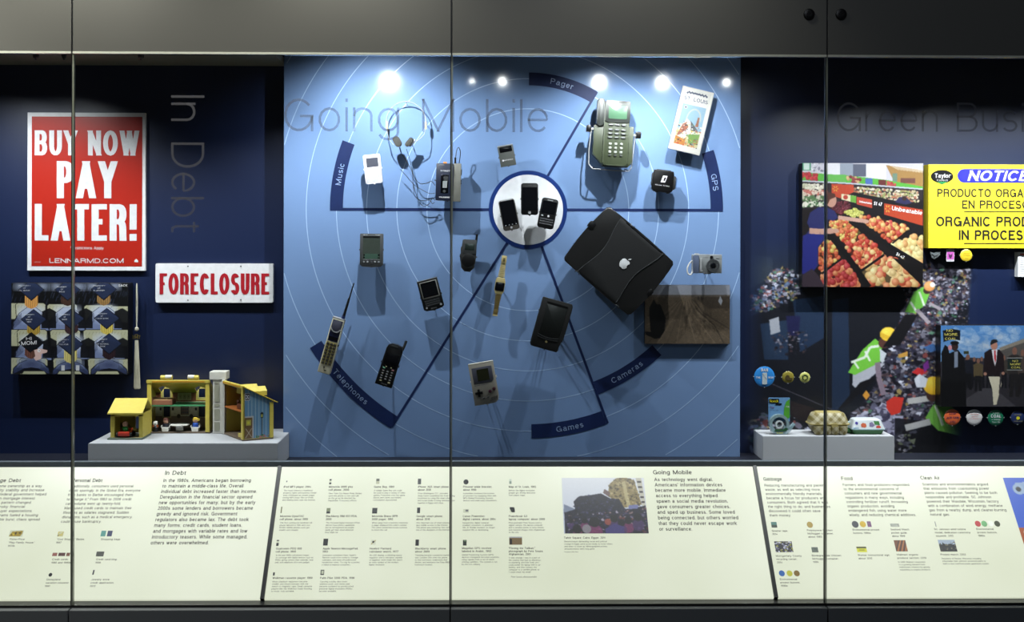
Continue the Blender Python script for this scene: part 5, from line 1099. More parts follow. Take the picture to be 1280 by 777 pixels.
c.poly([(165, 480), (205, 468), (256, 480), (250, 495), (218, 502), (214, 535), (180, 548), (160, 520)], (222, 188, 180)); c.disc(200, 482, 10, (240, 240, 240)); c.disc(202, 482, 3, (20, 20, 20)); c.poly([(146, 492), (170, 480), (176, 520), (160, 534)], (100, 66, 54))
for u in (345, 440): c.rect(u, 578, u+22, 612, (206, 208, 214))
for u in (165, 395, 640): c.poly([(u-82, 640), (u-66, 614), (u+74, 614), (u+90, 640)], (30, 30, 28)); c.poly([(u-78, 640), (u-62, 617), (u+70, 617), (u+86, 640)], chair_)
c.grain(6)
t = board('cartoon_board', 'square board with a drawing of graduates in caps seen from behind', 'picture board', 14, 353.7, 160, 467.5, -.06, YN, M['black'], c, 1.0, prname='cartoon_print')
z5 = lambda u, v: (10+u/5.18, 345+v/5.18)
for s, u, v, h, w_, bd in (('PROPERTY\nOF\nOL\' BANK', 108, 66, 1.5, 15, .01), ('PROPERTY\nOF\nSALLIE', 350, 74, 1.5, 12, .01), ('PROPERTY\nOF\nA LENDER', 590, 66, 1.5, 15, .01),
    ('PROPERTY\nOF\nSALLIE\nMAE', 138, 253, 1.5, 13, .01), ('PROPERTY\nOF\nBANK', 368, 253, 1.5, 12, .01), ('PROPERTY\nOF\nCHASE BANK', 608, 247, 1.5, 16, .01),
    ('PROPERTY\nOF\nCOLLEGE', 360, 415, 1.5, 14, .01), ('PROPERTY\nOF\n1ST NATIONAL\nBANK', 614, 412, 1.5, 15, .01)):
    x, y = z5(u, v); wtext(t, s, x, y, h, w_, 'white', bold=bd, pitch=2.9, align='C')
x, y = z5(118, 415); wtext(t, 'HI', x, y, 4, 7, 'white', bold=.03, rot=4); x, y = z5(88, 447); wtext(t, 'MOM!', x, y, 4.6, 19, 'white', bold=.03, rot=4)
x, y = z5(716, 68); wtext(t, 'SACK', x, y, 3, 11, 'white', bold=.03)
# tassel
t = thing('graduation_tassel', 'cream graduation tassel hanging beside the cartoon board', 'tassel', W(171, 354, -.03), world=True)
tm = mat('tassel_cream', (206, 202, 184), .7); p = lambda x, y, Y=-.03: W(x, y, Y)
B().tube([p(170.8, 354), p(170.2, 380), p(170.6, 410)], .0016, 8).tube([p(171.2, 354), p(171.8, 380), p(171, 410)], .0016, 8).out('cord', tm, t)
q = p(170.7, 411); B().lathe([(.003, .007), (.0068, .003), (.0068, -.003), (.003, -.007)], q, 16).out('knot', tm, t, smooth=True)
gd = mat('charm_gold', (190, 170, 90), .3, .8); q = p(170.7, 420.5); wtext(t, '2007', 166, 423, 4.4, 10, gd, bold=.03, extr=.004, off=.008, name='year_charm'); B().ring(q.x, q.z+.003, .004, .006, -.034, -.031, 20).out('charm_ring', gd, t)
for i in range(14):
    u = (i-6.5)/6.5; B().tube([p(170.7+u*1.6, 425, -.03-.003*(i % 3)), p(170.9+u*2.6, 450, -.03-.004*(i % 3)), p(171.3+u*3.6, 484+(i*7 % 3), -.03-.004*(i % 2))], .0022, 6).out('strand', tm, t)
B().tube([p(171, 355, -.03), p(171, 355, -.0005)], .0015).out('pin', M['steel'], t)

# plinths
def plinth(name, label, xl, xr, py, Y):
    a, b_ = W(xl, py, Y), W(xr, py, Y); pl = [(a.x, Y), (b_.x, Y), (b_.x, YB-.002), (min(b_.x, bx0-.002) if xl < 600 else b_.x, YB-.002), (min(b_.x, bx0-.002) if xl < 600 else b_.x, -.003), (a.x, -.003)]
    if xl > 600: pl = [(a.x, Y), (b_.x, Y), (b_.x, -.003), (a.x, -.003)]
    b = B(); V = [[b.bm.verts.new((x, y, z)) for x, y in pl] for z in (ZF, a.z)]; n = len(pl); b.bm.faces.new(V[0][::-1]); b.bm.faces.new(V[1])
    for i in range(n): b.bm.faces.new((V[0][i], V[0][(i+1) % n], V[1][(i+1) % n], V[1][i]))
    bmesh.ops.bevel(b.bm, geom=b.bm.edges[:], offset=.0012, segments=2, affect='EDGES')
    o = b.out(name, M['plinth']); return tag(o, label, 'plinth'), a.z
YPL = -.31
_, zp = plinth('plinth', 'long pale grey plinth under the toy house', 110, 347, 554, YPL)
_, zq = plinth('plinth', 'pale grey plinth under the tape and food cartons in the right bay', 953.5, 1118, 545, -.15)

# ---- toy house
SX = lambda px, Y: (px-614)/F*(Y-CAMY)
hx0, YH = W(184, 540, -.105).x, -.105; HW = W(262, 540, -.105).x-hx0; HD = .095; HE = .122; HR = W(220, 477, -.105).z-zp
house = thing('toy_house', 'yellow folding toy house opened out, with garage, on the left plinth', 'toy house', (hx0, YH, zp), world=True)
ye = M['yellow']; wl = WORLDP[house.name]
beige = (150, 138, 116)
def half(Mx, left, W_=HW):
    """local frame: x along open side, y depth, z up"""
    o = lambda b, n, m: b.X(wl @ Mx).out(n, m if not isinstance(m, str) else M[m], house)
    o(B().box(-.002, W_+.002, -.002, HD+.004, 0, .005, bev=.001), 'base_board', mat('toy_base_board', (120, 104, 88), .6))
    for x0 in (0, W_-.0135):
        o(B().box(x0, x0+.0135, -.003, .006, .005, HR, bev=.0008), 'corner_post', ye)
    for x0 in (0, W_-.003):
        pts = [(x0, .0, .005), (x0, HD, .005), (x0, HD, HE-.002), (x0, 0, HR-.002)]
        b = B(); f = [b.bm.verts.new(q) for q in pts]; k = [b.bm.verts.new((q[0]+.003, q[1], q[2])) for q in pts]
        b.bm.faces.new(f); b.bm.faces.new(k[::-1])
        for i in range(4): b.bm.faces.new((f[i], k[i], k[(i+1) % 4], f[(i+1) % 4]))
        o(b, 'end_wall', ye)
    # floor between the storeys
    o(B().box(.003, W_-.003, 0, HD-.002, .088, .0915), 'upper_floor', mat('toy_green_floor', (70, 150, 100), .5) if left else mat('toy_orange_floor', (190, 110, 50), .5))
    # ridge beam
    o(B().box(-.002, W_+.002, -.005, .004, HR-.004, HR+.006, bev=.001), 'ridge_beam', ye)
    o(B().box(.016, W_-.016, -.006, -.003, HR-.001, HR+.003), 'ridge_slot', mat('toy_orange', (222, 160, 40), .5))
def roof(Mx, left, W_=HW):
    # roof sheet as a canvas with dormer openings
    c = Canvas(0, 0, 100, 60, ss=2, base=(226, 196, 56)); 
    if left:
        for u in (19, 78): c.hpoly([(u-9, 60), (u-9, 34), (u, 22), (u+9, 34), (u+9, 60)])
    A = np.array((0, -.004, HR+.002)); U = np.array((W_+0.0, 0, 0)); V = np.array((0, HD+.012, HE-.006-HR))
    if not left: A = A-np.array((0.004, 0, 0)); U = U+np.array((.01, 0, 0)); V = V*1.08
    Mn = np.array(Mx)
    fn0 = plane_fn(A, U, V)
    fn = lambda x, y: (fn0(x, y) @ Mn[:3, :3].T)+Mn[:3, 3]
    c.emit('roof', house, fn, thick=.003)['label'] = 'sloping yellow roof of one house half'
def backwall(Mx, paint, W_=HW, H_=HE, name='back_wall', y=None):
    c = Canvas(0, 0, 200, 120, ss=1.6, base=(130, 86, 60), seed=8); paint(c)
    fn0 = plane_fn((.002, HD-.001 if y is None else y, H_+.028), (W_-.004, 0, 0), (0, 0, -H_-.023)); Mn = np.array(Mx)
    fn = lambda x, y: (fn0(x, y) @ Mn[:3, :3].T)+Mn[:3, 3]
    c.emit(name, house, fn, thick=.0015, gain=1.7)
ML = Matrix.Identity(4)
half(ML, True); roof(ML, True)
def paint_left(c):
    # 200 wide, 120 high: v=0 top (z=.15) ; floor line at v~47
    c.hpoly([(-5, -5), (205, -5), (205, 22), (176, 22), (156, 2), (136, 22), (58, 22), (38, 2), (18, 22), (-5, 22)])
    c.rect(0, 0, 200, 47, (128, 78, 54)); 
    for u in (38, 156):
        c.poly([(u-20, 22), (u, 2), (u+20, 22), (u+20, 44), (u-20, 44)], (196, 180, 92)); c.poly([(u-15, 22), (u, 7), (u+15, 22), (u+15, 40), (u-15, 40)], (172, 162, 104))
        c.hpoly([(u-11, 12), (u+11, 12), (u+11, 36), (u-11, 36)])
    c.rect(75, 24, 120, 44, (176, 172, 126)); 
    for k in range(3): c.rect(78+k*14, 28, 89+k*14, 41, (150, 144, 100)); c.disc(83+k*14, 34, 1.5, (90, 80, 50))
    c.rect(0, 47, 200, 120, (206, 196, 170)); c.scatter([(0, 47), (200, 47), (200, 120), (0, 120)], 300, 1.5, 4, [(186, 172, 146), (216, 208, 184), (170, 154, 130)], a=.5)
    c.rect(0, 88, 200, 120, (128, 104, 84)); 
    for u in (38, 156):
        c.rect(u-15, 50, u+15, 92, (180, 170, 130)); c.hpoly([(u-11, 53), (u+11, 53), (u+11, 90), (u-11, 90)]); c.rect(u-24, 64, u-17, 72, (70, 56, 48)); c.rect(u+17, 64, u+24, 72, (70, 56, 48))
    c.rect(84, 54, 112, 84, (110, 84, 58)); 
    for i in range(4):
        for j in range(3): c.rect(87+i*6, 57+j*9, 91+i*6, 63+j*9, (40, 34, 40))
    c.disc(78, 88, 6, (60, 44, 34)); c.disc(120, 88, 6, (60, 44, 34))
backwall(ML, paint_left)
# right half: rotated out towards the glass
pA, pB, pC = Vector((W(277, 541, -.105).x, -.1)), Vector((W(304, 552, -.271).x, -.268)), None
dx, dy = pB.x-pA.x, pB.y-pA.y; WR = math.hypot(dx, dy); ang = math.atan2(dy, dx)
MR = Matrix.Translation((pA.x-house.location.x, pA.y-house.location.y, 0)) @ Matrix.Rotation(ang, 4, 'Z')
half(MR, False, WR); roof(MR, False, WR)
def paint_right(c):
    c.hpoly([(-5, -5), (205, -5), (205, 22), (-5, 22)])
    c.rect(0, 22, 200, 47, (150, 110, 60)); c.rect(0, 47, 200, 120, (112, 122, 140)); c.scatter([(0, 47), (200, 47), (200, 120), (0, 120)], 400, 2, 5, [(130, 130, 140), (90, 92, 112), (146, 140, 130)], a=.5)
    c.rect(40, 68, 120, 120, (84, 44, 34)); c.rect(55, 84, 105, 118, (30, 20, 20)); c.disc(80, 104, 16, (150, 110, 40)); c.disc(80, 108, 10, (60, 40, 24)); c.disc(80, 56, 12, (70, 40, 40)); c.disc(80, 56, 8, (120, 90, 90)); c.rect(30, 66, 130, 70, (60, 30, 24))
    c.rect(0, 104, 40, 120, (44, 70, 100))
backwall(MR, paint_right, WR)
# blue siding printed on the outer end of the right half
c = Canvas(0, 0, 60, 110, ss=2.5, base=(104, 150, 186), seed=2)
for k in range(1, 8): c.rect(k*8-.8, 0, k*8+.8, 110, (164, 190, 206))
c.rect(0, 12, 12, 28, (214, 216, 220)); c.rect(1.5, 13.5, 10.5, 26.5, (30, 28, 44)); 
for q in ((4, 17), (8, 17), (6, 20), (4, 23), (8, 23)): c.disc(q[0], q[1], 1.6, (220, 220, 226))
c.rect(0, 62, 20, 110, (196, 196, 196)); c.rect(0, 65, 17, 110, (120, 92, 60)); c.rect(3, 70, 14, 82, (196, 190, 90)); c.disc(8, 76, 3, (230, 220, 70)); c.line([(2, 88), (16, 108)], 1.6, (180, 170, 150)); c.line([(16, 88), (2, 108)], 1.6, (180, 170, 150))
c.rect(37.5, 66, 39.3, 106, (30, 34, 40)); c.poly([(35, 58), (42, 58), (41, 68), (36, 68)], (30, 34, 40)); c.rect(36.7, 60, 40.3, 66, (190, 190, 90)); c.poly([(34, 58), (38.5, 54), (43, 58)], (30, 34, 40))
c.scatter([(26, 104), (56, 104), (56, 110), (26, 110)], 60, 1, 2.6, [(60, 130, 90), (70, 150, 100), (200, 120, 120)])
t_ = HD
c.hpoly([(0, -2), (62, -2), (62, 110*(1-(HE-.004)/HR)), (0, 0)])
fn0 = plane_fn((WR+.0006, .004, HR-.001), (0, HD-.006, 0), (0, 0, -HR+.008)); Mn = np.array(MR)
c.emit('siding_print', house, lambda x, y: (fn0(x, y) @ Mn[:3, :3].T)+Mn[:3, 3])
B().box(WR-.001, WR+.003, HD-.009, HD+.004, .005, HE-.005, bev=.0006).X(wl @ MR).out('corner_post', ye, house)
# dormers on the outside of the right roof
for x0, y0 in ((WR*.82, .030), (WR*.45, .030)):
    zb = HR-(HR-HE)*(y0/HD)
    b = B(); pr = [(x0-.018, zb-.016), (x0-.018, zb-.002), (x0, zb+.012), (x0+.018, zb-.002), (x0+.018, zb-.016)]
    b.prism(pr, y0-.006, y0+.055); o_ = b.X(wl @ MR).out('dormer', ye, house)
# hinge column (white bookcase) and chimney between the halves
ca, cb = W(266.5, 540, -.105).x, W(277.5, 540, -.105).x; zc = W(270, 467, -.105).z
B().box(ca, cb+.002, -.112, -.07, zp+.001, W(270, 474, -.105).z, bev=.001).out('hinge_column', M['twhite'], house)
B().box(W(263, 470, -.1).x, W(284, 470, -.1).x, -.115, -.06, W(270, 474, -.105).z, W(270, 464, -.105).z, bev=.0015).out('chimney', M['twhite'], house)
B().box(cb+.002, cb+.012, -.122, -.09, zp+.001, W(270, 474, -.105).z, bev=.001).out('hinge_post', M['twhite'], house)
for y0, y1 in ((477, 479), (481, 502), (504.5, 508), (511, 524), (527, 538)):
    u, v = W(268, y1, -.112), W(274.5, y0, -.112); B().box(u.x, v.x, -.1135, -.1115, u.z, v.z).out('hinge_recess', mat('recess_beige', (170, 170, 150), .6), house)
for x0, x1, xw0, xw1 in ((201, 215.5, 207, 215), (235, 248.5, 235.3, 243)):
    a = W(x0, 472, -.1); e = W(x1, 472, -.1); B().tube([(a.x, -.1, a.z+.001), (e.x, -.1, a.z+.001)], .0075, 14).out('latch_tab', ye, house)
    a = W(xw0, 472, -.1); e = W(xw1, 472, -.1); B().tube([(a.x, -.1, a.z+.002), (e.x, -.1, a.z+.002)], .0078, 14).out('handle_clasp', M['twhite'], house)
# garage
G = thing('toy_garage', 'small yellow toy garage with slanted roof left of the toy house', 'toy garage', (W(158, 549, -.223).x, -.2, zp), world=True)
YGa = -.225; yb_ = -.13
gx0, gx1 = W(138, 549, YGa).x, W(178.5, 549, YGa).x
gz = lambda y, Y=YGa: W(160, y, Y).z
B().box(gx0-.006, gx1+.002, YGa-.014, yb_+.004, zp, zp+.005, bev=.001).out('base_board', mat('garage_board', (96, 110, 96), .6), G)
B().box(gx0+.004, gx1-.004, YGa-.002, YGa+.02, zp+.005, zp+.0058).out('path_print', mat('path_tan', (170, 150, 110), .6), G)
for x0 in (gx0, gx1-.013): B().box(x0, x0+.013, YGa, YGa+.010, zp+.0055, gz(517)+.004, bev=.0008).out('corner_post', ye, G)
B().box(gx0, gx1, YGa, YGa+.01, gz(520), gz(516), bev=.0006).out('lintel', ye, G)
gh = gz(517)
for x0 in (gx0+.001, gx1-.004): B().box(x0, x0+.003, YGa+.01, yb_, zp+.0055, gh).out('side_wall', ye, G)
c = Canvas(0, 0, 42, 36, ss=2, base=(200, 178, 84)); c.poly([(0, 36), (0, 24), (8, 18), (14, 24), (20, 36)], (120, 100, 60)); c.hpoly([(22, 14), (25, 6), (36, 6), (39, 14), (39, 30), (22, 30)])
c.emit('back_wall', G, plane_fn((gx0-G.location.x, yb_-.2*0-G.location.y, gh+.006-zp), (gx1-gx0, 0, 0), (0, 0, -(gh-zp))), thick=.002)
b = B(); r0 = (gx0-.007, YGa-.012, gh-.001); 
v = [b.bm.verts.new(q) for q in ((gx0-.005, YGa-.014, gh), (gx1+.002, YGa-.014, gh), (gx1+.002, YGa+.055, W(160, 499, YGa+.055).z), (gx0-.001, YGa+.055, W(160, 499, YGa+.055).z))]
f = b.bm.faces.new(v); r = bmesh.ops.extrude_face_region(b.bm, geom=[f]); bmesh.ops.translate(b.bm, vec=(0, 0, .0045), verts=[q for q in r['geom'] if isinstance(q, bmesh.types.BMVert)])
b.out('roof', ye, G)
b = B(); zr = W(160, 499, YGa+.055).z
v = [b.bm.verts.new(q) for q in ((gx0-.001, YGa+.055, zr), (gx1+.002, YGa+.055, zr), (gx1+.002, yb_+.008, gh+.004), (gx0-.001, yb_+.008, gh+.004))]
f = b.bm.faces.new(v); r = bmesh.ops.extrude_face_region(b.bm, geom=[f]); bmesh.ops.translate(b.bm, vec=(0, 0, .0045), verts=[q for q in r['geom'] if isinstance(q, bmesh.types.BMVert)])
b.out('roof', ye, G)
# little peg figures and furniture
skin = mat('toy_skin', (222, 170, 140), .4)
zf = zp+.0055
def peg(name, label, px, Y, z, body, head, hair, hs=1.0, hat=None, r=.0095):
    x = W(px, 530, Y).x; t = thing(name, label, 'toy figure', (x, Y, z), world=True); s = hs
    B().lathe([(r*.92, 0), (r, .002), (r, .014*s), (r*.7, .018*s), (r*.45, .019*s)], (x, Y, z), 20).out('body', body, t, smooth=True)
    B().lathe([(.001, 0), (.006, .001), (.0088, .006), (.0088, .010), (.006, .015), (.001, .0165)], (x, Y, z+.0175*s), 20).out('head', head, t, smooth=True)
    if hair: B().lathe([(.0094, .006), (.0098, .011), (.0072, .017), (.001, .019)], (x, Y+.0012, z+.0175*s), 20).out('hair', hair, t, smooth=True)
    e = B()
    for q in (-.003, .003): e.cyl(x+q, z+.0175*s+.009, .0009, Y-.0094, Y-.0080, 8)
    e.cyl(x, z+.0175*s+.005, .0009, Y-.0088, Y-.007, 8, rz=.0005); e.out('face', M['black'], t)
    return t
wm = M['twhite']
tz = zf
t = peg('toy_figure', 'toy peg dog with white head and black body in the house', 194.5, -.095, tz, mat('peg_black', (18, 20, 28), .3), wm, None)
x = t.location.x
for s in (-1, 1): B().rbox(x+s*.0085, tz+.026, .004, .011, .0018, -.099, -.091, .0005).out('ear', M['black'], t)
B().ring(x, tz+.0175, .004, .009, -.101, -.088, 20).out('collar', mat('peg_orange', (214, 100, 50), .4), t)
def tchair(px, Y, label):
    x = W(px, 535, Y).x; t = thing('toy_chair', label, 'toy chair', (x, Y, tz), world=True)
    B().prism([(x-.012, tz+.014), (x+.012, tz+.014), (x+.010, tz), (x-.010, tz)], Y-.012, Y+.011, .001).out('seat', wm, t)
    B().box(x-.011, x+.011, Y+.0115, Y+.014, tz, tz+.026, bev=.001).out('backrest', wm, t)
    for s in (-1, 1): B().box(x+s*.0135-.0013, x+s*.0135+.0013, Y-.010, Y+.012, tz+.013, tz+.0195, bev=.0005).out('armrest', wm, t)
    return t
tchair(207.5, -.092, 'white toy armchair under the brown-haired peg figure'); tchair(244.5, -.092, 'white toy armchair under the yellow-haired peg figure')
peg('toy_figure', 'toy peg boy with brown hair sitting at the toy table', 207.5, -.092, tz+.0145, mat('peg_darkblue', (26, 28, 44), .3), skin, mat('hair_brown', (96, 52, 40), .5), .62)
t = peg('toy_figure', 'toy peg girl with yellow ponytail and blue body in the toy house', 244.5, -.092, tz+.0145, mat('peg_blue', (30, 90, 200), .35), skin, mat('hair_yellow', (236, 204, 70), .4), .75)
x = t.location.x; B().rbox(x+.011, tz+.038, .005, .009, .002, -.095, -.088, .001).out('ponytail', MATS['hair_yellow'], t)
x = W(224.5, 535, -.088).x; t = thing('toy_table', 'white round toy table between two toy armchairs', 'toy table', (x, -.088, tz), world=True)
B().lathe([(.020, .0), (.031, .0005), (.031, .003), (.029, .004)], (x, -.085, tz+.019), 28).out('table_top', wm, t); B().box(x-.012, x+.012, -.09, -.080, tz, tz+.019, bev=.001).out('pedestal', wm, t)
z2 = zp+.0918
a, e = W(191, 500, -.095), W(214, 500, -.095); t = thing('toy_bed', 'pinkish brown toy bed on the upper floor of the toy house', 'toy bed', (a.x, -.09, z2), world=True); bm_ = mat('bed_pink', (170, 110, 84), .5)
B().box(a.x, e.x, -.1, -.04, z2, z2+.015, bev=.001).out('bed_box', bm_, t); B().box(a.x-.003, a.x, -.1, -.04, z2, z2+.024, bev=.001).out('headboard', bm_, t); B().box(e.x, e.x+.003, -.1, -.04, z2, z2+.018, bev=.001).out('footboard', bm_, t)
B().box(a.x+.001, e.x-.001, -.098, -.042, z2+.015, z2+.018, bev=.001).out('mattress', mat('bed_top', (190, 150, 100), .6), t)
# car and driver
x = W(155.5, 540, -.222).x; Yc = -.205; cz = zp+.0062
t = thing('toy_car', 'red toy car with black wheels inside the toy garage', 'toy car', (x, Yc, cz), world=True)
B().box(x-.018, x+.018, Yc-.028, Yc+.026, cz+.004, cz+.018, bev=.002).box(x-.016, x+.016, Yc+.004, Yc+.026, cz+.018, cz+.023, bev=.001).out('car_body', M['red'], t)
B().box(x-.017, x+.017, Yc-.0295, Yc-.028, cz+.009, cz+.0105).out('bumper_line', mat('car_line', (160, 36, 22), .4), t)
for sx in (-1, 1):
    for sy in (-.017, .015):
        b = B().lathe([(.002, -.003), (.008, -.003), (.008, .003), (.002, .003)], (0, 0, 0), 16).X(Matrix.Translation((x+sx*.021, Yc+sy, cz+.008)) @ Matrix.Rotation(R(90), 4, 'Y')); b.out('wheel', M['black'], t)
peg('toy_figure', 'toy peg driver with green body in the red toy car', 156.5, -.212, cz+.0185, mat('peg_green', (40, 170, 60), .35), skin, None, .75)
# yellow chair and flower box in right half
def inR(x, y, z): v = (wl @ MR) @ Vector((x, y, z)); return v
q = inR(WR*.80, .018, .0055); t = thing('toy_chair', 'yellow high-backed toy chair in the lower room of the right house half', 'toy chair', q, world=True)
B().box(WR*.70, WR*.88, .004, .026, .0056, .018, bev=.001).X(wl @ MR).out('seat', ye, t); B().box(WR*.88, WR*.88+.005, .004, .026, .0056, .042, bev=.001).X(wl @ MR).out('backrest', ye, t)
q = inR(WR*.7, .03, .0918); t = thing('toy_cradle', 'brown toy box with dark red flowers on the upper floor of the right half', 'toy box', q, world=True); rb = mat('toy_rust', (110, 52, 34), .5)
B().box(WR*.56, WR*.84, .010, .034, .0918, .1085, bev=.001).X(wl @ MR).out('box_body', rb, t)
b = B(); rg = random.Random(4)
for i in range(16):
    a_, d_, h_ = rg.uniform(.5, .9)*WR, rg.uniform(.012, .032), rg.uniform(.108, .128); b.box(a_-.003, a_+.003, d_-.003, d_+.003, h_-.003, h_+.003, bev=.001)
b.X(wl @ MR).out('flowers', mat('toy_dark_red', (84, 34, 30), .6), t)

# ================================================================ RIGHT BAY
NAVY = (13, 29, 66)
c = Canvas(930, 300, 1222, 574, ss=1.7, base=(14, 17, 28), seed=11)
c.zoom(0, 0, 1)
# tonal zones
c.poly([(930, 300), (1010, 300), (1010, 360), (930, 400)], (26, 36, 54)); c.poly([(936, 318), (965, 322), (966, 345), (936, 362)], (40, 50, 66))
c.poly([(1040, 375), (1060, 372), (1062, 500), (1040, 520)], (24, 40, 66)); c.poly([(990, 375), (1030, 370), (1034, 420), (1000, 440)], (26, 44, 72)); c.poly([(950, 405), (985, 400), (985, 450), (955, 450)], (28, 46, 72)); c.poly([(982, 395), (1000, 395), (998, 420), (985, 420)], (22, 24, 66))
pal_d = [(60, 58, 72), (30, 30, 42), (90, 88, 104), (44, 40, 56), (120, 118, 134), (24, 22, 34), (76, 60, 66)]
pal_l = [(150, 150, 170), (190, 192, 212), (96, 96, 116), (60, 58, 76), (34, 32, 46), (20, 20, 30), (120, 112, 130), (84, 104, 140), (130, 70, 70), (70, 110, 90), (150, 130, 80)]
c.scatter([(938, 372), (968, 336), (985, 334), (1002, 345), (998, 372), (960, 388), (938, 392)], 420, 1, 3.6, pal_l)
c.scatter([(965, 420), (1008, 412), (1008, 440), (970, 446)], 90, .8, 2.6, pal_d)
c.poly([(961, 400), (973, 396), (975, 415), (963, 419)], (150, 154, 166)); 
c.scatter([(932, 520), (970, 515), (1040, 520), (1040, 560), (930, 565)], 200, 1.5, 6, pal_l)
c.poly([(950, 497), (985, 500), (1050, 520), (1050, 540), (1000, 526)], (36, 28, 32)); c.line([(965, 480), (1040, 512)], 1.2, (70, 66, 78))
tr = [(1125, 400), (1140, 352), (1160, 330), (1217, 338), (1212, 372), (1176, 400), (1176, 512), (1135, 545), (1118, 574), (1090, 572), (1060, 545), (1065, 520), (1095, 480), (1110, 430)]
c.poly(tr, (26, 24, 36)); c.scatter(tr, 700, 3, 8, pal_d+[(60, 60, 84), (44, 42, 62)], jit=10); c.scatter(tr, 1300, .9, 4.4, pal_l+pal_d+pal_d)
c.scatter([(1125, 345), (1217, 338), (1212, 405), (1135, 405)], 500, .7, 2.6, pal_l+pal_d)
c.scatter([(1062, 525), (1100, 505), (1132, 520), (1120, 545), (1100, 548), (1062, 545)], 130, 3, 8, [(150, 148, 176), (110, 108, 134), (180, 180, 204), (70, 66, 90)])
c.zoom(1040, 330, 3.172)
def worker(hx, hy, hr, hat, vest):
    c.poly(vest, (120, 196, 60)); c.disc(hx, hy, hr, hat, hi=40); c.disc(hx+hr*.2, hy+hr*.75, hr*.72, (70, 44, 38)); c.disc(hx, hy-hr*.15, hr, hat, rv=hr*.8, hi=40)
# worker 1 (centre)
c.poly([(80, 480), (82, 420), (130, 385), (210, 395), (165, 440), (100, 500)], (170, 172, 186)); c.poly([(20, 580), (110, 470), (190, 440), (60, 560)], (14, 13, 20))
c.poly([(62, 430), (120, 340), (170, 295), (200, 320), (190, 390), (90, 440)], (110, 190, 60)); c.line([(75, 390), (130, 370), (150, 330), (185, 325)], 10, (214, 226, 214)); c.line([(130, 345), (150, 385)], 8, (214, 226, 214)); c.line([(85, 385), (105, 415)], 8, (214, 226, 214)); c.poly([(188, 335), (216, 355), (200, 395), (190, 385)], (190, 196, 206))
c.line([(180, 390), (185, 450), (205, 520)], 22, (128, 112, 128)); c.disc(205, 312, 22, (84, 50, 44)); c.disc(222, 278, 32, (232, 190, 50), rv=28, hi=30); c.poly([(190, 270), (252, 298), (246, 306), (190, 290)], (214, 170, 40))
# worker 2 (top)
c.poly([(288, 190), (325, 110), (360, 90), (385, 120), (370, 160), (330, 195)], (110, 190, 70)); c.line([(310, 150), (335, 190)], 9, (214, 226, 214)); c.line([(345, 110), (365, 165)], 8, (214, 226, 214)); c.line([(335, 180), (385, 235)], 16, (150, 140, 150)); c.line([(385, 155), (430, 180)], 12, (150, 140, 150)); c.disc(375, 105, 14, (60, 40, 36)); c.disc(385, 88, 22, (206, 140, 80), rv=20, hi=30); c.disc(398, 82, 10, (220, 210, 206))
c.poly([(200, 330), (290, 200), (340, 200), (270, 320)], (12, 11, 18))
# worker 3 (bottom)
c.poly([(250, 610), (570, 640), (560, 800), (250, 800)], (12, 12, 18), .8); c.scatter([(255, 680), (330, 660), (330, 760), (270, 760)], 30, 6, 18, [(120, 118, 130), (90, 96, 80), (60, 60, 74)])
c.poly([(370, 610), (400, 560), (430, 545), (470, 560), (560, 640), (540, 690), (420, 660)], (112, 180, 70)); c.line([(400, 530), (300, 545)], 24, (176, 176, 176)); c.line([(390, 625), (290, 650)], 26, (168, 168, 170)); c.disc(400, 520, 26, (70, 46, 40)); c.disc(402, 482, 40, (228, 178, 40), rv=36, hi=30); c.line([(410, 560), (440, 640)], 12, (200, 214, 190))
c.poly([(215, 545), (245, 525), (285, 530), (270, 590), (235, 600), (215, 570)], (206, 50, 40)); c.poly([(315, 430), (340, 410), (380, 425), (350, 445)], (190, 40, 44)); c.poly([(325, 455), (345, 435), (380, 455), (370, 490), (335, 490)], (196, 200, 214)); c.poly([(120, 520), (135, 500), (150, 520), (135, 540)], (206, 140, 50)); c.poly([(260, 360), (300, 345), (300, 365), (270, 372)], (190, 140, 60)); c.poly([(360, 330), (400, 315), (425, 340), (390, 350)], (60, 100, 160))
c.poly([(360, 400), (380, 380), (385, 410), (365, 430)], (110, 40, 130));
c.zoom(0, 0, 1); c.desat(.08, 1.12).blur(2).grain(7)
# fade to the wall colour at the edges
H_, W_ = c.H, c.W; yy, xx = np.mgrid[0:H_, 0:W_]; X_ = c.x0+xx/c.ss; Y_ = c.y0+yy/c.ss
fx = np.clip((X_-930)/26, 0, 1)*np.clip((1216-(Y_-338)*.06-X_)/np.where(Y_ < 420, 4, 22), 0, 1); fy = np.clip((Y_-(302+np.clip(X_-1000, 0, 40)*0))/34, 0, 1)*np.clip((576-Y_)/6, 0, 1)
a_ = (fx*fy)[..., None]; c.a = np.clip(c.a*1.0, 0, 255)*a_+np.array(NAVY, float)*(1-a_)
A = W(930, 574, -.0012); E = W(1222, 300, -.0012)
t = thing('wall_mural', 'dark wall mural of workers in green vests sorting heaps of recycling', 'mural', ((A.x+E.x)/2, -.001, A.z), world=True)
cx = t.location.x
c.emit('mural_print', t, plane_fn((A.x-cx, 0, E.z-A.z), (E.x-A.x, 0, 0), (0, 0, A.z-E.z)), gain=1.0, rough=.4)

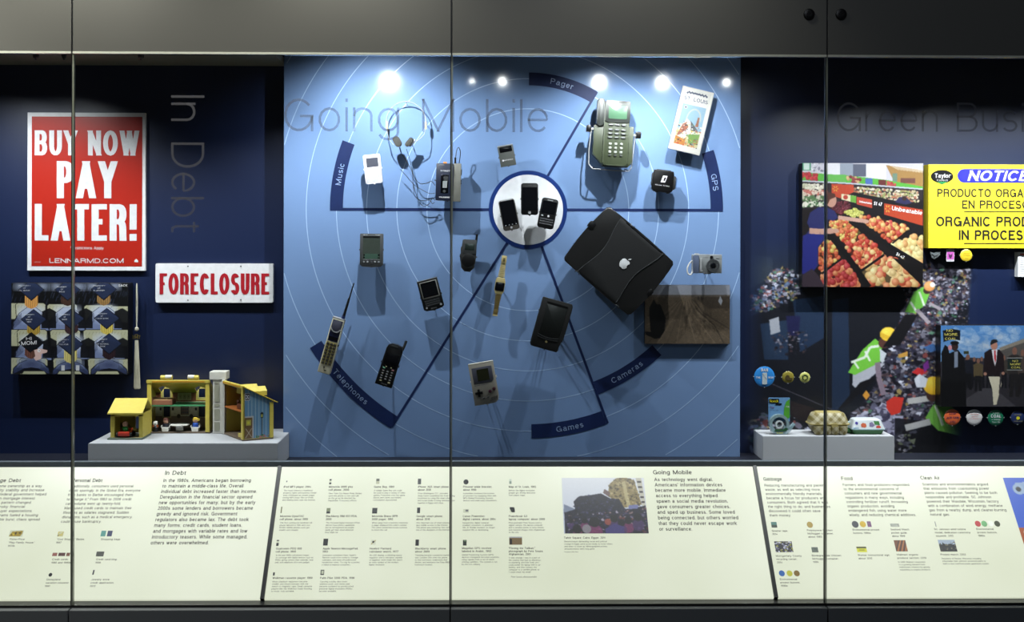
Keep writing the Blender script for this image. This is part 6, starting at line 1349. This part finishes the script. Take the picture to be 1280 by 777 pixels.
# market photo
c = Canvas(1002.5, 204, 1154, 358.5, ss=2.2, base=(26, 18, 22), seed=7).zoom(1000, 200, 4.856)
c.rect(0, 0, 800, 150, (206, 202, 216)); c.rect(160, 10, 240, 90, (232, 230, 240)); c.rect(240, 20, 320, 100, (150, 160, 180)); c.rect(320, 25, 400, 100, (90, 96, 120)); c.rect(400, 0, 520, 120, (226, 224, 234)); c.poly([(520, 30), (750, 60), (750, 170), (580, 150)], (176, 130, 66)); c.rect(560, 80, 590, 130, (110, 140, 120)); c.rect(610, 108, 700, 140, (120, 70, 60))
for k in range(14): c.line([(520+k*18, 20+k*3), (600+k*18, 60+k*2)], 3, (240, 240, 246), .7)
c.rect(10, 15, 65, 65, (60, 150, 110)); c.rect(20, 20, 55, 60, (210, 230, 220)); c.scatter([(70, 15), (150, 15), (150, 70), (70, 70)], 30, 4, 12, [(190, 190, 200), (120, 120, 140), (230, 230, 235)])
c.poly([(10, 75), (300, 95), (520, 120), (745, 160), (745, 185), (10, 135)], (90, 190, 60)); c.scatter([(12, 80), (105, 85), (105, 122), (12, 118)], 26, 7, 12, [(200, 40, 50), (170, 30, 40)], 'disc', 30); c.rect(165, 90, 275, 130, (100, 190, 80)); c.scatter([(280, 100), (370, 105), (370, 140), (280, 132)], 24, 6, 11, [(140, 40, 50), (200, 160, 110)], 'disc', 20); c.rect(395, 112, 440, 148, (70, 110, 190)); c.rect(475, 120, 520, 155, (110, 40, 40)); c.scatter([(530, 130), (580, 135), (580, 158), (530, 155)], 14, 5, 9, [(190, 60, 60)], 'disc', 30)
c.poly([(10, 128), (300, 140), (745, 180), (745, 240), (10, 300)], (44, 34, 40)); c.line([(10, 128), (300, 142), (745, 176)], 9, (190, 196, 214))
for k in range(4): c.scatter([(10, 150+k*36), (160, 152+k*34), (160, 172+k*34), (10, 176+k*36)], 70, 5, 11, [[(226, 220, 200), (190, 190, 160)], [(190, 90, 80), (220, 200, 180)], [(90, 130, 80), (200, 190, 170)], [(60, 110, 60), (220, 216, 200)]][k], 'disc', 20)
for k in range(4): c.scatter([(330, 165+k*20), (720, 190+k*18), (720, 200+k*18), (330, 176+k*20)], 120, 4, 8, [(206, 190, 150), (190, 110, 80), (150, 160, 90), (220, 210, 190)], 'disc', 10)
c.poly([(190, 145), (325, 150), (325, 215), (250, 235), (190, 215)], (206, 66, 36)); 
for k in range(6): c.line([(213+7*math.cos(k*1.047), 175+7*math.sin(k*1.047)), (213+18*math.cos(k*1.047), 175+18*math.sin(k*1.047))], 5, (244, 190, 60))
c.poly([(325, 195), (745, 280), (745, 480), (520, 360), (240, 260), (240, 235)], (22, 18, 24))
c.poly([(250, 205), (340, 218), (340, 262), (250, 240)], (230, 220, 180)); c.disc(275, 226, 14, (200, 60, 50)); c.poly([(305, 215), (340, 218), (340, 262), (305, 252)], (110, 180, 60)); c.poly([(342, 222), (437, 240), (437, 292), (342, 268)], (206, 70, 50)); c.poly([(510, 262), (745, 300), (745, 398), (510, 330)], (208, 66, 34))
for k in range(6): c.line([(532+8*math.cos(k*1.047), 295+10*math.sin(k*1.047)), (532+17*math.cos(k*1.047), 295+24*math.sin(k*1.047))], 6, (244, 190, 60))
c.poly([(575, 255), (600, 225), (640, 220), (680, 260), (640, 270)], (46, 44, 92)); c.disc(632, 232, 14, (60, 36, 32))
bins = [([(205, 255), (290, 255), (310, 290), (250, 330), (195, 300)], [(110, 30, 44), (80, 20, 34)], 8, 120), ([(265, 320), (330, 295), (385, 320), (330, 352)], [(206, 206, 100), (190, 190, 80)], 9, 60),
 ([(180, 370), (270, 360), (370, 440), (280, 515), (220, 450), (180, 400)], [(222, 190, 90), (214, 100, 50), (226, 130, 70), (206, 60, 36)], 11, 150), ([(270, 515), (385, 455), (505, 560), (370, 665)], [(206, 66, 40), (222, 110, 60), (200, 50, 40), (226, 180, 110)], 15, 120),
 ([(350, 340), (480, 350), (640, 400), (660, 420), (560, 510), (440, 410)], [(206, 76, 44), (222, 120, 60), (190, 50, 40), (226, 180, 100)], 14, 150), ([(375, 675), (480, 590), (560, 590), (720, 720), (720, 765), (400, 765)], [(226, 180, 110), (222, 130, 80), (230, 196, 130), (214, 90, 60)], 24, 75),
 ([(555, 520), (690, 460), (745, 470), (745, 640), (640, 590)], [(230, 200, 120), (226, 160, 90), (232, 210, 140)], 20, 60), ([(110, 510), (150, 480), (190, 490), (240, 590), (130, 680), (105, 600)], [(206, 80, 44), (222, 120, 60), (220, 190, 90)], 13, 90), ([(135, 690), (260, 605), (360, 740), (350, 765), (135, 765)], [(196, 56, 44), (222, 130, 80), (180, 40, 44)], 19, 90)]
for pts, pal, r_, n in bins:
    c.poly(pts, tuple(q*.45 for q in pal[0])); c.scatter(pts, n, r_*.75, r_*1.1, pal, 'disc', 55)
c.line([(300, 370), (440, 460), (745, 640)], 26, (16, 12, 16)); c.line([(165, 440), (300, 600), (420, 770)], 30, (14, 10, 14)); c.line([(520, 510), (745, 655)], 24, (16, 12, 16)); c.poly([(560, 590), (745, 650), (745, 770), (720, 740)], (14, 10, 14)); c.line([(360, 680), (510, 575)], 14, (16, 12, 16)); c.line([(130, 690), (250, 600)], 12, (16, 12, 16)); c.line([(560, 505), (660, 425)], 10, (16, 12, 16))
# shop worker
c.poly([(60, 420), (40, 380), (60, 320), (110, 285), (170, 290), (210, 310), (230, 350), (200, 370), (170, 360), (160, 470), (110, 530), (110, 640), (60, 700), (15, 680), (15, 470)], (40, 44, 110)); c.poly([(15, 460), (80, 440), (150, 460), (105, 530), (100, 640), (70, 700), (10, 690)], (34, 40, 140))
c.disc(188, 245, 32, (206, 150, 130), rv=42); c.poly([(155, 215), (170, 195), (210, 205), (215, 225), (180, 240), (165, 270), (152, 260)], (90, 46, 36)); c.line([(55, 430), (120, 435), (200, 430)], 34, (214, 160, 140)); c.disc(215, 430, 22, (214, 160, 140), rv=14); c.line([(230, 348), (330, 362), (400, 372)], 24, (216, 164, 146)); c.disc(400, 372, 18, (216, 164, 146), rv=12)
c.poly([(10, 700), (70, 660), (110, 700), (150, 770), (10, 770)], (60, 46, 60)); c.desat(.14).blur(1).grain(6)
t = board('market_photo', 'square color photo of a grocer reaching over bins of apples', 'photo', 1002.5, 204, 1154, 358.5, -.05, YN, M['black'], c, .62)
z1 = lambda u, v: (1000+u/4.856, 200+v/4.856)
x, y = z1(555, 303); wtext(t, 'Unbeatable', x, y, 5.2, 39, 'white', rot=-9, bold=.03); x, y = z1(358, 256); wtext(t, 'Unbeatable', x, y, 2.6, 16, 'white', rot=-10, bold=.02); x, y = z1(447, 272); wtext(t, '$1 47', x, y, 4.4, 10, 'white', rot=-8, bold=.03); x, y = z1(580, 575); wtext(t, '$1 47', x, y, 4, 11, 'white', rot=-30)

# notice sign
c = None; xr_ = 1160+215
t = board('notice_sign', 'bright yellow sign headed NOTICE in white on a blue bar', 'sign', 1160.5, 206, xr_, 310, -.05, YN, mat('sign_yellow', (228, 208, 44), .4), None)
k5 = K(-.05)
def wpt(x, y, Y=-.05): q = W(x, y, Y); return (q.x, q.z)
B().prism(rrect(wpt(1196+76, 219.5)[0], wpt(1200, 219.5)[1], 152*k5, 17*k5, 8.4*k5), -.0512, -.0498).out('blue_bar', mat('notice_blue', (44, 44, 190), .35), t)
wtext(t, 'NOTICE', 1209, 226, 13.2, 76, 'white', bold=.05, shear=.3, off=.0018, ref='NOTICE')
inkb = mat('sign_black_ink', (26, 24, 12), .45)
wtext(t, 'PRODUCTO ORGANICO', 1171.5, 246, 10.3, 109, inkb, bold=.018, ref='PRODUCTO ORGA'); wtext(t, 'EN PROCESO', 1202.5, 260.5, 10.3, 75, inkb, bold=.018, ref='EN PROCES')
wtext(t, 'ORGANIC PRODUCT', 1170, 282.5, 12.2, 107, inkb, bold=.024, ref='ORGANIC PRO'); wtext(t, 'IN PROCESS', 1198.5, 299.5, 12.2, 81, inkb, bold=.024, ref='IN PROCES')
for y in (264.6, 304.2): B().prism([wpt(1205, y+.6), wpt(1330, y+.6), wpt(1330, y-.6), wpt(1205, y-.6)], -.0506, -.0498).out('rule_line', inkb, t)
q = wpt(1177.5, 220.5); B().cyl(q[0], q[1], 14.2*k5, -.0510, -.0498, 32, rz=8.2*k5).out('badge', M['black'], t); B().prism([wpt(1171, 227), wpt(1184, 227), wpt(1177.5, 230.4)], -.0512, -.0498).out('badge_leaf', mat('leaf_green', (30, 130, 70), .4), t)
wtext(t, 'Taylor', 1168.2, 222, 5.2, 19.5, 'white', bold=.03, off=.002); wtext(t, 'FARMS', 1171, 226.4, 2.2, 14, 'white', off=.002)
# protest photo
c = Canvas(1175.5, 406.5, 1330, 508, ss=2.2, base=(80, 120, 170), seed=13).zoom(1170, 400, 5.55)
c.vgrad((70, 120, 180), (150, 176, 200)); c.scatter([(60, 60), (560, 60), (560, 200), (160, 230)], 90, 14, 50, [(200, 206, 216), (180, 192, 208), (150, 176, 204)], a=.25)
c.poly([(440, 190), (900, 20), (900, 420), (440, 420)], (80, 76, 74)); c.poly([(440, 190), (900, 20), (900, 50), (440, 215)], (130, 122, 112)); c.poly([(30, 290), (100, 250), (900, 300), (900, 420), (30, 420)], (50, 48, 54)); c.rect(30, 400, 900, 620, (44, 42, 48)); c.poly([(180, 560), (330, 470), (400, 470), (560, 600), (170, 600)], (66, 64, 70))
def person(x, y0, y1, w_, coat, trou, head=(120, 84, 72), hat=None):
    h_ = y1-y0; c.poly([(x-w_/2, y0+h_*.2), (x-w_*.2, y0+h_*.15), (x+w_*.2, y0+h_*.15), (x+w_/2, y0+h_*.2), (x+w_*.45, y0+h_*.55), (x-w_*.45, y0+h_*.55)], coat)
    c.poly([(x-w_*.32, y0+h_*.52), (x+w_*.32, y0+h_*.52), (x+w_*.36, y1-8), (x+w_*.08, y1-8), (x, y0+h_*.65), (x-w_*.12, y1-8), (x-w_*.36, y1-8)], trou)
    c.disc(x, y0+h_*.08, w_*.17, head, rv=h_*.075)
    if hat: c.disc(x-2, y0+h_*.035, w_*.22, hat, rv=h_*.035)
for k in range(10): person(160+k*52, 240+(k*37 % 20), 480, 56, c.rng.choice([(26, 26, 34), (60, 54, 50), (40, 40, 52)]), (20, 20, 26))
person(220, 235, 490, 80, (24, 26, 36), (16, 16, 20)); person(292, 262, 500, 70, (84, 72, 52), (22, 22, 26)); person(545, 185, 540, 100, (44, 40, 40), (30, 28, 30)); person(600, 200, 520, 70, (70, 60, 56), (30, 28, 30))
c.poly([(35, 230), (60, 170), (80, 185), (90, 230), (150, 205), (195, 260), (205, 400), (210, 600), (35, 600), (40, 330)], (16, 16, 20)); c.disc(128, 182, 24, (50, 34, 32), rv=30); c.disc(128, 158, 30, (14, 14, 16), rv=14); c.poly([(125, 220), (150, 215), (150, 325), (125, 330)], (120, 130, 150)); c.disc(95, 190, 14, (190, 130, 140), rv=18)
c.poly([(335, 225), (375, 200), (440, 205), (468, 240), (475, 360), (460, 400), (420, 395), (400, 380), (340, 385), (328, 360)], (30, 22, 26)); c.poly([(385, 205), (425, 205), (418, 285), (408, 320), (395, 270)], (206, 206, 214)); c.poly([(402, 210), (412, 210), (416, 270), (409, 295), (402, 260)], (180, 40, 50)); c.disc(402, 175, 24, (170, 120, 104), rv=30); c.poly([(375, 160), (385, 135), (420, 132), (428, 150), (405, 158), (378, 172)], (34, 34, 38))
c.poly([(362, 390), (440, 390), (455, 440), (420, 585), (398, 588), (390, 480)], (206, 198, 176)); c.line([(450, 360), (440, 510)], 10, (60, 56, 60)); c.disc(340, 372, 12, (160, 116, 100)); c.disc(465, 368, 11, (160, 116, 100))
c.poly([(45, 72), (110, 60), (165, 70), (165, 140), (110, 130), (50, 150)], (18, 22, 30)); c.rect(495, 264, 590, 345, (28, 40, 38)); c.rect(490, 260, 600, 264, (150, 150, 150)); c.rect(490, 343, 600, 347, (150, 150, 150)); c.rect(190, 214, 226, 235, (50, 56, 40))
c.poly([(30, 590), (30, 420), (200, 420), (200, 590)], (10, 10, 13), .8); c.blur(1).grain(7)
t = board('protest_photo', 'photo of marching men with NO MORE COAL placards under a blue sky', 'photo', 1175.5, 406.5, 1330, 508, -.05, YN, M['black'], c, .95)
yl = mat('placard_yellow', (196, 184, 90), .5); z2_ = lambda u, v: (1170+u/5.55, 400+v/5.55)
for s, u, v, w_ in (('NO', 72, 80, 8), ('MORE', 58, 107, 16.5), ('COAL', 62, 137, 14.5)): x, y = z2_(u, v); wtext(t, s, x, y, 3.2, w_, yl, bold=.03)
for s, u, v, w_ in (('NO', 530, 290, 7), ('MORE', 515, 312, 13), ('COAL', 522, 334, 12)): x, y = z2_(u, v); wtext(t, s, x, y, 2.6, w_, yl, bold=.02)
# paper card at the right edge
t = board('paper_card', 'small white printed card with a red heading at the right edge', 'card', 1272.5, 315, 1312, 346, -.03, YN, mat('card_white', (224, 224, 228), .6), None)
q0 = wpt(1275, 318.6, -.03); q1 = wpt(1309, 317, -.03); B().box(q0[0], q1[0], -.0308, -.0298, q0[1], q1[1]).out('red_heading', M['red'], t)
for k in range(8): wtext(t, 'seafood watch pocket guide list', 1275, 322.5+k*2.8, 1.0, 34, 'ink2', off=.001)

# pin buttons
def button(label, px, py, r, col, Y=-.06, texts=(), clips=True, extra=None):
    t = thing('pin_button', label, 'pin button', W(px, py, Y), 0); k = K(Y); KP[t.name] = k
    m = mat('button_%d_%d_%d' % col, col, .3, coat=.3)
    B().dome(0, 0, r, 0, 1.2, 40).out('badge_face', m, t, k=k, smooth=True, local=1)
    B().cyl(0, 0, r*.96, 0, 1.5, 32).out('badge_back', M['steel'], t, k=k, local=1)
    b = B().tube([(0, 1.4, 0), (0, (-Y)/k-.3, 0)], .8); b.out('mount_rod', M['black'], t, k=k, local=1)
    b = B()
    for x, z in ((-r-.3, 0), (r+.3, 0), (0, -r-.3)): b.box(x-.5, x+.5, -.6, 1.6, z-.5, z+.5, bev=.1)
    b.out('mount_clip', M['grey'], t, k=k, local=1)
    for s, x, z, h, w_, mm, bd in texts: ltext(s, M[mm] if isinstance(mm, str) else mm, t, x, z, -1.3, k, h=h, w=w_, align='C', bold=bd)
    if extra: extra(t, k)
    return t
def ex(t, k):
    B().box(-3, 3.2, -1.45, -1.0, -9.5, 5, bev=.05).out('carton_symbol', mat('symbol_grey', (190, 200, 206), .4), t, k=k, local=1); B().tube([(-2.6, -1.6, 4), (2.6, -1.6, -3)], .2).out('crease_line', M['grey'], t, k=k, local=1)
button('large blue pin button reading BAN THE BGH at the left of three', 955.5, 470.5, 13, (50, 140, 220), texts=(('BAN', 0, 6.6, 4, 8.5, 'white', .04), ('THE', -7.9, -2.2, 2.6, 6, 'white', .03), ('BGH', 7.9, -2.2, 2.6, 6, 'white', .03)), extra=ex)
def ex(t, k):
    B().prism([(-4, -1), (-2, 3), (1, 2.4), (2, -.5), (5.5, -1), (5, -3.6), (-3, -3.4)], -1.5, -1.0).out('animal_symbol', mat('symbol_brown', (74, 60, 24), .5), t, k=k, local=1)
button('olive-gold pin button with a dark animal shape, between the blue and the recycling buttons', 985, 471.2, 7.6, (150, 138, 56), extra=ex)
def ex(t, k):
    b = B()
    for a in (90, 210, 330):
        b.ring(0, 0, 2.4, 3.8, -1.5, -1.0, 8, a-45, a+35); c_, s_ = math.cos(R(a+50)), math.sin(R(a+50)); b.prism([(c_*4.6, s_*4.6), (c_*1.8, s_*1.8), (3.4*math.cos(R(a+75)), 3.4*math.sin(R(a+75)))], -1.5, -1.0)
    b.out('recycling_arrows', mat('symbol_green', (50, 70, 34), .5), t, k=k, local=1)
button('small pale yellow-green pin button with recycling arrows', 1006, 471.5, 6.7, (204, 204, 116), extra=ex)
button('orange pin button reading STOP ACID RAIN, below the protest photo', 1190.3, 521.3, 10.2, (228, 106, 60), -.04, (('STOP', 0, 3.4, 2.6, 9, M['bluedark'], .03), ('ACID RAIN', 0, -1.6, 2.6, 15.5, M['bluedark'], .03), ("4/84", 0, -6.6, 2.6, 7, M['bluedark'], .02)))
button('white pin button with fine red lettering below the protest photo', 1217.8, 521.3, 10, (226, 224, 226), -.04, (('Residents', 0, 3.2, 1.6, 10, M['red'], 0), ('Against', 0, .6, 1.4, 8, M['red'], 0), ('coal generation', 0, -2, 1.2, 14, M['red'], 0)))
button('green pin button with COAL in white letters below the protest photo', 1244.5, 521.8, 10, (24, 116, 84), -.04, (('CLEAN', 0, 5.2, 1.4, 8, 'white', 0), ('COAL', 0, .2, 4.2, 13, 'white', .04), ('A Change', 0, -3, 1.8, 11, 'white', .01), ('Turn On', 0, -6.2, 1.8, 10, 'white', .01)))
def ex(t, k): B().cyl(0, -.6, 2.2, -1.5, -1, 8).out('sun_symbol', mat('symbol_yellow', (220, 210, 40), .4), t, k=k, local=1)
button('dark blue pin button with a yellow flower shape at the right end', 1272, 521.5, 8.6, (36, 52, 100), -.04, (('No Nukes', 0, 3, 1.4, 9, MATS['placard_yellow'], 0), ('energy now', 0, -5, 1.2, 11, MATS['placard_yellow'], 0)), extra=ex)
button('yellow pin button under the notice sign', 1207.8, 319, 7.6, (226, 196, 50), -.05, (('ORGANIC', 0, 1.6, 1.2, 9, MATS['sign_black_ink'], 0), ('FARMING', 0, -.8, 1.2, 9, MATS['sign_black_ink'], 0), ('NOW', 0, -4.4, 1.2, 4, MATS['sign_black_ink'], 0)))
# bird pin and purple tag
t = thing('bird_pin', 'small silver pin shaped like a bird with spread wings under the notice sign', 'pin', W(1169.5, 318.5, -.04)); k = K(-.04)
B().prism([(-7, 4), (-2, 2.2), (1, 4), (6.5, 4.4), (5, 1.6), (6.2, .4), (3, -2.5), (-1, -5.4), (-4.8, -3.4), (-5.6, 0)], 0, 1.6, .3).out('bird_shape', mat('pin_pewter', (126, 134, 138), .35, .5), t, k=k, local=1)
B().tube([(-5, -.2, 1), (-1, -.2, -1.5), (3.5, -.2, .5)], .5).tube([(-3, -.2, -2), (0, -.2, -4), (2, -.2, -2)], .4).out('wing_line', M['black'], t, k=k, local=1)
B().tube([(0, 1.5, 0), (0, .04/k-.3, 0)], .8).out('mount_rod', M['black'], t, k=k, local=1)
t = thing('square_pin', 'small purple and white rectangular pin between the bird pin and yellow button', 'pin', W(1188, 319.2, -.04))
B().rbox(0, 0, 9.6, 15, .4, 0, 1.2, .2).out('card', mat('pin_white', (214, 208, 222), .4), t, k=k, local=1); B().rbox(0, -.2, 8.8, 9.4, .3, -.25, .1).out('purple_field', mat('pin_purple', (186, 88, 176), .4), t, k=k, local=1)
B().prism([(-2.4, 2.8), (-1, 1), (1, 1), (2.4, 2.8), (2, -1), (.8, -3.4), (-.8, -3.4), (-2, -1)], -.5, -.2).out('animal_face', mat('pin_plum', (70, 20, 70), .5), t, k=k, local=1)
ltext('STOP', M['black'], t, 0, 5.2, -.2, k, h=1.4, w=8, align='C', bold=.02); ltext('ORIGINAL', M['ink2'], t, 0, -6.8, -.2, k, h=1.1, w=7.5, align='C')
B().box(-5.6, 5.6, .2, 1, -.6, .6).tube([(0, 1.1, 0), (0, .04/k-.3, 0)], .8).out('mount_rod', M['grey'], t, k=k, local=1)

# tape dispenser on card
Yt = -.10; kt = K(Yt); p0 = W(974, 537, Yt)
t = thing('tape_dispenser', 'clear tape roll on a blue and green card, left on the right plinth', 'tape', (p0.x, Yt, zq+.0004)); L1 = dict(k=kt, local=1)
zz = (W(974, 498, Yt).z-zq)/kt
B().rbox(.2, zz-15+1, 27, 30, .8, 1.5, 2.2).out('backing_card', mat('card_blue', (110, 158, 206), .4), t, **L1)
B().prism([(13.4, zz-1), (9, zz-4), (6.5, zz-12), (6, zz-20), (8, zz-28), (13.4, zz-24)], 1.2, 1.6).out('green_arc', mat('card_green', (84, 168, 50), .4), t, **L1)
B().rbox(-6.4, zz-3, 12.5, 4.8, .3, .9, 1.5).out('brand_patch', M['black'], t, **L1); ltext('Scotch', MATS['symbol_yellow'], t, -11.8, zz-4.8, .75, kt, h=3.2, w=10.5, bold=.03)
ltext('Magic', mat('ink_violet', (110, 70, 130), .5), t, -11.6, zz-12, 1.1, kt, h=2.2, w=6); ltext('Greener Tape', M['ink'], t, -11.6, zz-15, 1.1, kt, h=1.2, w=11); ltext('75%', M['white'], t, 8.6, zz-11.5, .9, kt, h=2, w=4.2, bold=.02)
B().rbox(-.5, zz-7, 8, 1.6, .7, 1.0, 1.45).out('hang_slot', M['black'], t, **L1)
clr = mat('clear_blue_plastic', (170, 200, 210), .08, alpha=.55)
B().ring(-1, 12.6, 9, 12.5, -6, 1.2, 40).out('tape_roll', mat('tape_pale', (150, 176, 180), .2, alpha=.85), t, smooth=True, **L1); B().ring(-1, 12.6, 3.2, 5, -6.5, 1.2, 32).out('hub', mat('hub_clear', (214, 224, 226), .15), t, smooth=True, **L1)
B().prism([(-14, 12), (-11, 3), (-4, .3), (7, .3), (12, 3), (17, 10.5), (17.5, 13), (13, 10.5), (8, 8), (4, 13), (4, 6), (-6, 5), (-12, 14)], -7, 1.4, .4).out('dispenser_body', clr, t, **L1)
B().prism([(-8, 4), (6, 4), (10, 7), (7, 9), (3, 6.5), (-6, 7)], -7.3, -6.9).out('dispenser_label', mat('label_green', (34, 84, 50), .4), t, **L1); ltext('Scotch', MATS['symbol_yellow'], t, -5, 1.4, -7.5, kt, h=2, w=8, bold=.03)
B().prism([(16, 9), (19, 12), (17.5, 14.5), (14, 11)], -6, 1).out('cutter', clr, t, **L1)

# egg-style food carton with gingham print
Ye = -.105; ke = K(Ye); pe = W(1036.5, 541.5, Ye)
def gingham():
    m = bpy.data.materials.new('gingham_print'); m.use_nodes = True; nt = m.node_tree; b = nt.nodes['Principled BSDF']; b.inputs['Roughness'].default_value = .6
    tc = nt.nodes.new('ShaderNodeTexCoord'); mp = nt.nodes.new('ShaderNodeMapping'); mp.inputs['Rotation'].default_value = (0, R(45), 0); mp.inputs['Scale'].default_value = (1, 1, 1)
    nt.links.new(tc.outputs['Object'], mp.inputs['Vector']); sp = nt.nodes.new('ShaderNodeSeparateXYZ'); nt.links.new(mp.outputs[0], sp.inputs[0])
    s = []
    for ax in (0, 2):
        q = nt.nodes.new('ShaderNodeMath'); q.operation = 'MULTIPLY'; q.inputs[1].default_value = 1/.0205; nt.links.new(sp.outputs[ax], q.inputs[0])
        g = nt.nodes.new('ShaderNodeMath'); g.operation = 'FRACT'; nt.links.new(q.outputs[0], g.inputs[0]); h = nt.nodes.new('ShaderNodeMath'); h.operation = 'GREATER_THAN'; h.inputs[1].default_value = .5; nt.links.new(g.outputs[0], h.inputs[0]); s.append(h)
    a = nt.nodes.new('ShaderNodeMath'); a.operation = 'ADD'; nt.links.new(s[0].outputs[0], a.inputs[0]); nt.links.new(s[1].outputs[0], a.inputs[1])
    d = nt.nodes.new('ShaderNodeMath'); d.operation = 'MULTIPLY'; d.inputs[1].default_value = .5; nt.links.new(a.outputs[0], d.inputs[0])
    r = nt.nodes.new('ShaderNodeValToRGB'); r.color_ramp.elements[0].color = tuple(ALB*q for q in lin((190, 182, 150)))+(1,); r.color_ramp.elements[1].color = tuple(ALB*q for q in lin((126, 112, 54)))+(1,)
    nt.links.new(d.outputs[0], r.inputs[0]); nt.links.new(r.outputs[0], b.inputs['Base Color']); return m
GM = gingham()
def loft(b, rings):
    V = [[b.bm.verts.new(p) for p in rg_] for rg_ in rings]; n = len(V[0])
    for p_, q_ in zip(V, V[1:]):
        for i in range(n): b.bm.faces.new((p_[i], p_[(i+1) % n], q_[(i+1) % n], q_[i]))
    b.bm.faces.new(V[0][::-1]); b.bm.faces.new(V[-1]); return b
def rr3(w_, d_, r, z, cy=0, n=4, wave=0):
    pts = rrect(0, 0, w_, d_, r, n); o = []
    for i, (x, y) in enumerate(pts): o.append((x, y+cy, z))
    return o
t = thing('food_carton', 'tan and cream checked food carton with hinged lid, middle of the right plinth', 'carton', (pe.x, Ye, zq)); cy = 8
loft(B(), [rr3(30, 18, 6, .2, cy), rr3(38, 24, 8, 2, cy), rr3(45, 30, 9, 8, cy), rr3(49, 32, 9, 12.2, cy)]).out('lower_shell', GM, t, smooth=True, **dict(k=ke, local=1))
for x in (-15, -5, 5, 15): B().lathe([(2.5, .1), (5.4, 1.5), (6.6, 6), (6.4, 11)], (x, -6, 0), 14).out('cup_bulge', GM, t, k=ke, local=1, smooth=True)
tan = mat('carton_tan', (176, 160, 96), .6)
loft(B(), [rr3(51, 35, 9, 12.2, cy), rr3(51.5, 35.5, 9, 13.6, cy)]).rbox(4, 12.2, 8, 5, 1, -11.5, -8.5, .4).out('rim', tan, t, k=ke, local=1)
loft(B(), [rr3(49, 33, 9, 13.6, cy), rr3(46.5, 31, 10, 19, cy), rr3(42, 27, 10, 24.5, cy), rr3(39, 24, 9, 26.3, cy), rr3(36, 21, 8, 26.8, cy)]).out('lid', GM, t, smooth=True, k=ke, local=1)
loft(B(), [rr3(33, 17, 6, 26.8, cy), rr3(32, 16, 6, 27.6, cy)]).out('lid_top', tan, t, k=ke, local=1)
# clamshell
Yc = -.10; kc = K(Yc); pc = W(1084, 539.5, Yc)
t = thing('food_box', 'white and green hinged paper food box, rightmost on the right plinth', 'food box', (pc.x, Yc, zq), 0); cy = 8
gr = mat('box_green', (44, 120, 54), .45); wb = mat('box_white', (214, 222, 226), .45); lb_ = mat('box_pale_blue', (176, 206, 214), .45)
loft(B(), [rr3(36, 24, 3, .2, cy), rr3(41, 28, 4, 6, cy)]).out('tray', gr, t, k=kc, local=1)
loft(B(), [rr3(43, 30, 4, 6, cy), rr3(43, 30, 4, 7.2, cy)]).out('rim', lb_, t, k=kc, local=1)
loft(B(), [rr3(42, 29, 4, 7.2, cy), rr3(34, 22, 4, 17.5, cy), rr3(30, 18, 3, 18.6, cy)]).out('lid', wb, t, k=kc, local=1)
def decal(pts, c_, nm):
    # thin print lying on the sloping front of the lid
    b = B(); V = [b.bm.verts.new((x, cy-14.62+(z-7.2)*3.5/10.3-.12, z)) for x, z in pts]; b.bm.faces.new(V); b.out(nm, mat('decal_%d_%d_%d' % c_, c_, .5), t, k=kc, local=1)
decal([(-9, 9.5), (-5, 8.8), (-2.5, 10), (-3, 13.5), (-7, 14.5), (-9.5, 12.5)], (196, 90, 50), 'red_decal'); decal([(1, 10), (5, 9.3), (8, 11.5), (5, 15.5), (1.5, 14.5)], (120, 110, 150), 'violet_decal')
decal([(9, 8.4), (14, 8.2), (16, 9.5), (13, 11.6), (10, 11)], (200, 60, 44), 'red_decal'); decal([(8, 12.2), (14.5, 11.8), (13.5, 16.4), (7, 16.8)], (50, 120, 56), 'green_decal'); decal([(-20, 7.8), (-12, 7.8), (-12.5, 8.6), (-19.5, 8.6)], (90, 150, 190), 'blue_decal')
decal([(-16.8, 13.5), (-13.5, 12), (-12.5, 15), (-15.5, 16.2)], (70, 60, 160), 'violet_decal')
B().rbox(-19.5, 9, 6, 9, 2, cy+2, cy+10, .5).out('side_fold', lb_, t, k=kc, local=1)
B().prism([(-23, 1), (-17, .3), (-17, 6), (-25, 5)], cy-6, cy+6, .4).out('open_flap', gr, t, k=kc, local=1)
